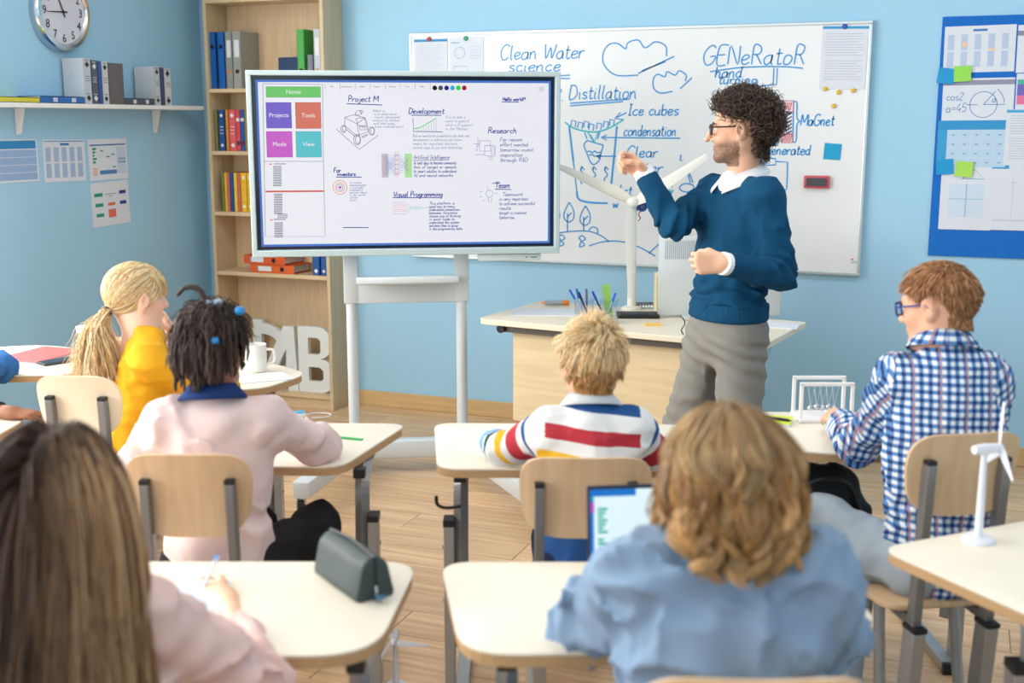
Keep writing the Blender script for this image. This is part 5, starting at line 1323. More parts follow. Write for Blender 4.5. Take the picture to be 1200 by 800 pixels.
MB().box((0, 0, 0.005), (0.075, 0.15, 0.010), r=0.004).build('body', cov((52, 60, 72)), ph, smooth=True); rects('glass', [], M_BLACK, ph) if False else MB().box((0, 0, 0.0105), (0.066, 0.138, 0.001)).build('glass', mat('phone_glass', (40, 46, 58), rough=0.15), ph)
a = at_z(308, 440, DZ); mg = thing('mug', 'white mug at the right end of yellow girl desk', 'mug', (a[0] - 0.04, a[1] + 0.08, DZ), 0)
MB().lathe([(0.036, 0.001), (0.04, 0.006), (0.04, 0.105), (0.037, 0.105), (0.036, 0.01)], n=28).build('body', cov((240, 240, 234)), mg, smooth=True)
MB().tube([tuple(q_) for q_ in smooth_path([(0.039, 0, 0.085), (0.066, 0, 0.08), (0.068, 0, 0.04), (0.039, 0, 0.025)], 5)], 0.005, 8).build('handle', cov((240, 240, 234)), mg, smooth=True)
a = at_z(312, 443, DZ); o = MB().box((0, 0, 0.0015), (0.2, 0.14, 0.003)).build('paper_sheet', M_PAPER, loc=tuple(world((a[0] - 0.02, a[1], DZ))), rz=YAW + 0.4); tag(o, 'white paper lying beside the mug', 'paper')
# newton cradle on the checked shirt desk
a = at_z(962, 489, DZ); nc = thing('newton_cradle', 'white framed pendulum toy with steel balls', 'desk toy', (a[0], a[1] - 0.01, DZ), 0.0)
M_NC = mat('cradle_white', (244, 240, 240), rough=0.4)
MB().box((0, 0, 0.006), (0.17, 0.13, 0.012), r=0.003).build('base', M_NC, nc)
for y in (-0.05, 0.05):
    for x in (-0.08, 0.08): MB().box((x, y, 0.068), (0.011, 0.011, 0.118), r=0.002).build('post', M_NC, nc)
    MB().box((0, y, 0.122), (0.171, 0.011, 0.011), r=0.002).build('top_bar', M_NC, nc)
for k in range(5):
    x = -0.038 + k * 0.019
    bl = MB().ball((x, 0, 0.034 + 0.004 * (k % 2)), 0.0095, 16).build('ball', M_CHROME, nc, smooth=True)
    m = MB()
    for y in (-0.05, 0.05): m.tube([(x, 0, 0.042), (x, y, 0.118)], 0.0004, 4)
    m.build('string', M_NC, bl)
# lime notebook and pen
a = at_z(906, 494, DZ); nb2 = thing('notebook', 'lime yellow notebook beside the pendulum toy', 'notebook', (a[0] - 0.02, a[1], DZ), -0.3)
MB().box((0, 0, 0.004), (0.15, 0.10, 0.008)).build('pages', M_PAPER, nb2); MB().box((0, 0, 0.0095), (0.155, 0.105, 0.003), r=0.001).build('cover', cov((214, 228, 76)), nb2)
a = at_z(911, 489, DZ + .012); pn = thing('pen', 'black pen lying on the lime notebook', 'pen', (a[0] - 0.02, a[1] - 0.02, DZ + 0.0155), -0.6)
MB().tube([(-0.06, 0, 0), (-0.05, 0, 0), (0.05, 0, 0), (0.062, 0, 0)], [0.0045, 0.0045, 0.0045, 0.001], 10).build('barrel', cov((34, 36, 48)), pn, smooth=True)
MB().bar((-0.055, 0, 0.0055), (-0.02, 0, 0.0055), 0.003, 0.0015).build('clip', M_CHROME, pn)
# small model wind turbines
def small_turbine(label, q, rot, h, blades, ax=(1, 0, 0)):
    t = thing('model_wind_turbine', label, 'model turbine', q, rot, 'small model turbines')
    MT = mat('small_turbine_white', (232, 236, 246), rough=0.45)
    MB().lathe([(0.036, 0), (0.036, 0.006), (0.03, 0.012), (0.010, 0.013)], n=28).build('base', MT, t, smooth=True)
    MB().tube([(0, 0, 0.01), (0, 0, h)], 0.010, 14, 0.0065).build('tower', MT, t, smooth=True)
    A = Vector(ax)
    MB().tube([tuple(Vector((0, 0, h)) - A * 0.028), tuple(Vector((0, 0, h))), tuple(Vector((0, 0, h)) + A * 0.03)], [0.010, 0.013, 0.011], 12).build('nacelle', MT, t, smooth=True)
    hb = Vector((0, 0, h)) + A * 0.038
    MB().ball(tuple(hb), 0.0105, 12).build('hub', MT, t, smooth=True)
    for v in blades: blade(t, tuple(hb), tuple(hb + Vector(v)), 0.019, 0.007, ax, MT, th=0.003)
    return t
a = at_z(1146, 634, DZ); dd = a[1]
small_turbine('small white model turbine on the right edge desk', (a[0], a[1], DZ), 0, at_depth(1148, 526, dd)[2] - DZ, [(0.012, 0.02, 0.10), (-0.004, -0.09, -0.05), (0.0, 0.075, -0.055)], (0.96, 0.28, 0))
a = at_depth(463, 745, 3.30)
small_turbine('small white model turbine standing on the floor', (a[0], 3.30, 0), 0, a[2], [(0.10, 0, -0.012), (-0.058, 0, -0.085), (-0.05, 0, 0.075)], (0, -1, 0))
# black bag beside the desk
# ------------------------------------------------------------------ smooth solid modelling on a grid (for bodies, clothes, bags)
RNG = np.random.default_rng(11)
_NT = RNG.random((32, 32, 32)).astype(np.float32)
def vnoise(P):
    P = np.asarray(P, np.float32); i = np.floor(P).astype(np.int32); f = P - i; f = f * f * (3 - 2 * f)
    i &= 31; j = (i + 1) & 31
    x0, y0, z0 = i.T; x1, y1, z1 = j.T; fx, fy, fz = f.T
    a = _NT[x0, y0, z0] * (1 - fx) + _NT[x1, y0, z0] * fx; b = _NT[x0, y1, z0] * (1 - fx) + _NT[x1, y1, z0] * fx
    c = _NT[x0, y0, z1] * (1 - fx) + _NT[x1, y0, z1] * fx; d = _NT[x0, y1, z1] * (1 - fx) + _NT[x1, y1, z1] * fx
    return ((a * (1 - fy) + b * fy) * (1 - fz) + (c * (1 - fy) + d * fy) * fz) * 2 - 1
def smin(a, b, k):
    if k <= 0: return np.minimum(a, b)
    h = np.clip(0.5 + 0.5 * (b - a) / k, 0, 1)
    return b * (1 - h) + a * h - k * h * (1 - h)
def A3(p): return np.asarray(p, np.float32)
def cap(a, b, ra, rb=None):
    a, b = A3(a), A3(b); rb = ra if rb is None else rb; ab = b - a; L2 = max(float(ab @ ab), 1e-9)
    def f(P):
        t = np.clip((P - a) @ ab / L2, 0, 1)
        v = P - a - t[:, None] * ab
        return np.sqrt((v * v).sum(1)) - (ra + (rb - ra) * t)
    return f
def ell(c, r, M=None):
    c, r = A3(c), A3(r); M = None if M is None else A3(M)
    def f(P):
        q = P - c
        if M is not None: q = q @ M
        k0 = np.sqrt(((q / r) ** 2).sum(1)); k1 = np.sqrt(((q / (r * r)) ** 2).sum(1)) + 1e-6
        return k0 * (k0 - 1) / k1
    return f
def rbox(c, hs, r, M=None):
    c, hs = A3(c), A3(hs); M = None if M is None else A3(M)
    def f(P):
        q = P - c
        if M is not None: q = q @ M
        d = np.abs(q) - (hs - r)
        return np.sqrt((np.maximum(d, 0) ** 2).sum(1)) + np.minimum(d.max(1), 0) - r
    return f
def half(p, n):
    p, n = A3(p), A3(n); n = n / np.linalg.norm(n)
    return lambda P: (P - p) @ n
class Solid:
    def __init__(s): s.ops = []
    def add(s, f, k=0.02): s.ops.append(('+', f, k)); return s
    def cut(s, f, k=0.005): s.ops.append(('-', f, k)); return s
    def keep(s, f, k=0.003): s.ops.append(('&', f, k)); return s
    def warp(s, f): s.ops.append(('w', f, 0)); return s
    def __call__(s, P):
        d = None
        for op, f, k in s.ops:
            if op == 'w': d = d + f(P); continue
            e = f(P)
            if d is None: d = e
            elif op == '+': d = smin(d, e, k)
            elif op == '-': d = -smin(-d, e, k)
            else: d = -smin(-d, -e, k)
        return d
def solid_mesh(S, lo, hi, h, B=8):
    """naive surface nets on a sparse set of blocks"""
    lo = np.array(lo, float); hi = np.array(hi, float)
    nb = np.ceil((hi - lo) / (h * B)).astype(int) + 1; n = nb * B + 1
    V = np.ones(n, np.float32)
    bi = np.stack(np.meshgrid(*[np.arange(k) for k in nb], indexing='ij'), -1).reshape(-1, 3)
    cen = (lo + (bi + 0.5) * B * h).astype(np.float32); dc = S(cen)
    act = np.abs(dc) < h * B * 1.35
    for b in bi[(~act) & (dc < 0)]:
        V[b[0] * B:b[0] * B + B + 1, b[1] * B:b[1] * B + B + 1, b[2] * B:b[2] * B + B + 1] = -1
    need = np.zeros(n, bool)
    for b in bi[act]: need[b[0] * B:b[0] * B + B + 1, b[1] * B:b[1] * B + B + 1, b[2] * B:b[2] * B + B + 1] = True
    ix = np.argwhere(need); pts = (lo + ix * h).astype(np.float32)
    vals = np.empty(len(pts), np.float32)
    for k in range(0, len(pts), 200000): vals[k:k + 200000] = S(pts[k:k + 200000])
    V[ix[:, 0], ix[:, 1], ix[:, 2]] = vals
    I = V < 0
    c = I[:-1, :-1, :-1].astype(np.int8)
    tot = sum(I[a:n[0] - 1 + a, b:n[1] - 1 + b, d:n[2] - 1 + d].astype(np.int8) for a in (0, 1) for b in (0, 1) for d in (0, 1))
    cells = np.argwhere((tot > 0) & (tot < 8))
    vid = -np.ones(n - 1, np.int32); vid[cells[:, 0], cells[:, 1], cells[:, 2]] = np.arange(len(cells))
    acc = np.zeros((len(cells), 3)); cnt = np.zeros(len(cells))
    offs = [(a, b, d) for a in (0, 1) for b in (0, 1) for d in (0, 1)]
    cv = {o: V[cells[:, 0] + o[0], cells[:, 1] + o[1], cells[:, 2] + o[2]] for o in offs}
    for o in offs:
        for ax in range(3):
            if o[ax] == 0:
                q = list(o); q[ax] = 1; q = tuple(q)
                a, b = cv[o], cv[q]; mk = (a < 0) != (b < 0)
                t = np.where(mk, a / np.where(mk, a - b, 1), 0)
                p = np.tile(np.array(o, float), (len(cells), 1)); p[:, ax] += t
                acc[mk] += p[mk]; cnt[mk] += 1
    Vt = lo + (cells + acc / cnt[:, None]) * h
    F = []
    for ax in range(3):
        s0 = [slice(None)] * 3; s1 = [slice(None)] * 3; s0[ax] = slice(0, -1); s1[ax] = slice(1, None)
        a = I[tuple(s0)]; b = I[tuple(s1)]
        e = np.argwhere(a != b)
        u, v = [(1, 2), (2, 0), (0, 1)][ax]
        ok = (e[:, u] > 0) & (e[:, v] > 0) & (e[:, u] < n[u] - 1) & (e[:, v] < n[v] - 1); e = e[ok]
        ins = a[e[:, 0], e[:, 1], e[:, 2]]
        def cid(du, dv):
            q = e.copy(); q[:, u] -= du; q[:, v] -= dv; return vid[q[:, 0], q[:, 1], q[:, 2]]
        q = np.stack([cid(1, 1), cid(0, 1), cid(0, 0), cid(1, 0)], 1)
        q[~ins] = q[~ins][:, ::-1]
        F.append(q)
    F = np.concatenate(F); F = F[(F >= 0).all(1)]
    return Vt.astype(np.float32), F
def relax(V, F, it=1, lam=0.5):
    for _ in range(it):
        acc = np.zeros_like(V); cnt = np.zeros(len(V), np.float32)
        for k in range(4):
            a, b = F[:, k], F[:, (k + 1) % 4]
            np.add.at(acc, a, V[b]); np.add.at(cnt, a, 1)
        V = V + lam * (acc / np.maximum(cnt, 1)[:, None] - V)
    return V
def unit(v): v = np.asarray(v, float); return v / (np.linalg.norm(v) + 1e-9)

# ---- strands
def strands(name, paths, rad, m, parent, cols, sides=3):
    """paths (N,M,3), rad (N,M) -> tubes in one mesh, colour per strand (N,3) or per point (N,M,3)"""
    N, M_, _ = paths.shape
    t = np.gradient(paths, axis=1); t /= np.linalg.norm(t, axis=2, keepdims=True) + 1e-9
    ref = RNG.normal(size=(N, 1, 3)); ref /= np.linalg.norm(ref, axis=2, keepdims=True)
    x = np.cross(t, ref); x /= np.linalg.norm(x, axis=2, keepdims=True) + 1e-9
    y = np.cross(t, x)
    a = np.arange(sides) * 2 * PI / sides
    V = paths[:, :, None, :] + rad[:, :, None, None] * (x[:, :, None, :] * np.cos(a)[None, None, :, None] + y[:, :, None, :] * np.sin(a)[None, None, :, None])
    idx = np.arange(N * M_ * sides).reshape(N, M_, sides)
    nx_ = np.roll(idx, -1, axis=2)
    F = np.stack([idx[:, :-1], nx_[:, :-1], nx_[:, 1:], idx[:, 1:]], -1).reshape(-1, 4)
    if cols.ndim == 2: cols = np.repeat(cols[:, None], M_, 1)
    C = np.repeat(cols[:, :, None], sides, 2).reshape(-1, 3)
    return np_mesh(name, V.reshape(-1, 3), F, m, parent, True, C)
def lin3(c): return np.array(lin(c)[:3])
def hair_mat(name, rough=0.42):
    return mat(name, (120, 90, 60), rough=rough, attr='col', spec=0.45)
# head shape in head frame (adult metres): x right, y face, z up ; origin between the ears
CR_C = np.array([0, -0.012, 0.03]); CR_R = np.array([0.077, 0.098, 0.09])
def hair_line(phi):
    return np.interp(np.abs(phi), [0, 0.5, 0.9, 1.25, 1.6, 1.95, 2.4, 3.2], [0.62, 0.6, 0.42, 0.12, 0.0, -0.35, -0.62, -0.70])
def scalp(N, extra=0.0):
    out = []
    while sum(len(o) for o in out) < N:
        d = RNG.normal(size=(N * 2, 3)); d /= np.linalg.norm(d, axis=1, keepdims=True)
        phi = np.arctan2(d[:, 0], d[:, 1])
        ear = (np.abs(np.abs(phi) - 1.62) < .30) & (d[:, 2] < .22)
        out.append(d[(d[:, 2] > hair_line(phi) + extra) & ~ear])
    return np.concatenate(out)[:N]
def nape(N, low=-.078):
    """hair roots on the back of the neck: (points, outward directions)"""
    a = RNG.uniform(-1.25, 1.25, N); z = RNG.uniform(low, -.028, N) * (1 - .25 * np.abs(a) / 1.25)
    d = np.stack([np.sin(a), -np.cos(a), np.zeros(N)], 1)
    return np.stack([.056 * np.sin(a), -.028 - .056 * np.cos(a), z], 1), d
def grow(root, dirs, n, step, g, grav, off=0.004, noise=0.0, lift=None):
    """hair falling over the skull, head frame"""
    p = root.copy(); d = dirs.copy(); out = [p.copy()]
    rad = CR_R + off[:, None] if isinstance(off, np.ndarray) else CR_R + off
    step = step[:, None] if isinstance(step, np.ndarray) else step
    for k in range(n - 1):
        d = d * (1 - g) + grav * g + RNG.normal(size=d.shape) * noise
        d /= np.linalg.norm(d, axis=1, keepdims=True)
        p = p + d * step
        q = (p - CR_C) / rad; l = np.linalg.norm(q, axis=1, keepdims=True)
        p = np.where(l < 1, CR_C + q / np.maximum(l, 1e-6) * rad, p)
        # neck
        nk = np.array([0, -0.03, 0]); r = p - nk; hr = np.hypot(r[:, 0], r[:, 1])
        m_ = (p[:, 2] < -0.03) & (hr < 0.058); sc = np.where(m_, 0.058 / np.maximum(hr, 1e-6), 1)
        p[:, 0] = nk[0] + r[:, 0] * sc; p[:, 1] = nk[1] + r[:, 1] * sc
        out.append(p.copy())
    return np.stack(out, 1)
def clump(P, n, amt, seed=1):
    """pull strand ends towards clump guides"""
    N, M_, _ = P.shape; rg = np.random.default_rng(seed); gi = rg.choice(N, min(n, N), replace=False)
    r0 = P[:, 0]; best = np.empty(N, int)
    for k in range(0, N, 500): best[k:k + 500] = np.argmin(((r0[k:k + 500, None] - r0[gi][None]) ** 2).sum(2), 1)
    G_ = P[gi[best]]; t = np.linspace(0, 1, M_)[None, :, None] ** 0.8 * amt
    return P * (1 - t) + (G_ + (r0 - G_[:, 0])[:, None] * 0.25) * t
def curl(P, rad, turns, start=0.2):
    N, M_, _ = P.shape; t = np.gradient(P, axis=1); t /= np.linalg.norm(t, axis=2, keepdims=True) + 1e-9
    ref = RNG.normal(size=(N, 1, 3)); x = np.cross(t, ref); x /= np.linalg.norm(x, axis=2, keepdims=True) + 1e-9; y = np.cross(t, x)
    s = np.linspace(0, 1, M_)[None, :, None]; ph = RNG.random((N, 1, 1)) * 6.28; tr = turns * (0.7 + 0.6 * RNG.random((N, 1, 1)))
    sg = np.where(RNG.random((N, 1, 1)) < .5, -1, 1)
    e = np.clip((s - 0.02) / start, 0, 1) * rad
    return P + e * (x * np.cos(ph + sg * tr * 6.28 * s) + y * np.sin(ph + sg * tr * 6.28 * s))
# ------------------------------------------------------------------ people
def rot_z(a): c, s = math.cos(a), math.sin(a); return np.array([[c, -s, 0], [s, c, 0], [0, 0, 1.0]])
def rot_x(a): c, s = math.cos(a), math.sin(a); return np.array([[1, 0, 0], [0, c, -s], [0, s, c.real]])
def rot_y(a): c, s = math.cos(a), math.sin(a); return np.array([[c, 0, s], [0, 1, 0], [-s, 0, c]])
def head_matrix(yaw, pitch=0, roll=0): return rot_z(yaw) @ rot_x(pitch) @ rot_y(roll)

def add_head(S, o, M, s, neck, nr=0.055, nose=1.0):
    T_ = lambda p: o + M @ (np.array(p) * s)
    S.add(ell(T_(CR_C), CR_R * s, M), 0.01)
    S.add(ell(T_((0, 0.028, -0.022)), np.array((0.064, 0.068, 0.085)) * s, M), 0.03 * s)
    for x in (-1, 1):
        S.add(cap(T_((x * .052, -.005, -.052)), T_((x * .02, .07, -.098)), .022 * s, .018 * s), .03 * s)
        S.add(ell(T_((x * .036, .058, -.028)), np.array((.026, .028, .026)) * s, M), .02 * s)
    S.add(cap(T_((-.01, .076, -.1)), T_((.01, .076, -.1)), .018 * s), .02 * s)
    S.add(cap(T_((-.032, .079, .026)), T_((.032, .079, .026)), .013 * s), .015 * s)
    for x in (-1, 1): S.cut(ell(T_((x * .031, .107, .006)), np.array((.019, .02, .013)) * s, M), .012 * s)
    S.add(cap(T_((0, .09, .014)), T_((0, .112 * nose, -.03)), .0075 * s, .0115 * s), .009 * s)
    for x in (-1, 1): S.add(ell(T_((x * .011, .098, -.034)), np.array((.008, .01, .007)) * s, M), .006 * s)
    S.add(cap(T_((-.017, .090, -.058)), T_((.017, .090, -.058)), .0075 * s), .006 * s)
    S.add(cap(T_((-.015, .089, -.069)), T_((.015, .089, -.069)), .008 * s), .004 * s)
    S.cut(cap(T_((-.024, .1, -.0635)), T_((.024, .1, -.0635)), .003 * s), .004 * s)
    for x in (-1, 1):
        Me = M @ rot_z(x * -0.45) @ rot_x(-0.15)
        S.add(ell(T_((x * .083, -.008, -.004)), np.array((.010, .023, .035)) * s, Me), .006 * s)
        S.cut(ell(T_((x * .094, -.002, -.001)), np.array((.008, .012, .020)) * s, Me), .004 * s)
        S.add(cap(T_((x * .076, .0, -.03)), T_((x * .079, -.003, -.034)), .007 * s), .006 * s)
    S.add(cap(T_((0, -.028, -.045)), neck, nr * s, nr * s * 1.12), .03 * s)

def add_hand(S, wrist, fwd, pn, right, size=0.18, curls=(0.5, 0.5, 0.4), thumb=None, spread=0.06, index=None, tn=0.4):
    f = unit(fwd); n = np.array(pn, float); n = unit(n - f * (n @ f))
    t = np.cross(f, n) if right else np.cross(n, f)
    w = A3(wrist); z = size
    S.add(cap(w - f * .12 * z, w + f * .05 * z, .155 * z, .145 * z), .012)
    kn = []
    for k, (o, l) in enumerate(((.165, .50), (.055, .52), (-.055, .49), (-.155, .44))):
        kp = w + f * l * z + t * o * z
        S.add(cap(w + f * .05 * z + t * o * .65 * z, kp, .075 * z, .062 * z), .014)
        kn.append(kp)
    S.add(ell(w + f * .22 * z + t * .12 * z + n * .05 * z, np.array((.16, .09, .07)) * z, np.stack([f, t, n], 1)), .012)
    for k, (fl_, o) in enumerate(((.42, .3), (.47, .08), (.43, -.1), (.34, -.32))):
        p = kn[k]; ang = 0; cs = index if (index is not None and k == 0) else curls
        base = unit(f + t * o * spread * 4)
        r = (.050, .051, .049, .044)[k] * z
        for j, fr in enumerate((.46, .30, .24)):
            ang += cs[j]
            d = base * math.cos(ang) + n * math.sin(ang)
            q = p + d * fr * fl_ * z
            S.add(cap(p, q, r * (1 - .1 * j), r * (.92 - .1 * j)), .002)
            p = q
    th = thumb if thumb is not None else ((.75, .55, tn), (.3, .8, tn), (.05, .9, tn))
    p = w + f * .10 * z + t * .11 * z + n * .04 * z
    for j, (L_, r) in enumerate(((.22, .085), (.18, .064), (.15, .056))):
        a, b, c = th[j]; d = unit(t * a + f * b + n * c); q = p + d * L_ * z
        S.add(cap(p, q, r * z, r * z * .88), .006 if j else .012); p = q
    return S

def skin_cols(V, o, M, s, tone, hair=None, lips=None, beard=None):
    """per vertex skin colour: scalp in the hair colour, lips, stubble"""
    col = np.tile(lin3(tone), (len(V), 1))
    L = (V - o) @ M / s
    d = (L - CR_C) / CR_R; r = np.linalg.norm(d, axis=1); dn = d / (r[:, None] + 1e-6)
    phi = np.arctan2(dn[:, 0], dn[:, 1])
    near = np.linalg.norm(L, axis=1) < 0.2
    if hair is not None:
        ear = (np.abs(L[:, 0]) > 0.073) & (L[:, 2] < 0.035)
        w = np.clip((dn[:, 2] - hair_line(phi)) / 0.06, 0, 1) * near * (~ear) * (r > 0.8)
        col = col * (1 - w[:, None]) + lin3(hair) * w[:, None]
    lp = np.exp(-(((L[:, 2] + .0635) / .011) ** 2 + (L[:, 0] / .022) ** 2) * 1.4) * (L[:, 1] > .075)
    lipc = lin3(lips) if lips else lin3(tone) * np.array([.85, .5, .5])
    col = col * (1 - .75 * lp[:, None]) + lipc * .75 * lp[:, None]
    ck_ = np.exp(-(((np.abs(L[:, 0]) - .045) / .022) ** 2 + ((L[:, 2] + .025) / .022) ** 2)) * (L[:, 1] > .03) * near
    col = col * (1 - ck_[:, None] * np.array([.02, .14, .12]))
    if beard is not None:
        b = np.clip((-.032 - L[:, 2] - np.clip((L[:, 1] - .05) * .1, -.05, .1)) / .02, 0, 1) * (L[:, 1] > .0) * (L[:, 2] > -.135) * near
        mou = np.exp(-(((L[:, 2] + .043) / .008) ** 2)) * (np.abs(L[:, 0]) < .03) * (L[:, 1] > .07)
        b = np.maximum(b, mou) * (1 - lp) * (0.75 + 0.25 * vnoise(L * 900))
        jaw = np.clip((np.abs(L[:, 1] - .03) < .09), 0, 1)
        b = np.clip(b, 0, 1) * .92 * jaw
        # cheeks stay bare
        bare = np.exp(-(((np.abs(L[:, 0]) - .04) / .03) ** 2 + ((L[:, 2] + .02) / .022) ** 2))
        b = b * (1 - np.clip(bare * 1.1, 0, 1))
        col = col * (1 - b[:, None]) + lin3(beard) * b[:, None]
    return col

M_SKIN = mat('skin', (230, 180, 150), rough=0.5, attr='col', spec=0.35)
def cloth_mat(name, rgb, vary=0.06, bump=0.25, bscale=400, rough=0.85, attr=None, sheen=0.0):
    return mat(name, rgb, rough=rough, vary=vary, vscale=9, bump=bump, bscale=bscale, spec=0.2, attr=attr, sheen=sheen)
M_EYE = mat('eye_white', (236, 232, 228), rough=0.2)
M_IRIS = mat('eye_iris', (64, 52, 44), rough=0.15)

def folds(amp, f=(30, 30, 30), seed=0.0, amp2=0.0):
    f = A3(f)
    def g(P):
        q = P * f + seed
        w = vnoise(q + 1.5 * vnoise(P * 9 + seed)[:, None])
        return amp * w + (amp2 * vnoise(P * f * 2.3 + 7) if amp2 else 0)
    return g

def ridges(P, f, seed):
    q = P * A3(f) + seed; w = vnoise(q + 0.9 * vnoise(P * 7 + seed)[:, None])
    return (1 - np.abs(w)) ** 3
def bounds(pts, pad): p = np.array(pts); return p.min(0) - pad, p.max(0) + pad

def person(label, J, hd, look, res=0.006, cres=0.0085):
    """J joints in the seating frame; returns (root, helper dict).  hd: head centre, matrix, scale"""
    O = np.array([J['pelvis'][0], J['pelvis'][1], 0.0])
    root = thing('person', label, 'person', O, 0, None)
    j = {k: np.array(v, float) - O for k, v in J.items()}
    ho, hM, hs = np.array(hd[0], float) - O, hd[1], hd[2]
    k = look.get('size', 1.0)
    sl, sr = j['shl'], j['shr']; rt = unit(sr - sl); up = unit(j['neck'] - j['pelvis']); fr = unit(np.cross(up, rt)); up = unit(np.cross(rt, fr))
    TM = np.stack([rt, fr, up], 1)
    mid = (sl + sr) / 2
    tw = look.get('tw', 0.12) * k; tdp_ = look.get('td', 0.085) * k
    pel = j['pelvis']; chest = mid * 0.72 + pel * 0.28; belly = mid * 0.40 + pel * 0.60
    hgt = np.linalg.norm(mid - pel)
    ua, fa = look.get('ua', (.042, .035)), look.get('fa', (.034, .025)); ua = [x * k for x in ua]; fa = [x * k for x in fa]
    th_, ca_ = look.get('th', (.068, .05)), look.get('ca', (.046, .032)); th_ = [x * k for x in th_]; ca_ = [x * k for x in ca_]
    def torso(S, e, hem=None):
        S.add(ell(chest + fr * .0, np.array((tw + e, tdp_ + e, hgt * .42 + e)), TM), .02)
        S.add(ell(belly, np.array((tw * .92 + e, tdp_ * .98 + e, hgt * .40 + e)), TM), .05)
        S.add(ell(pel + up * .04 * k, np.array((tw * .98 + e, tdp_ * 1.08 + e, .11 * k + e)), TM), .05)
        S.add(cap(sl * .86 + mid * .14, sr * .86 + mid * .14, ua[0] * 1.12 + e, ua[0] * 1.12 + e), .045)
        S.add(cap(mid + up * .0, j['neck'] * .6 + mid * .4, ua[0] * 1.1 + e, ua[0] * .9 + e), .04)
        return S
    def arm(S, sd, e, t_end=1.0, e2=None, elbow=0.02):
        e2 = e if e2 is None else e2
        s_, el, wr = j['sh' + sd], j['el' + sd], j['wr' + sd]
        if e < 0: S.add(cap(s_, el, ua[0] - .016, ua[1] - .016), .02); S.add(cap(el, wr, fa[0] - .014, fa[1] - .002), .01); return S
        S.add(cap(s_, el, ua[0] + e, ua[1] + e), .035); wr2 = el + (wr - el) * t_end
        S.add(cap(el, wr2, fa[0] + e, fa[0] + (fa[1] - fa[0]) * t_end + e2), elbow)
        return S
    def legs(S, e, t_end=1.0, k_=0.03):
        for sd in 'lr':
            hp, kn, an = j['hip' + sd], j['kn' + sd], j['an' + sd]
            S.add(cap(hp, kn, th_[0] + e, th_[1] + e), .03); S.add(cap(kn, kn + (an - kn) * t_end, ca_[0] + e, ca_[0] + (ca_[1] - ca_[0]) * t_end + e), k_)
        return S
    # body
    S = Solid(); torso(S, -.006)
    for sd in 'lr': arm(S, sd, -.002)
    legs(S, -.020)
    for sd in 'lr':
        if look.get('hand_' + sd) is not False:
            H = dict(look.get('hand_' + sd) or {}); wr = j['wr' + sd]
            fw_ = H.pop('fwd', wr - j['el' + sd]); pn = H.pop('pn', (0, 0, -1)); H.setdefault('size', look.get('hs', .14))
            add_hand(S, wr, fw_, pn, sd == 'r', **H)
    add_head(S, ho, hM, hs, j['neck'], look.get('nr', .052), look.get('nose', 1.0))
    allp = [v for v in j.values()] + [ho + np.array([0, 0, .14 * hs])]
    lo, hi = bounds(allp, .24)
    lo[2] = max(lo[2], 0.0)
    V, F = solid_mesh(S, lo, hi, res)
    V = relax(V, F, 1, .4)
    col = skin_cols(V, ho, hM, hs, look['skin'], look.get('scalp'), look.get('lips'), look.get('beard'))
    body = np_mesh('body', V, F, M_SKIN, root, True, col)
    for x in (-1, 1):
        c = ho + hM @ (np.array((x * .031, .0805, .006)) * hs)
        ey = MB().ball((0, 0, 0), .0125 * hs, 12); ey = ey.build('eye', M_EYE, root, True); ey.location = c
        c2 = hM @ np.array((0, .0035 * hs, 0)); ir = MB().ball((0, 0, 0), .0098 * hs, 10).build('iris', M_IRIS, ey, True); ir.location = c2
    return root, dict(j=j, ho=ho, hM=hM, hs=hs, torso=torso, arm=arm, legs=legs, TM=TM, rt=rt, fr=fr, up=up, mid=mid, pel=pel, O=O, lo=lo, hi=hi, res=cres, tw=tw, td=tdp_, hgt=hgt, ua=ua, fa=fa, root=root)

def garment(H, name, S, m, res=None, colf=None, attrs=None, lo=None, hi=None, it=1):
    V, F = solid_mesh(S, H['lo'] if lo is None else lo, H['hi'] if hi is None else hi, res or H['res'])
    V = relax(V, F, it, .3)
    return np_mesh(name, V, F, m, H['root'], True, colf(V) if colf else None, attrs(V) if attrs else None)

def two_zones(o, mask, m2):
    """give the polygons under mask (per vertex) the second material"""
    me = o.data; me.materials.append(m2); n = len(me.polygons)
    vi = np.empty(len(me.loops), np.int32); me.loops.foreach_get('vertex_index', vi)
    me.polygons.foreach_set('material_index', (mask[vi].reshape(n, -1).sum(1) >= 2).astype(np.int32)); me.update()
def shoe(H, an, fwd, name='shoe', L=.22, rgb=(34, 34, 38), sole=(236, 234, 228)):
    f = unit(np.array([fwd[0], fwd[1], 0])); t = np.array([f[1], -f[0], 0]); a = np.array([an[0], an[1], 0.0])
    S = Solid(); S.add(cap(a + f * -.02 + [0, 0, .05], a + f * (L * .62) + [0, 0, .042], .036, .036)).add(cap(a + [0, 0, .05], [an[0], an[1], max(an[2], .1)], .036, .036), .03)
    S.keep(half((0, 0, .02), (0, 0, -1))); S.keep(half((0, 0, .125), (0, 0, 1)))
    lo = np.minimum(a - .12, a + f * L - .12); hi = np.maximum(a + .12, a + f * L + .12); lo[2] = 0; hi[2] = .16
    V, F = solid_mesh(S, lo, hi, .007)
    o = np_mesh(name, V, F, cov(rgb), H['root'], True)
    P = [(a[0] + f[0] * u + t[0] * v, a[1] + f[1] * u + t[1] * v) for u, v in ((-.055, -.032), (L * .5, -.042), (L * .75, -.03), (L * .75, .03), (L * .5, .042), (-.055, .032))]
    MB().prism(rounded(P, .03, 4), 0.001, .024).build('sole', cov(sole), o)

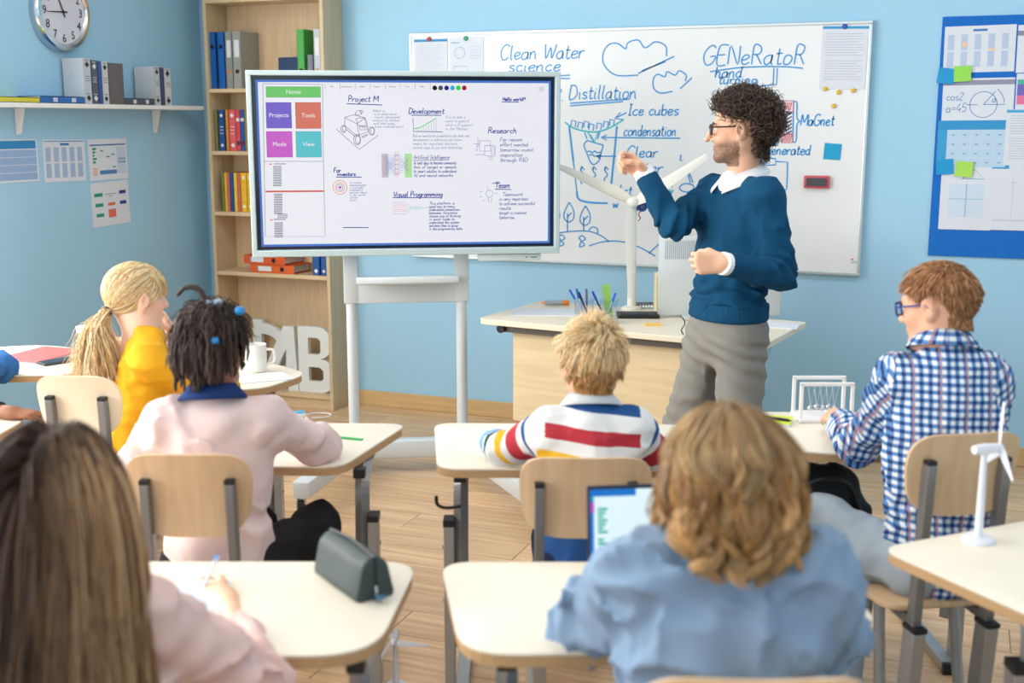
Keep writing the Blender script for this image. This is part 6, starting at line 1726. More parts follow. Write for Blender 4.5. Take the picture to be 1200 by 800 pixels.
def collar_band(H, name, m, r=.062, h=.035, tilt=0.25, spread=1.12, gap=0.0, drop=0.0, th=.004):
    """standing/folded collar ring round the neck"""
    j = H['j']; c = j['neck'] - H['up'] * .012; up, fr, rt = H['up'], H['fr'], H['rt']
    ho = H['ho']; ax = unit((ho - H['hM'] @ np.array([0, .02, .1]) * 0 - c)); 
    V = []; F = []; n = 40; rows = [(r * 1.0, 0.0), (r * .97, h), (r * 1.02, h + .004), (r * spread * 1.1, h * .45 - drop), (r * spread * 1.3, -.012 - drop)]
    a0, a1 = gap, 2 * PI - gap
    for (rr, z) in rows:
        for i in range(n + 1):
            a = a0 + (a1 - a0) * i / n
            dx, dy = math.sin(a), math.cos(a)
            tz = -tilt * rr * dy * 1.0
            V.append(c + rt * rr * dx + fr * rr * dy + up * (z + tz))
    for q in range(len(rows) - 1):
        for i in range(n):
            b = q * (n + 1) + i; F.append((b, b + 1, b + n + 2, b + n + 1))
    o = np_mesh(name, V, F, m, H['root'], True)
    md = o.modifiers.new('thick', 'SOLIDIFY'); md.thickness = th; md.offset = 0
    return o
def cuff(H, name, sd, m, r, l, at=1.0, e=.006):
    j = H['j']; el, wr = j['el' + sd], j['wr' + sd]; d = unit(wr - el); c = el + (wr - el) * at
    p = [c - d * l / 2, c - d * l / 2, c + d * l / 2, c + d * l / 2]; return MB().tube([tuple(c - d * l / 2), tuple(c), tuple(c + d * l / 2)], [r, r * 1.02, r * 1.03], 20).build(name, m, H['root'], True)
def to_head(H, P): return H['ho'] + (P * H['hs']) @ H['hM'].T
def hair(H, name, P, rad, cols, m, sides=3, taper=0.35, parent=None):
    """P in head frame"""
    N, M_, _ = P.shape; W = to_head(H, P.reshape(-1, 3)).reshape(N, M_, 3)
    s = np.linspace(0, 1, M_)[None]; r = rad * (1 - (1 - taper) * s ** 2) * (0.8 + 0.4 * RNG.random((N, 1)))
    r[:, -1] *= .3
    return strands(name, W, r, m, parent or H['root'], cols, sides)
def shades(N, a, b, c=None, pw=1.0):
    t = RNG.random((N, 1)) ** pw; C_ = lin3(a) * (1 - t) + lin3(b) * t
    if c is not None:
        w = (RNG.random((N, 1)) < .18); C_ = np.where(w, lin3(c), C_)
    return C_ * (0.85 + 0.3 * RNG.random((N, 1)))
DOWN = np.array([0, 0, -1.0])
def px(u, v, d): return at_depth(u, v, d)
def glasses(H, name, m, lens_w=.046, lens_h=.034, r=.0022):
    g = bpy.data.objects.new(name, None); 
    root = H['root']; pieces = MB()
    def T_(p): return tuple(H['ho'] + H['hM'] @ (np.array(p) * H['hs']))
    for x in (-1, 1):
        cx = x * .033
        loop = [(cx + lens_w / 2 * sx_, .107 - abs(cx + lens_w / 2 * sx_) * .12, .004 + lens_h / 2 * sz_) for sx_, sz_ in rounded([(-1, -1), (1, -1), (1, 1), (-1, 1)], .45, 5)]
        pieces.tube([T_(p) for p in loop + [loop[0]]], r * 1.3, 6, cap=False)
        pieces.tube([T_((x * .056, .101, .012)), T_((x * .074, .09, .012)), T_((x * .086, .0, .012)), T_((x * .084, -.02, -.008))], r, 6)
    pieces.tube([T_((-.011, .107, .01)), T_((0, .110, .013)), T_((.011, .107, .01))], r, 6)
    o = pieces.build(name, m, root, True)
    for x in (-1, 1):
        cx = x * .033; pts = [T_((cx + lens_w / 2 * sx_, .107 - abs(cx + lens_w / 2 * sx_) * .12, .004 + lens_h / 2 * sz_)) for sx_, sz_ in rounded([(-1, -1), (1, -1), (1, 1), (-1, 1)], .45, 5)]
        np_mesh('lens', pts, [tuple(range(len(pts)))][:1] if False else [(0, i, i + 1) for i in range(1, len(pts) - 1)], mat('lens_glass', (200, 214, 226), rough=0.05, alpha=0.18), o, False)
    return o
def pz(u, d, z): return np.array([at_depth(u, 400, d)[0], d, z])
# ------------------------------------------------------------------ teacher
J = dict(pelvis=px(852, 378, 4.42), neck=px(870, 208, 4.44), shl=px(899, 232, 4.29), shr=px(836, 228, 4.60),
         ell=px(914, 322, 4.27), wrl=px(849, 309, 4.08), elr=px(789, 262, 4.40), wrr=px(757, 206, 4.46),
         hipl=pz(870, 4.36, .86), hipr=pz(834, 4.49, .86), knl=pz(866, 4.33, .48), knr=pz(806, 4.52, .48), anl=pz(872, 4.42, .09), anr=pz(800, 4.62, .09))
look = dict(size=1.0, tw=.158, td=.108, ua=(.053, .044), fa=(.042, .030), th=(.086, .064), ca=(.056, .042), hs=.185, nr=.056,
            skin=(234, 184, 154), scalp=(52, 42, 36), beard=(60, 42, 34), nose=1.06,
            hand_l=dict(fwd=(-1, -.05, .03), pn=(.12, 1, -.1), curls=(1.25, 1.55, .8), thumb=((.5, .8, .35), (-.1, .8, .7), (-.4, .4, .9)), spread=.0),
            hand_r=dict(fwd=(-.62, .05, .50), pn=(-.55, -.75, -.35), curls=(1.15, 1.5, .9), index=(.65, .9, .45), thumb=((.5, .85, .4), (-.25, .9, .45), (-.5, .85, .2)), spread=.0))
root, H = person('teacher with curly dark hair, blue sweater and grey trousers, pointing', J, (px(866, 152, 4.42), head_matrix(math.radians(80), -.04, 0.02), .97), look, res=.0042, cres=.008)
j = H['j']
S = Solid(); H['torso'](S, .010)
for sd in 'lr': H['arm'](S, sd, .009, .93, .011, elbow=.03)
el_, wl_ = j['ell'], j['wrl']; er_, wr_ = j['elr'], j['wrr']
def arm_folds(P):
    d = 0
    for e_, w_, s_ in ((j['ell'], j['wrl'], j['shl']), (j['elr'], j['wrr'], j['shr'])):
        r = np.linalg.norm(P - e_, axis=1); ax = unit(w_ - s_)
        d = d + .011 * np.exp(-(r / .12) ** 2) * np.sin((P @ ax) * 140 + 4 * vnoise(P * 14))
    for w_ in (j['wrl'], j['wrr']): d = d * (1 - np.exp(-(np.linalg.norm(P - w_, axis=1) / .09) ** 2))
    z = P[:, 2]; hem = .96
    d = d + .009 * np.exp(-((z - hem - .06) / .08) ** 2) * np.sin(z * 120 + 5 * vnoise(P * 9))
    k_ = 1.0
    for w_ in (j['wrl'], j['wrr']): k_ = k_ * (1 - np.exp(-(np.linalg.norm(P - w_, axis=1) / .10) ** 2))
    return d + k_ * (-.013 * ridges(P, (9, 9, 12), 3) - .007 * ridges(P, (17, 17, 9), 8) + .007)
S.warp(arm_folds)
S.keep(half((0, 0, px(850, 363, 4.42)[2] - .005), (0, 0, -1)), .012)
S.cut(ell(j['neck'] + H['up'] * .02 + H['fr'] * .055, (.055, .06, .06), H['TM']), .01)
M_SWEAT = cloth_mat('blue_knit', (14, 72, 108), vary=.08, bump=.35, bscale=500)
garment(H, 'sweater', S, M_SWEAT)
z0 = px(850, 363, 4.42)[2]
# ribbed hem
S = Solid(); S.add(ell(H['pel'] + H['up'] * .03, (.166, .118, .16), H['TM'])); S.add(ell(j['pelvis'] * .6 + H['mid'] * .4, (.16, .116, .2), H['TM']), .05)
S.warp(lambda P: .0015 * np.sin(np.arctan2(P[:, 1] - H['pel'][1], P[:, 0] - H['pel'][0]) * 90) - .010 + .004 * vnoise(P * 14))
S.keep(half((0, 0, z0 - .03), (0, 0, -1)), .008); S.keep(half((0, 0, z0 + .035), (0, 0, 1)), .008)
garment(H, 'sweater_hem', S, M_SWEAT, res=.006)
# shirt under it
M_SHIRT = cloth_mat('white_shirt', (238, 242, 248), bump=.08, vary=.03)
def collar_flaps(H, m, r, h, width, drop, front_gap=.25, tilt=.35, name='shirt_collar', dz=0.0):
    """folded collar: stand plus leaf widening to points at the front"""
    c = H['j']['neck'] - H['up'] * (.006 + dz); V = []; F = []; n = 48
    for q in range(5):
        for i in range(n + 1):
            s = i / n * 2 - 1; a = PI + s * (PI - front_gap); dx, dy = math.sin(a), math.cos(a)
            pt = abs(s) ** 3
            lw_ = width * (1 + drop * pt)
            rr, z = [(r, 0), (r * .98, h), (r * 1.05, h + .003), (r * 1.13 + lw_ * .35, h - lw_ * .45), (r * 1.2 + lw_ * .62, h - lw_ * .95)][q]
            V.append(c + H['rt'] * rr * dx + H['fr'] * rr * dy + H['up'] * (z - tilt * r * dy - .012 * pt * (q > 2)))
    for q in range(4):
        for i in range(n):
            b = q * (n + 1) + i; F.append((b, b + 1, b + n + 2, b + n + 1))
    o = np_mesh(name, V, F, m, H['root'], True); md = o.modifiers.new('thick', 'SOLIDIFY'); md.thickness = .003; md.offset = 0
    return o
collar_flaps(H, M_SHIRT, .064, .040, .034, .75, front_gap=.30, tilt=.50)
S = Solid(); S.add(ell(j['neck'] - H['up'] * .03 + H['fr'] * .04, (.06, .05, .06), H['TM']))
garment(H, 'shirt_front', S, M_SHIRT, res=.007)
cuff(H, 'shirt_cuff', 'l', M_SHIRT, .039, .10, 0.88); cuff(H, 'shirt_cuff', 'r', M_SHIRT, .039, .11, 0.86)
# trousers
S = Solid(); S.add(ell(H['pel'] + H['up'] * .0 - np.array([0, 0, .02]), (.163, .118, .16), H['TM']))
for sd in 'lr':
    hp, kn, an = j['hip' + sd], j['kn' + sd], j['an' + sd]
    S.add(cap(hp, kn, .094, .079), .035); S.add(cap(kn, an + np.array([0, 0, -.02]), .078, .068), .03)
S.cut(cap((j['hipl'] + j['hipr']) / 2 + np.array([-.03, 0, -.16]), (j['knl'] + j['knr']) / 2 + np.array([0, 0, -.3]), .012, .05), .05)
S.warp(lambda P: .007 * vnoise(P * np.array([10, 10, 7]) + 5) - .007 * ridges(P, (10, 10, 8), 2) + .006 * np.exp(-((P[:, 2] - .80) / .09) ** 2) * np.sin((P[:, 0] * .5 + P[:, 2]) * 110 + 3 * vnoise(P * 9)) + .006 * np.exp(-((P[:, 2] - .52) / .1) ** 2) * np.sin(P[:, 2] * 100 + 4 * vnoise(P * 8)))
S.keep(half((0, 0, z0 + .03), (0, 0, 1)), .004)
garment(H, 'trousers', S, cloth_mat('grey_chino', (140, 139, 134), vary=.06, bump=.2))
# pocket seam, fly seam, key cord
def on_trousers(a, b, n=8):
    return [tuple(a + (b - a) * t / n) for t in range(n + 1)]
kc = px(800, 372, 4.27) - H['O']
MB().tube([tuple(q) for q in smooth_path([kc, kc + np.array([.008, -.006, -.02]), kc + np.array([-.004, -.004, -.045]), kc + np.array([.004, -.006, -.062])], 5)], .0022, 6).build('key_cord', cov((60, 56, 60)), root)
for sd in 'lr': shoe(H, j['an' + sd], H['fr'], L=.28, rgb=(70, 58, 48), sole=(60, 54, 48))
# curly hair
N = 2100
d = scalp(N, .02); rootp = CR_C + d * CR_R * 1.0
dirs = d + RNG.normal(size=d.shape) * .55 + np.array([0, -.12, .12]); dirs /= np.linalg.norm(dirs, axis=1, keepdims=True)
ln = (.036 + .024 * RNG.random(N)) * np.where(d[:, 2] < -.2, .8, 1.0) * np.where(d[:, 2] > .75, .75, 1.0) * np.where((d[:, 1] > .35), .8, 1)
P = grow(rootp, dirs, 16, ln / 15 * 1.35, .06, np.array([0, -.35, -.9]), .012, .10)
P = curl(P, .0125, 1.8, .25)
nr_, nd_ = nape(320, -.10); P3 = curl(grow(nr_, nd_ + np.array([0, 0, -.4]), 16, .0028, .1, np.array([0, 0, -1.0]), .01, .1), .009, 1.8, .3); P = np.concatenate([P, P3]); N = len(P)
hm = hair_mat('dark_curly_hair', .4)
hair(H, 'hair', P, .0021, shades(N, (38, 31, 28), (84, 66, 54), (104, 82, 66)), hm, 4)
glasses(H, 'glasses', mat('black_acetate', (22, 22, 26), rough=0.3), .05, .036, .0028)
# eyebrows and moustache hint
def brows(H, rgb, m=None, th=.0035):
    def T_(p): return tuple(H['ho'] + H['hM'] @ (np.array(p) * H['hs']))
    for x in (-1, 1): MB().tube([T_((x * .014, .0945, .024)), T_((x * .03, .0935, .029)), T_((x * .048, .083, .024))], [th, th * 1.1, th * .4], 6).build('eyebrow', cov(rgb), H['root'], True)
brows(H, (48, 38, 34))
# ------------------------------------------------------------------ pupils
def seat_joints(u_pel, d_pel, zp=.50, hipw=.075, kn_l=None, kn_r=None, an_l=None, an_r=None, yawb=0.0):
    c, s = math.cos(yawb), math.sin(yawb)
    p = np.array([at_depth(u_pel, 500, d_pel)[0], d_pel, zp]); r = np.array([c, s, 0]); f = np.array([-s, c, 0])
    o = dict(pelvis=p, hipl=p - r * hipw - np.array([0, 0, .0]), hipr=p + r * hipw)
    o['knl'] = kn_l if kn_l is not None else p - r * .10 + f * .36 + np.array([0, 0, .0]); o['knr'] = kn_r if kn_r is not None else p + r * .10 + f * .36
    o['anl'] = an_l if an_l is not None else np.array([*(o['knl'] + f * .04)[:2], .09]); o['anr'] = an_r if an_r is not None else np.array([*(o['knr'] + f * .04)[:2], .09])
    return o
def wrinkles(H, amp=.006, f=(16, 16, 8), elb=.006, w=130, seed=0):
    j = H['j']; f = A3(f)
    def g(P):
        d = amp * .5 * vnoise(P * f + seed) + amp * .9 - amp * 1.5 * ridges(P, f * .75, seed) - amp * .8 * ridges(P, f[::-1] * 1.3, seed + 4)
        for sd in 'lr':
            e_ = j['el' + sd]; r = np.linalg.norm(P - e_, axis=1); ax = unit(j['wr' + sd] - j['sh' + sd])
            d = d + elb * np.exp(-(r / .10) ** 2) * np.sin((P @ ax) * w + 4 * vnoise(P * 12 + seed)) * 1.5
            e_ = j['sh' + sd]; r = np.linalg.norm(P - e_ + H['up'] * .06, axis=1)
            d = d + elb * .6 * np.exp(-(r / .07) ** 2) * np.sin((P @ unit(H['up'] + H['rt'] * (.6 if sd == 'l' else -.6))) * w + 3 * vnoise(P * 12 + seed))
        return d
    return g
def pants(H, rgb, name='trousers', top=.13, t_end=1.0, bump=.2):
    S = Solid(); pel = H['pel']
    S.add(ell(pel + H['up'] * .02, (H['tw'] * 1.02, H['td'] * 1.15, .11), H['TM'])); H['legs'](S, .008, t_end)
    S.warp(lambda P: .006 * vnoise(P * 16 + 4) + .006 - .009 * ridges(P, (14, 14, 14), 6) - .005 * ridges(P, (24, 10, 24), 1))
    S.keep(half(pel + H['up'] * top, H['up']), .004)
    return garment(H, name, S, cloth_mat('pants_%02x%02x%02x' % tuple(rgb), rgb, vary=.1, bump=bump), res=.009)

# ---- girl in the pink sweater (twisted dark hair)
J = seat_joints(248, 2.98, .50, kn_l=pz(290, 3.32, .50), kn_r=px(372, 614, 3.22), an_l=pz(300, 3.55, .09), an_r=pz(358, 3.62, .10))
J.update(neck=px(249, 452, 3.02), shl=px(192, 497, 3.00), shr=px(312, 492, 3.04), ell=px(158, 545, 3.16), wrl=px(215, 520, 3.38), elr=px(378, 524, 3.24), wrr=px(330, 508, 3.46))
look = dict(size=1.0, tw=.128, td=.092, ua=(.045, .04), fa=(.038, .027), skin=(150, 100, 74), scalp=(44, 34, 32), hs=.14, hand_l=dict(pn=(0, 0, -1)), hand_r=dict(pn=(0, 0, -1)))
root, H = person('girl with twisted dark hair in pale pink sweater, back turned', J, (px(250, 404, 3.04), head_matrix(math.radians(-26), -.12, 0), .87), look)
S = Solid(); H['torso'](S, .014)
for sd in 'lr': H['arm'](S, sd, .012, .95)
S.warp(wrinkles(H, .009, (12, 12, 8), .008, 110, 2)); S.keep(half(H['pel'] - np.array([0, 0, .05]), (0, 0, -1)), .01)
garment(H, 'sweater', S, cloth_mat('pale_pink_knit', (236, 212, 211), vary=.07, bump=.4, bscale=350))
collar_flaps(H, cloth_mat('navy_collar', (34, 58, 110), bump=.15), .056, .030, .034, .5, front_gap=.4, tilt=.15, name='collar', dz=.022)
pants(H, (36, 36, 40))
for sd in 'lr': shoe(H, H['j']['an' + sd], (0.3, 1, 0))
N = 260
d = scalp(N * 2, .08); d = d[~((d[:, 0] > .55) & (d[:, 2] < .40) & (d[:, 1] > -.45))][:N]; N = len(d); rp = CR_C + d * CR_R
flow = d * .25 + np.array([0, -.2, .05]); flow /= np.linalg.norm(flow, axis=1, keepdims=True)
g = H['hM'].T @ DOWN
P = grow(rp, flow, 18, (.075 + .06 * RNG.random(N)) / 17 * (1 + .45 * (d[:, 2] > .3)), .34, g, .004 + .010 * RNG.random(N), .07)
P += vnoise((P.reshape(-1, 3) * 60)).reshape(N, 18, 1) * .003
hm2 = hair_mat('dark_twists', .6)
hair(H, 'hair', P, .0050, shades(N, (36, 28, 26), (74, 58, 52)), hm2, 6, taper=.8)
N2 = 900; d2 = scalp(N2, .0); P2 = grow(CR_C + d2 * CR_R, d2, 10, .010, .35, g, .012, .25)
hair(H, 'fine_hair', P2, .0016, shades(N2, (36, 28, 26), (66, 50, 46)), hm2, 3)
# top twist
T0 = [(px(u, v, 3.03) - H['O'] - H['ho']) @ H['hM'] / H['hs'] for u, v in ((240, 360), (238, 347), (233, 339), (224, 336), (214, 339), (207, 347))]; T0 = np.stack([np.stack(smooth_path(T0, 4))])
hair(H, 'top_twist', T0, .0085, shades(1, (44, 34, 32), (60, 48, 44)), hm2, 8, taper=.6)
def bead(H, u, v, d, rgb, r=.011, nm='hair_bead'):
    q = px(u, v, d) - H['O']; o = MB().lathe([(r * .7, -r), (r, -r * .4), (r, r * .4), (r * .7, r)], (0, 0, 0), 14, 'X').build(nm, cov(rgb), H['root'], True); o.location = q
bead(H, 281, 364, 2.99, (40, 136, 206)); bead(H, 252, 399, 2.935, (40, 136, 206), .009)
MB().lathe([(.018, -.006), (.024, -.002), (.024, .004), (.018, .007)], (0, 0, 0), 20).build('hair_band', cov((186, 208, 232)), root, True).location = H['ho'] + H['hM'] @ np.array((.012, -.02, .128)) * H['hs']

# ---- boy in the striped jersey
J = seat_joints(690, 2.98, .50, an_l=pz(655, 3.58, .09), an_r=pz(694, 3.60, .09), kn_l=pz(650, 3.34, .50), kn_r=pz(712, 3.34, .50))
J.update(neck=px(692, 470, 3.06), shl=px(644, 503, 3.03), shr=px(742, 502, 3.03), ell=px(592, 528, 3.20), wrl=px(575, 516, 3.40), elr=px(764, 530, 3.16), wrr=px(745, 512, 3.40))
look = dict(size=.95, tw=.122, td=.088, skin=(232, 178, 150), scalp=(176, 136, 92), hs=.135, nr=.05)
root, H = person('boy with tousled blond hair in striped jersey, back turned', J, (px(693, 429, 3.08), head_matrix(math.radians(3), -.10, 0), .88), look)
S = Solid(); H['torso'](S, .014)
for sd in 'lr': H['arm'](S, sd, .014, .92)
S.warp(wrinkles(H, .006, (14, 14, 10), .007, 120, 9)); S.keep(half(H['pel'] - np.array([0, 0, .02]), (0, 0, -1)), .01)
zt = lambda v: px(690, v, 3.0)[2]
ON = {}
def stripe_attr(V):
    """0..0.5 = height on the body, 0.5..1 = along a sleeve"""
    j = H['j']; Z = V[:, 2] + .012 * (V[:, 0] / .1)
    st = np.clip((zt(460) - Z) / (zt(460) - zt(660)), .002, .995) * .5; sv = np.full(len(V), .505); ON['m'] = np.zeros(len(V), bool)
    for sd in 'lr':
        s_, e_, w_ = j['sh' + sd], j['el' + sd], j['wr' + sd]
        def seg(a, b):
            ab = b - a; t = np.clip((V - a) @ ab / (ab @ ab), 0, 1); return np.linalg.norm(V - a - t[:, None] * ab, axis=1), t
        d1, t1 = seg(s_, e_); d2, t2 = seg(e_, w_)
        along = np.where(d1 < d2, t1 * np.linalg.norm(e_ - s_), np.linalg.norm(e_ - s_) + t2 * np.linalg.norm(w_ - e_))
        out = ((V - H['mid']) @ H['rt']) * (1 if sd == 'r' else -1)
        on = (np.minimum(d1, d2) < .075) & (out > H['tw'] * 1.08)
        q = along / (np.linalg.norm(e_ - s_) + np.linalg.norm(w_ - e_))
        if sd == 'r': q = q * .9 + .04
        near_ = np.minimum(d1, d2) < .12; near_ &= out > H['tw'] * .6
        sv[near_] = .5 + .5 * np.clip(q, .002, .995)[near_]; ON['m'] |= on
    return dict(st=st, sv=sv)
def stripe_material(an):
    m = bpy.data.materials.new('striped_jersey'); m.use_nodes = True; nt = m.node_tree; b_ = nt.nodes['Principled BSDF']
    b_.inputs['Roughness'].default_value = .85; b_.inputs['Specular IOR Level'].default_value = .2
    at_ = nt.nodes.new('ShaderNodeAttribute'); at_.attribute_name = an
    cr = nt.nodes.new('ShaderNodeValToRGB'); cr.color_ramp.interpolation = 'CONSTANT'; e = cr.color_ramp.elements
    W = (232, 234, 236); BL = (40, 84, 144); RD = (186, 58, 70); YE = (236, 186, 52); LB = (128, 172, 214); GR = (58, 92, 88)
    f = lambda v: (v - 460) / 200 * .5
    stops = [(0, BL), (f(480), W), (f(497), RD), (f(513), W), (f(526), YE), (f(545), W), (f(556), BL), (.5, W), (.53, BL), (.56, W), (.60, RD), (.68, W), (.70, YE), (.74, W), (.78, GR), (.84, W), (.87, LB), (.96, W)]
    e[0].position = 0; e[0].color = lin(stops[0][1]); e[1].position = stops[1][0]; e[1].color = lin(stops[1][1])
    for p_, c_ in stops[2:]: k_ = e.new(p_); k_.color = lin(c_)
    nt.links.new(at_.outputs['Fac'], cr.inputs[0]); nt.links.new(cr.outputs[0], b_.inputs['Base Color']); return m
jo = garment(H, 'jersey', S, stripe_material('st'), res=.0065, attrs=stripe_attr); two_zones(jo, ON['m'], stripe_material('sv'))
collar_flaps(H, cloth_mat('jersey_collar', (206, 212, 216), bump=.15), .055, .022, .030, .4, front_gap=.4, tilt=.2, name='collar')
pants(H, (34, 46, 84))
for sd in 'lr': shoe(H, H['j']['an' + sd], (0, 1, 0), rgb=(58, 46, 40), sole=(70, 58, 50))
N = 3200
d = scalp(N, .0); rp = CR_C + d * CR_R
sw = np.stack([d[:, 1] + .05, -d[:, 0], np.zeros(N)], 1)      # whorl
dirs = d * .30 + sw * .5 + np.array([0.12, .0, .05]) + RNG.normal(size=d.shape) * .10 + DOWN * .45 * (d[:, 2:3] < .5); dirs /= np.linalg.norm(dirs, axis=1, keepdims=True)
ln = np.where(d[:, 2] > .1, .062, .036) * (0.7 + .6 * RNG.random(N))
P = grow(rp, dirs, 10, ln / 9, .14, DOWN, .005 + .014 * RNG.random(N), .03); P = clump(P, 110, .5, 3); P = curl(P, .003, .6, .5)
nr_, nd_ = nape(500); P3 = grow(nr_, nd_ * .3 + DOWN, 10, .0022, .1, DOWN, .004, .05); P = np.concatenate([P, P3]); d = np.concatenate([d, nd_ * np.array([1, 1, 0]) + DOWN * .6]); N = len(P)
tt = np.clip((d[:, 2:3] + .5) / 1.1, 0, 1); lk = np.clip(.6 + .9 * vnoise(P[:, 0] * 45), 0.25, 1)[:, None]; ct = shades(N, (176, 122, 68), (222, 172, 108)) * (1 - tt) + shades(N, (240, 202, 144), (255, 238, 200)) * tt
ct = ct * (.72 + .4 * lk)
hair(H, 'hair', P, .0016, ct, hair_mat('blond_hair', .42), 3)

# ---- boy in the checked shirt
J = seat_joints(1112, 2.98, .50, kn_l=px(962, 602, 3.26), kn_r=px(1005, 650, 3.06), an_l=pz(975, 3.35, .09), an_r=pz(1010, 3.06, .09), yawb=.30)
J.update(neck=px(1106, 400, 3.04), shl=px(1055, 443, 3.07), shr=px(1162, 448, 3.00), ell=px(1002, 522, 3.24), wrl=px(985, 492, 3.46), elr=px(1150, 535, 3.20), wrr=px(1080, 512, 3.40))
look = dict(size=1.02, tw=.128, td=.09, skin=(232, 178, 148), scalp=(150, 108, 74), hs=.14, hand_l=dict(fwd=(-.25, 1, .05), pn=(.5, 0, -1), curls=(.5, .6, .3)))
root, H = person('boy with glasses and short ginger hair in checked shirt', J, (px(1099, 358, 3.06), head_matrix(math.radians(48), -.20, 0), .90), look)
S = Solid(); H['torso'](S, .016)
for sd in 'lr': H['arm'](S, sd, .014, .80)
S.warp(wrinkles(H, .010, (13, 13, 9), .008, 110, 15)); S.keep(half(H['pel'] - np.array([0, 0, .06]), (0, 0, -1)), .01)
def check_attrs(V):
    j = H['j']; q = (V - H['mid']) @ H['TM']; pu = q[:, 0].copy() + .25 * q[:, 1]; pv = q[:, 2].copy() + .0; su = pu.copy(); sv = pv.copy(); ON['m'] = np.zeros(len(V), bool)
    for sd in 'lr':
        s_, e_, w_ = j['sh' + sd], j['el' + sd], j['wr' + sd]
        def seg(a, b):
            ab = b - a; t = np.clip((V - a) @ ab / (ab @ ab), 0, 1); r = V - a - t[:, None] * ab; return np.linalg.norm(r, axis=1), t, r
        d1, t1, r1 = seg(s_, e_); d2, t2, r2 = seg(e_, w_)
        t1 = np.where(t1 <= 0, (V - s_) @ (e_ - s_) / ((e_ - s_) @ (e_ - s_)), t1); L1 = np.linalg.norm(e_ - s_); L2 = np.linalg.norm(w_ - e_)
        use1 = d1 < d2; al = np.where(use1, t1 * L1, L1 + t2 * L2); r = np.where(use1[:, None], r1, r2)
        side = unit(np.cross(e_ - s_, [0, 1, .3]))
        out = ((V - H['mid']) @ H['rt']) * (1 if sd == 'r' else -1)
        on = (np.minimum(d1, d2) < .08) & (out > H['tw'] * .95)
        nr2 = (np.minimum(d1, d2) < .13) & (out > H['tw'] * .6); su[nr2] = (r @ side)[nr2]; sv[nr2] = al[nr2]; ON['m'] |= on
    return dict(pu=pu, pv=pv, su=su, sv=sv)
def check_material(au='pu', av='pv'):
    m = bpy.data.materials.new('blue_check_cotton'); m.use_nodes = True; nt = m.node_tree; b = nt.nodes['Principled BSDF']; L = nt.links
    b.inputs['Roughness'].default_value = .8; b.inputs['Specular IOR Level'].default_value = .2
    def stripe(an, per, wd, off):
        a = nt.nodes.new('ShaderNodeAttribute'); a.attribute_name = an
        q = nt.nodes.new('ShaderNodeMath'); q.operation = 'MULTIPLY_ADD'; q.inputs[1].default_value = 1 / per; q.inputs[2].default_value = off; L.new(a.outputs['Fac'], q.inputs[0])
        f = nt.nodes.new('ShaderNodeMath'); f.operation = 'FRACT'; L.new(q.outputs[0], f.inputs[0])
        c = nt.nodes.new('ShaderNodeMath'); c.operation = 'LESS_THAN'; c.inputs[1].default_value = wd; L.new(f.outputs[0], c.inputs[0]); return c.outputs[0]
    su = stripe(au, .021, .48, 0.1); sv = stripe(av, .021, .48, .3); sr = stripe(au, .063, .10, .62)
    ad = nt.nodes.new('ShaderNodeMath'); L.new(su, ad.inputs[0]); L.new(sv, ad.inputs[1])
    cr = nt.nodes.new('ShaderNodeValToRGB'); cr.color_ramp.interpolation = 'CONSTANT'
    dv = nt.nodes.new('ShaderNodeMath'); dv.operation = 'MULTIPLY'; dv.inputs[1].default_value = .5; L.new(ad.outputs[0], dv.inputs[0]); L.new(dv.outputs[0], cr.inputs[0])
    e = cr.color_ramp.elements; e[0].position = 0; e[0].color = lin((232, 236, 240)); e[1].position = .8; e[1].color = lin((38, 62, 116)); k = e.new(.3); k.color = lin((92, 138, 194))
    mx = nt.nodes.new('ShaderNodeMix'); mx.data_type = 'RGBA'; mx.inputs['B'].default_value = lin((206, 150, 140)); L.new(cr.outputs[0], mx.inputs['A'])
    fm = nt.nodes.new('ShaderNodeMath'); fm.operation = 'MULTIPLY'; fm.inputs[1].default_value = .5; L.new(sr, fm.inputs[0]); L.new(fm.outputs[0], mx.inputs['Factor'])
    L.new(mx.outputs['Result'], b.inputs['Base Color']); return m
M_CHECK = check_material()
co_ = garment(H, 'checked_shirt', S, M_CHECK, res=.006, attrs=check_attrs); two_zones(co_, ON['m'], check_material('su', 'sv'))
o = collar_flaps(H, M_CHECK, .058, .028, .036, .5, front_gap=.4, tilt=.2, name='collar')
me = o.data; co = np.array([v.co[:] for v in me.vertices]); qq = (co - H['mid']) @ H['TM']
for nm_, av in (('pu', np.arctan2(qq[:, 0], qq[:, 1]) * .06), ('pv', qq[:, 2])):
    at_ = me.attributes.new(nm_, 'FLOAT', 'POINT'); at_.data.foreach_set('value', av.astype(np.float32))
pants(H, (172, 186, 198), 'jeans')
for sd in 'lr': shoe(H, H['j']['an' + sd], (-.8, .4, 0), rgb=(30, 30, 32), sole=(50, 50, 52))
N = 3600
d = scalp(N, .0); rp = CR_C + d * CR_R
dirs = d * np.where(d[:, 2:3] > .3, .45, .16) + np.array([0, .35, 0]) * (d[:, 2:3] > .4) + DOWN * .5 + np.array([.15, 0, 0]) + RNG.normal(size=d.shape) * .10; dirs /= np.linalg.norm(dirs, axis=1, keepdims=True)
ln = np.interp(d[:, 2], [-.7, -.2, .3, .8], [.014, .022, .04, .05]) * (.7 + .6 * RNG.random(N))
P = grow(rp, dirs, 8, ln / 7, .10, H['hM'].T @ DOWN, .003 + .008 * RNG.random(N), .05); P = clump(P, 260, .4, 5)
nr_, nd_ = nape(700); P3 = grow(nr_, nd_ * .25 + DOWN, 8, .0016, .1, DOWN, .003, .05); P = np.concatenate([P, P3]); N = len(P)
hair(H, 'hair', P, .0015, shades(N, (128, 84, 52), (188, 136, 92), (206, 158, 112)), hair_mat('ginger_hair', .45), 3)
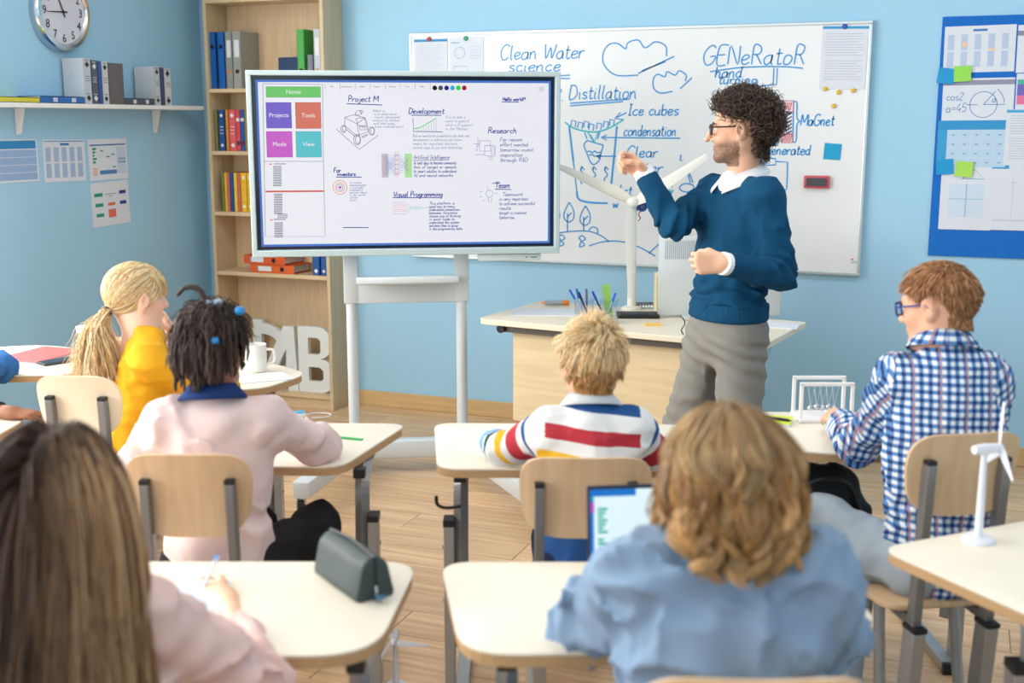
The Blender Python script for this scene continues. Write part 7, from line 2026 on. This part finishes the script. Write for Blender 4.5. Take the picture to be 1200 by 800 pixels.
glasses(H, 'glasses', mat('blue_acetate', (44, 74, 150), rough=0.3), .048, .036, .0026); brows(H, (150, 108, 74), th=.0028)

# ---- girl in the yellow top with ponytail
J = seat_joints(160, 3.84, .50, yawb=-.35, kn_l=pz(205, 4.18, .50), kn_r=pz(240, 4.10, .50))
J.update(neck=px(163, 385, 3.90), shl=px(128, 408, 3.94), shr=px(206, 415, 3.84), ell=px(175, 450, 4.14), wrl=px(215, 455, 4.30), elr=px(236, 452, 4.10), wrr=px(202, 388, 4.10))
look = dict(size=.98, tw=.122, td=.088, skin=(240, 196, 172), scalp=(206, 172, 126), hs=.135, hand_r=dict(fwd=(-.35, -.05, .8), pn=(-.8, -.3, -.4), curls=(1.1, 1.3, .7)))
root, H = person('blond girl with ponytail in yellow top resting chin on fist', J, (px(160, 349, 3.94), head_matrix(math.radians(-52), -.06, 0), .92), look)
S = Solid(); H['torso'](S, .012)
for sd in 'lr': H['arm'](S, sd, .012, .25 if sd == 'l' else .15)
S.warp(wrinkles(H, .009, (9, 9, 18), .008, 120, 21)); S.keep(half(H['pel'] - np.array([0, 0, .05]), (0, 0, -1)), .01)
garment(H, 'yellow_top', S, cloth_mat('yellow_jersey', (228, 168, 38), vary=.05, bump=.15), res=.0075)
pants(H, (60, 84, 132), 'jeans')
for sd in 'lr': shoe(H, H['j']['an' + sd], (.5, 1, 0))
# ponytail hair: slide over the skull to the tie, then fall
TIE = np.array([.006, -.112, -.046])
N = 2600; d = scalp(N, .0); rp = CR_C + d * CR_R; n1, n2 = 10, 16
t = np.linspace(0, 1, n1)[None, :, None]
A = rp[:, None] * (1 - t) + TIE[None, None] * t
q = (A - CR_C) / CR_R; l = np.linalg.norm(q, axis=2, keepdims=True); lift = 1.05 + .06 * RNG.random((N, 1, 1)) + .05 * np.sin(t * PI)
A = np.where(l * (1 - .0 * t) < lift, CR_C + q / np.maximum(l, .2) * CR_R * (lift * (1 - t ** 4) + 1.02 * t ** 4), A)
A[:, -1] = TIE + RNG.normal(size=(N, 3)) * .007
g = H['hM'].T @ DOWN; back = np.array([0, -1.0, 0])
ang = RNG.normal(size=(N, 3)) * .17
s2 = np.linspace(0, 1, n2 + 1)[1:][None, :, None]; Lt = (.17 + .12 * RNG.random((N, 1, 1)))
bell = np.sin(np.minimum(s2 * 1.3, 1) * PI / 2)
T2_ = TIE + back * .045 * np.sin(np.minimum(s2 * 2, 1) * PI / 2) + (g + ang[:, None] * .8) * Lt * s2 + np.array([.02, 0, 0]) * s2 ** 1.4 + ang[:, None] * .05 * bell
P = np.concatenate([A, T2_ + (A[:, -1:] - TIE) * (1 - s2)], 1)
P[:, n1:] += .006 * np.sin(s2 * 14 + RNG.random((N, 1, 1)) * 1.5 + (RNG.integers(0, 7, (N, 1, 1)))) * s2 * np.array([1, .4, 0])
hmb = hair_mat('pale_blond_hair', .4)
Ns = 800; sd_ = np.where(RNG.random(Ns) < .5, -1, 1); r0 = np.stack([sd_ * RNG.uniform(.066, .076, Ns), RNG.uniform(-.03, .055, Ns), RNG.uniform(.02, .07, Ns)], 1); ts = np.linspace(0, 1, n1 + n2)[None, :, None]
low = np.stack([sd_ * .092, RNG.uniform(-.02, .03, Ns), RNG.uniform(-.06, -.01, Ns)], 1); Pl = (1 - ts) ** 2 * r0[:, None] + 2 * ts * (1 - ts) * low[:, None] * 1.12 + ts ** 2 * TIE
P = np.concatenate([P, Pl]); N = len(P)
hair(H, 'hair', P, .0017, shades(N, (196, 156, 104), (242, 218, 170), (250, 234, 200)), hmb, 3)
Nf = 500; df = scalp(Nf * 4, .0); df = df[(df[:, 1] > .25) & (df[:, 2] > .5)][:Nf]; Nf = len(df)
Pf = grow(CR_C + df * CR_R, np.array([0, .8, .1]) + df * .5, 12, .0085, .3, g, .012, .04)
hair(H, 'fringe', Pf, .0017, shades(Nf, (206, 166, 112), (242, 220, 174)), hmb, 3)
MB().lathe([(.012, -.012), (.019, -.006), (.019, .006), (.012, .012)], (0, 0, 0), 16, 'Y').build('hair_tie', cov((44, 48, 66)), root, True).location = H['ho'] + H['hM'] @ (TIE * H['hs'])
root.children[-1].rotation_euler = (0, 0, math.radians(-52))

# ---- near girl with long hair, lower left
J = seat_joints(60, 1.72, .50)
J.update(neck=px(64, 655, 1.74), shl=px(-45, 718, 1.74), shr=px(172, 722, 1.76), ell=px(-95, 830, 1.95), wrl=px(0, 760, 2.2), elr=px(300, 806, 1.93), wrr=px(266, 703, 2.26))
look = dict(size=1.05, tw=.13, td=.092, skin=(236, 190, 160), scalp=(90, 62, 44), hs=.14, hand_r=dict(fwd=(-.30, 1, .02), pn=(-.9, -.2, -.35), curls=(.7, 1.0, .6), index=(.45, .7, .4), thumb=((.3, .8, .5), (-.1, .8, .5), (-.2, .9, .3))))
root, H = person('girl with long brown hair in pink blouse, lower left, back turned', J, (px(66, 590, 1.76), head_matrix(math.radians(-6), -.12, 0), .92), look)
S = Solid(); H['torso'](S, .018)
for sd in 'lr': H['arm'](S, sd, .012, .62 if sd == 'r' else .74, .012)
S.warp(wrinkles(H, .015, (13, 13, 11), .011, 90, 31)); S.keep(half(H['pel'] - np.array([0, 0, .05]), (0, 0, -1)), .01)
garment(H, 'blouse', S, cloth_mat('dusty_pink_cotton', (230, 198, 194), vary=.06, bump=.15), res=.0075)
pants(H, (60, 70, 100))
for sd in 'lr': shoe(H, H['j']['an' + sd], (0, 1, 0))
N = 4200; d = scalp(N, .0); rp = CR_C + d * CR_R
part = np.sign(d[:, 0:1] + .02)
dirs = d * .4 + part * np.array([.5, 0, 0]) * (d[:, 2:3] > .3) + np.array([0, -.35, 0]) + DOWN * .4; dirs /= np.linalg.norm(dirs, axis=1, keepdims=True)
Lh = .40 + .10 * RNG.random(N)
P = grow(rp, dirs, 22, Lh / 21, .30, np.array([0, -.10, -1.0]), .008 + .020 * RNG.random(N), .02); P = clump(P, 220, .35, 7)
sfl = np.linspace(0, 1, 22)[None, :, None]
P += np.concatenate([P[:, :, :1] * .35 * sfl ** 1.2, np.minimum(P[:, :, 1:2], 0) * .12 * sfl, np.zeros((N, 22, 1))], 2)
P = curl(P, .005, 1.1, .6)
side = (d[:, 0:1] > .25); t_ = np.clip((d[:, 0:1] - .12) / .7, 0, 1)  # right-hand strands coloured paler, standing in for light on that side
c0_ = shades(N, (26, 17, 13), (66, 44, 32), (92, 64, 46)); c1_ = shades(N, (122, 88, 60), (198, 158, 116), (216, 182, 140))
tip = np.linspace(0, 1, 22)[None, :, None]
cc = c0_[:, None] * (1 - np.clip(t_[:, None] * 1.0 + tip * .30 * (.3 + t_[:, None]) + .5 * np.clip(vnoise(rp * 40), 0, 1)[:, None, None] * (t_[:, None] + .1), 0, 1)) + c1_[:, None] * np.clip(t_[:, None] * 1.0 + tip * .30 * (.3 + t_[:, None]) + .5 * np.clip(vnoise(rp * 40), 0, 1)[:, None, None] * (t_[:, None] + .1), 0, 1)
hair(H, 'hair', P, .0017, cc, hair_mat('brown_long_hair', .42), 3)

# ---- near child with wavy hair and denim shirt
J = seat_joints(850, 1.80, .50)
J.update(neck=px(852, 640, 1.83), shl=px(757, 672, 1.83), shr=px(950, 680, 1.83), ell=px(690, 732, 2.06), wrl=px(735, 690, 2.26), elr=px(965, 752, 2.02), wrr=px(900, 715, 2.24))
look = dict(size=1.08, tw=.135, td=.095, skin=(236, 190, 162), scalp=(170, 126, 78), hs=.14, hand_l=dict(fwd=(.4, 1, .15), pn=(1, -.3, .2), curls=(.4, .6, .4)), hand_r=dict(pn=(0, 0, -1)))
root, H = person('child with wavy golden hair in light denim shirt holding tablet', J, (px(850, 566, 1.86), head_matrix(math.radians(12), -.16, 0), .92), look)
S = Solid(); H['torso'](S, .022)
for sd in 'lr': H['arm'](S, sd, .024, .85, .016)
S.warp(wrinkles(H, .016, (12, 12, 13), .013, 85, 41)); S.keep(half(H['pel'] - np.array([0, 0, .06]), (0, 0, -1)), .01)
garment(H, 'denim_shirt', S, cloth_mat('light_denim', (136, 161, 190), vary=.12, bump=.2, bscale=600), res=.0075)
collar_flaps(H, cloth_mat('light_denim', (136, 161, 190)), .062, .026, .042, .5, front_gap=.4, tilt=.2, name='collar')
pants(H, (44, 54, 84))
for sd in 'lr': shoe(H, H['j']['an' + sd], (0, 1, 0))
N = 3800; d = scalp(N, .0); rp = CR_C + d * CR_R
dirs = d * .3 + np.array([0, -.2, 0]) + DOWN * .3; dirs /= np.linalg.norm(dirs, axis=1, keepdims=True)
Lh = (.172 + .05 * RNG.random(N)) * np.interp(d[:, 2], [-.7, 0, 1], [.5, .9, 1.2])
P = grow(rp, dirs, 26, Lh / 25, .30, np.array([0, .02, -1.0]), .006 + .022 * RNG.random(N), .015)
s3 = np.linspace(0, 1, 26)[None, :, None]
# locks: every strand follows one of 85 guides and shares its wave
rg_ = np.random.default_rng(23); gi = rg_.choice(N, 85, replace=False)
best = np.argmin(((rp[:, None] - rp[gi][None]) ** 2).sum(2), 1)
Gd = P[gi[best]]; amt = np.clip(s3 * 1.3, 0, .80) * (0.75 + .25 * RNG.random((N, 1, 1)))
P = P * (1 - amt) + (Gd + (rp - Gd[:, 0])[:, None] * .30) * amt
outw = d.copy(); outw[:, 2] = 0; outw /= np.linalg.norm(outw, axis=1, keepdims=True) + 1e-6
outw = outw[gi[best]]; tang = np.stack([-outw[:, 1], outw[:, 0], np.zeros(N)], 1)
ph = (rg_.random(85) * 6.28)[best][:, None, None]; fr_ = (rg_.uniform(9, 14, 85))[best][:, None, None]; sg_ = np.where(rg_.random(85) < .5, -1, 1)[best][:, None, None]
amp_ = (rg_.uniform(.010, .022, 85))[best][:, None, None] * np.clip((s3 - .28) / .45, 0, 1)
P = P + amp_ * (np.sin(s3 * fr_ + ph) * outw[:, None] * .8 + sg_ * np.cos(s3 * fr_ + ph) * tang[:, None]) + outw[:, None] * .020 * np.sin(np.clip(s3 * 1.05, 0, 1) * PI) ** 1.5
P = curl(P, .0022, .8, .4)
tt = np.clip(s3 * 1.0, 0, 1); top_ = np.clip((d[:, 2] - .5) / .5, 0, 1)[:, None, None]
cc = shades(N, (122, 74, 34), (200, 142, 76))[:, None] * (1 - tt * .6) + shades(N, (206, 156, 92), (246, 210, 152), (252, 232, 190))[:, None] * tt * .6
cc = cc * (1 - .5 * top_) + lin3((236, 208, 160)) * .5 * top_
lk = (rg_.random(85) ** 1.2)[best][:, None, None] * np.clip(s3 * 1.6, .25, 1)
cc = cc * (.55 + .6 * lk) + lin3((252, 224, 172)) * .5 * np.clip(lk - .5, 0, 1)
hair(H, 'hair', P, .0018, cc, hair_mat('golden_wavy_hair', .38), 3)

# ---- pupil at the left edge: only the arms reach into the picture
J = seat_joints(-150, 4.05, .50, yawb=-.5)
J.update(neck=px(-140, 388, 4.1), shl=px(-140, 420, 4.22), shr=px(-105, 425, 3.98), ell=px(2, 430, 4.36), wrl=px(-50, 425, 4.52), elr=px(-70, 470, 3.82), wrr=px(14, 484, 3.70))
look = dict(size=.98, skin=(142, 94, 70), scalp=(40, 32, 30), hs=.135, hand_r=dict(fwd=(1, -.1, -.05), pn=(0, .2, -1), curls=(.3, .4, .3)))
root, H = person('pupil in blue sweater at left photo edge, only arms in view', J, (px(-140, 350, 4.15), head_matrix(math.radians(-60), 0, 0), .90), look, res=.007)
S = Solid(); H['torso'](S, .014); H['arm'](S, 'l', .016, .9); H['arm'](S, 'r', .014, .25)
S.warp(wrinkles(H, .005, (14, 14, 10), .008, 130, 51)); S.keep(half(H['pel'] - np.array([0, 0, .05]), (0, 0, -1)), .01)
garment(H, 'sweater', S, cloth_mat('royal_blue_knit', (58, 112, 176), vary=.06, bump=.2), res=.008)
cuff(H, 'wristband', 'r', cov((36, 32, 36)), .030, .022, .80)
pants(H, (50, 54, 70))
for sd in 'lr': shoe(H, H['j']['an' + sd], (.5, 1, 0))
N = 900; d = scalp(N, .0); P = grow(CR_C + d * CR_R, d, 8, .006, .1, DOWN, .006, .3); P = curl(P, .005, 1.5, .3)
hair(H, 'hair', P, .002, shades(N, (34, 28, 26), (56, 46, 42)), hair_mat('dark_short_hair', .5), 3)

# ------------------------------------------------------------------ tablet in the denim child's hand, pen of the near girl, black bag
q = px(733, 622, 2.30); tb = thing('tablet', 'tablet with bright colourful page, propped upright on desk', 'tablet', (q[0], q[1], DZ), 0.10)
tz = q[2] - DZ; tlt = .16
tb.rotation_euler = (-tlt, 0, YAW + .10)
TH = .205; TWd = .15
MB().box((0, 0, .004 + TH / 2), (TWd, .009, TH), r=.004).build('body', cov((26, 34, 60)), tb, smooth=True)
scn = rects('screen', [(-TWd / 2 + .006, .022, TWd / 2 - .006, TH - .004)], scr((214, 234, 240), 1.05), tb, -.0054)
rects('page_border', [(-TWd / 2 + .006, TH - .018, TWd / 2 - .05, TH - .004), (-TWd / 2 + .006, .022, -TWd / 2 + .013, TH - .004), (-TWd / 2 + .006, .022, TWd / 2 - .006, .030)], scr((30, 120, 206)), scn, -.0057)
rects('page_text_green', [(-.054, TH - .046 - k * .0078, -.034 - (k % 3) * .004, TH - .0405 - k * .0078) for k in range(15) if k != 7], scr((64, 186, 160)), scn, -.0057)
rects('page_text_orange', [(-.046, .045 + k * .007, -.026 - (k % 2) * .004, .049 + k * .007) for k in range(6)], scr((240, 196, 150)), scn, -.0057)
rects('page_spots', [(-TWd / 2 + .007, TH - .05, -TWd / 2 + .014, TH - .03)], scr((196, 70, 190)), scn, -.006)
np_mesh('page_spot_green', [(-TWd / 2 + .008, -.006, TH - .022), (-TWd / 2 + .014, -.006, TH - .028), (-TWd / 2 + .014, -.006, TH - .016)], [(0, 1, 2)], scr((60, 190, 150)), scn, False)
a = at_z(238, 690, DZ); pn = thing('pen', 'thin white pen in the writing hand at lower left', 'pen', (a[0], a[1], DZ + .003), 0)
MB().tube([(0, 0, 0.0), (.006, -.004, .012), (.047, -.052, .0872)], [.001, .004, .004], 10).build('barrel', cov((226, 230, 240)), pn, True)
MB().tube([(.038, -.043, .077), (.047, -.052, .0872)], .0046, 10).build('cap', cov((70, 120, 200)), pn, True)
# bag
q = px(958, 562, 3.47); hz = .40; bz0 = q[2] + .045 - hz
bagt = thing('backpack', 'black backpack hanging under the checked shirt desk', 'bag', (q[0], q[1], bz0), 0.15)
S = Solid()
S.add(rbox((0, 0, hz * .5), (.13, .075, hz * .5 - .004), .06)); S.add(ell((.0, -.055, hz * .38), (.10, .05, .13)), .03); S.add(cap((.05, -.03, hz * .85), (.10, -.04, hz * .66), .05, .055), .03)
S.warp(lambda P: .010 * vnoise(P * np.array([14, 14, 10]) + 2) - .016 * ridges(P, (11, 11, 9), 3) + .008)
V, F = solid_mesh(S, (-.25, -.22, -.05), (.25, .22, hz + .1), .009); V = relax(V, F, 1)
np_mesh('body', V, F, cloth_mat('black_nylon', (44, 48, 54), vary=.1, bump=.2, rough=.6), bagt)
MB().tube([tuple(x) for x in smooth_path([(-.12, -.07, hz * .85), (-.03, -.11, hz * .98), (.06, -.10, hz * .9), (.11, -.09, hz * .6)], 6)], .008, 8).build('strap', M_BLACK, bagt, True)
MB().tube([tuple(x) for x in smooth_path([(-.05, 0, hz * .95), (-.03, 0, hz + .03), (.03, 0, hz + .03), (.05, 0, hz * .95)], 5)], .008, 8).build('handle', M_BLACK, bagt, True)
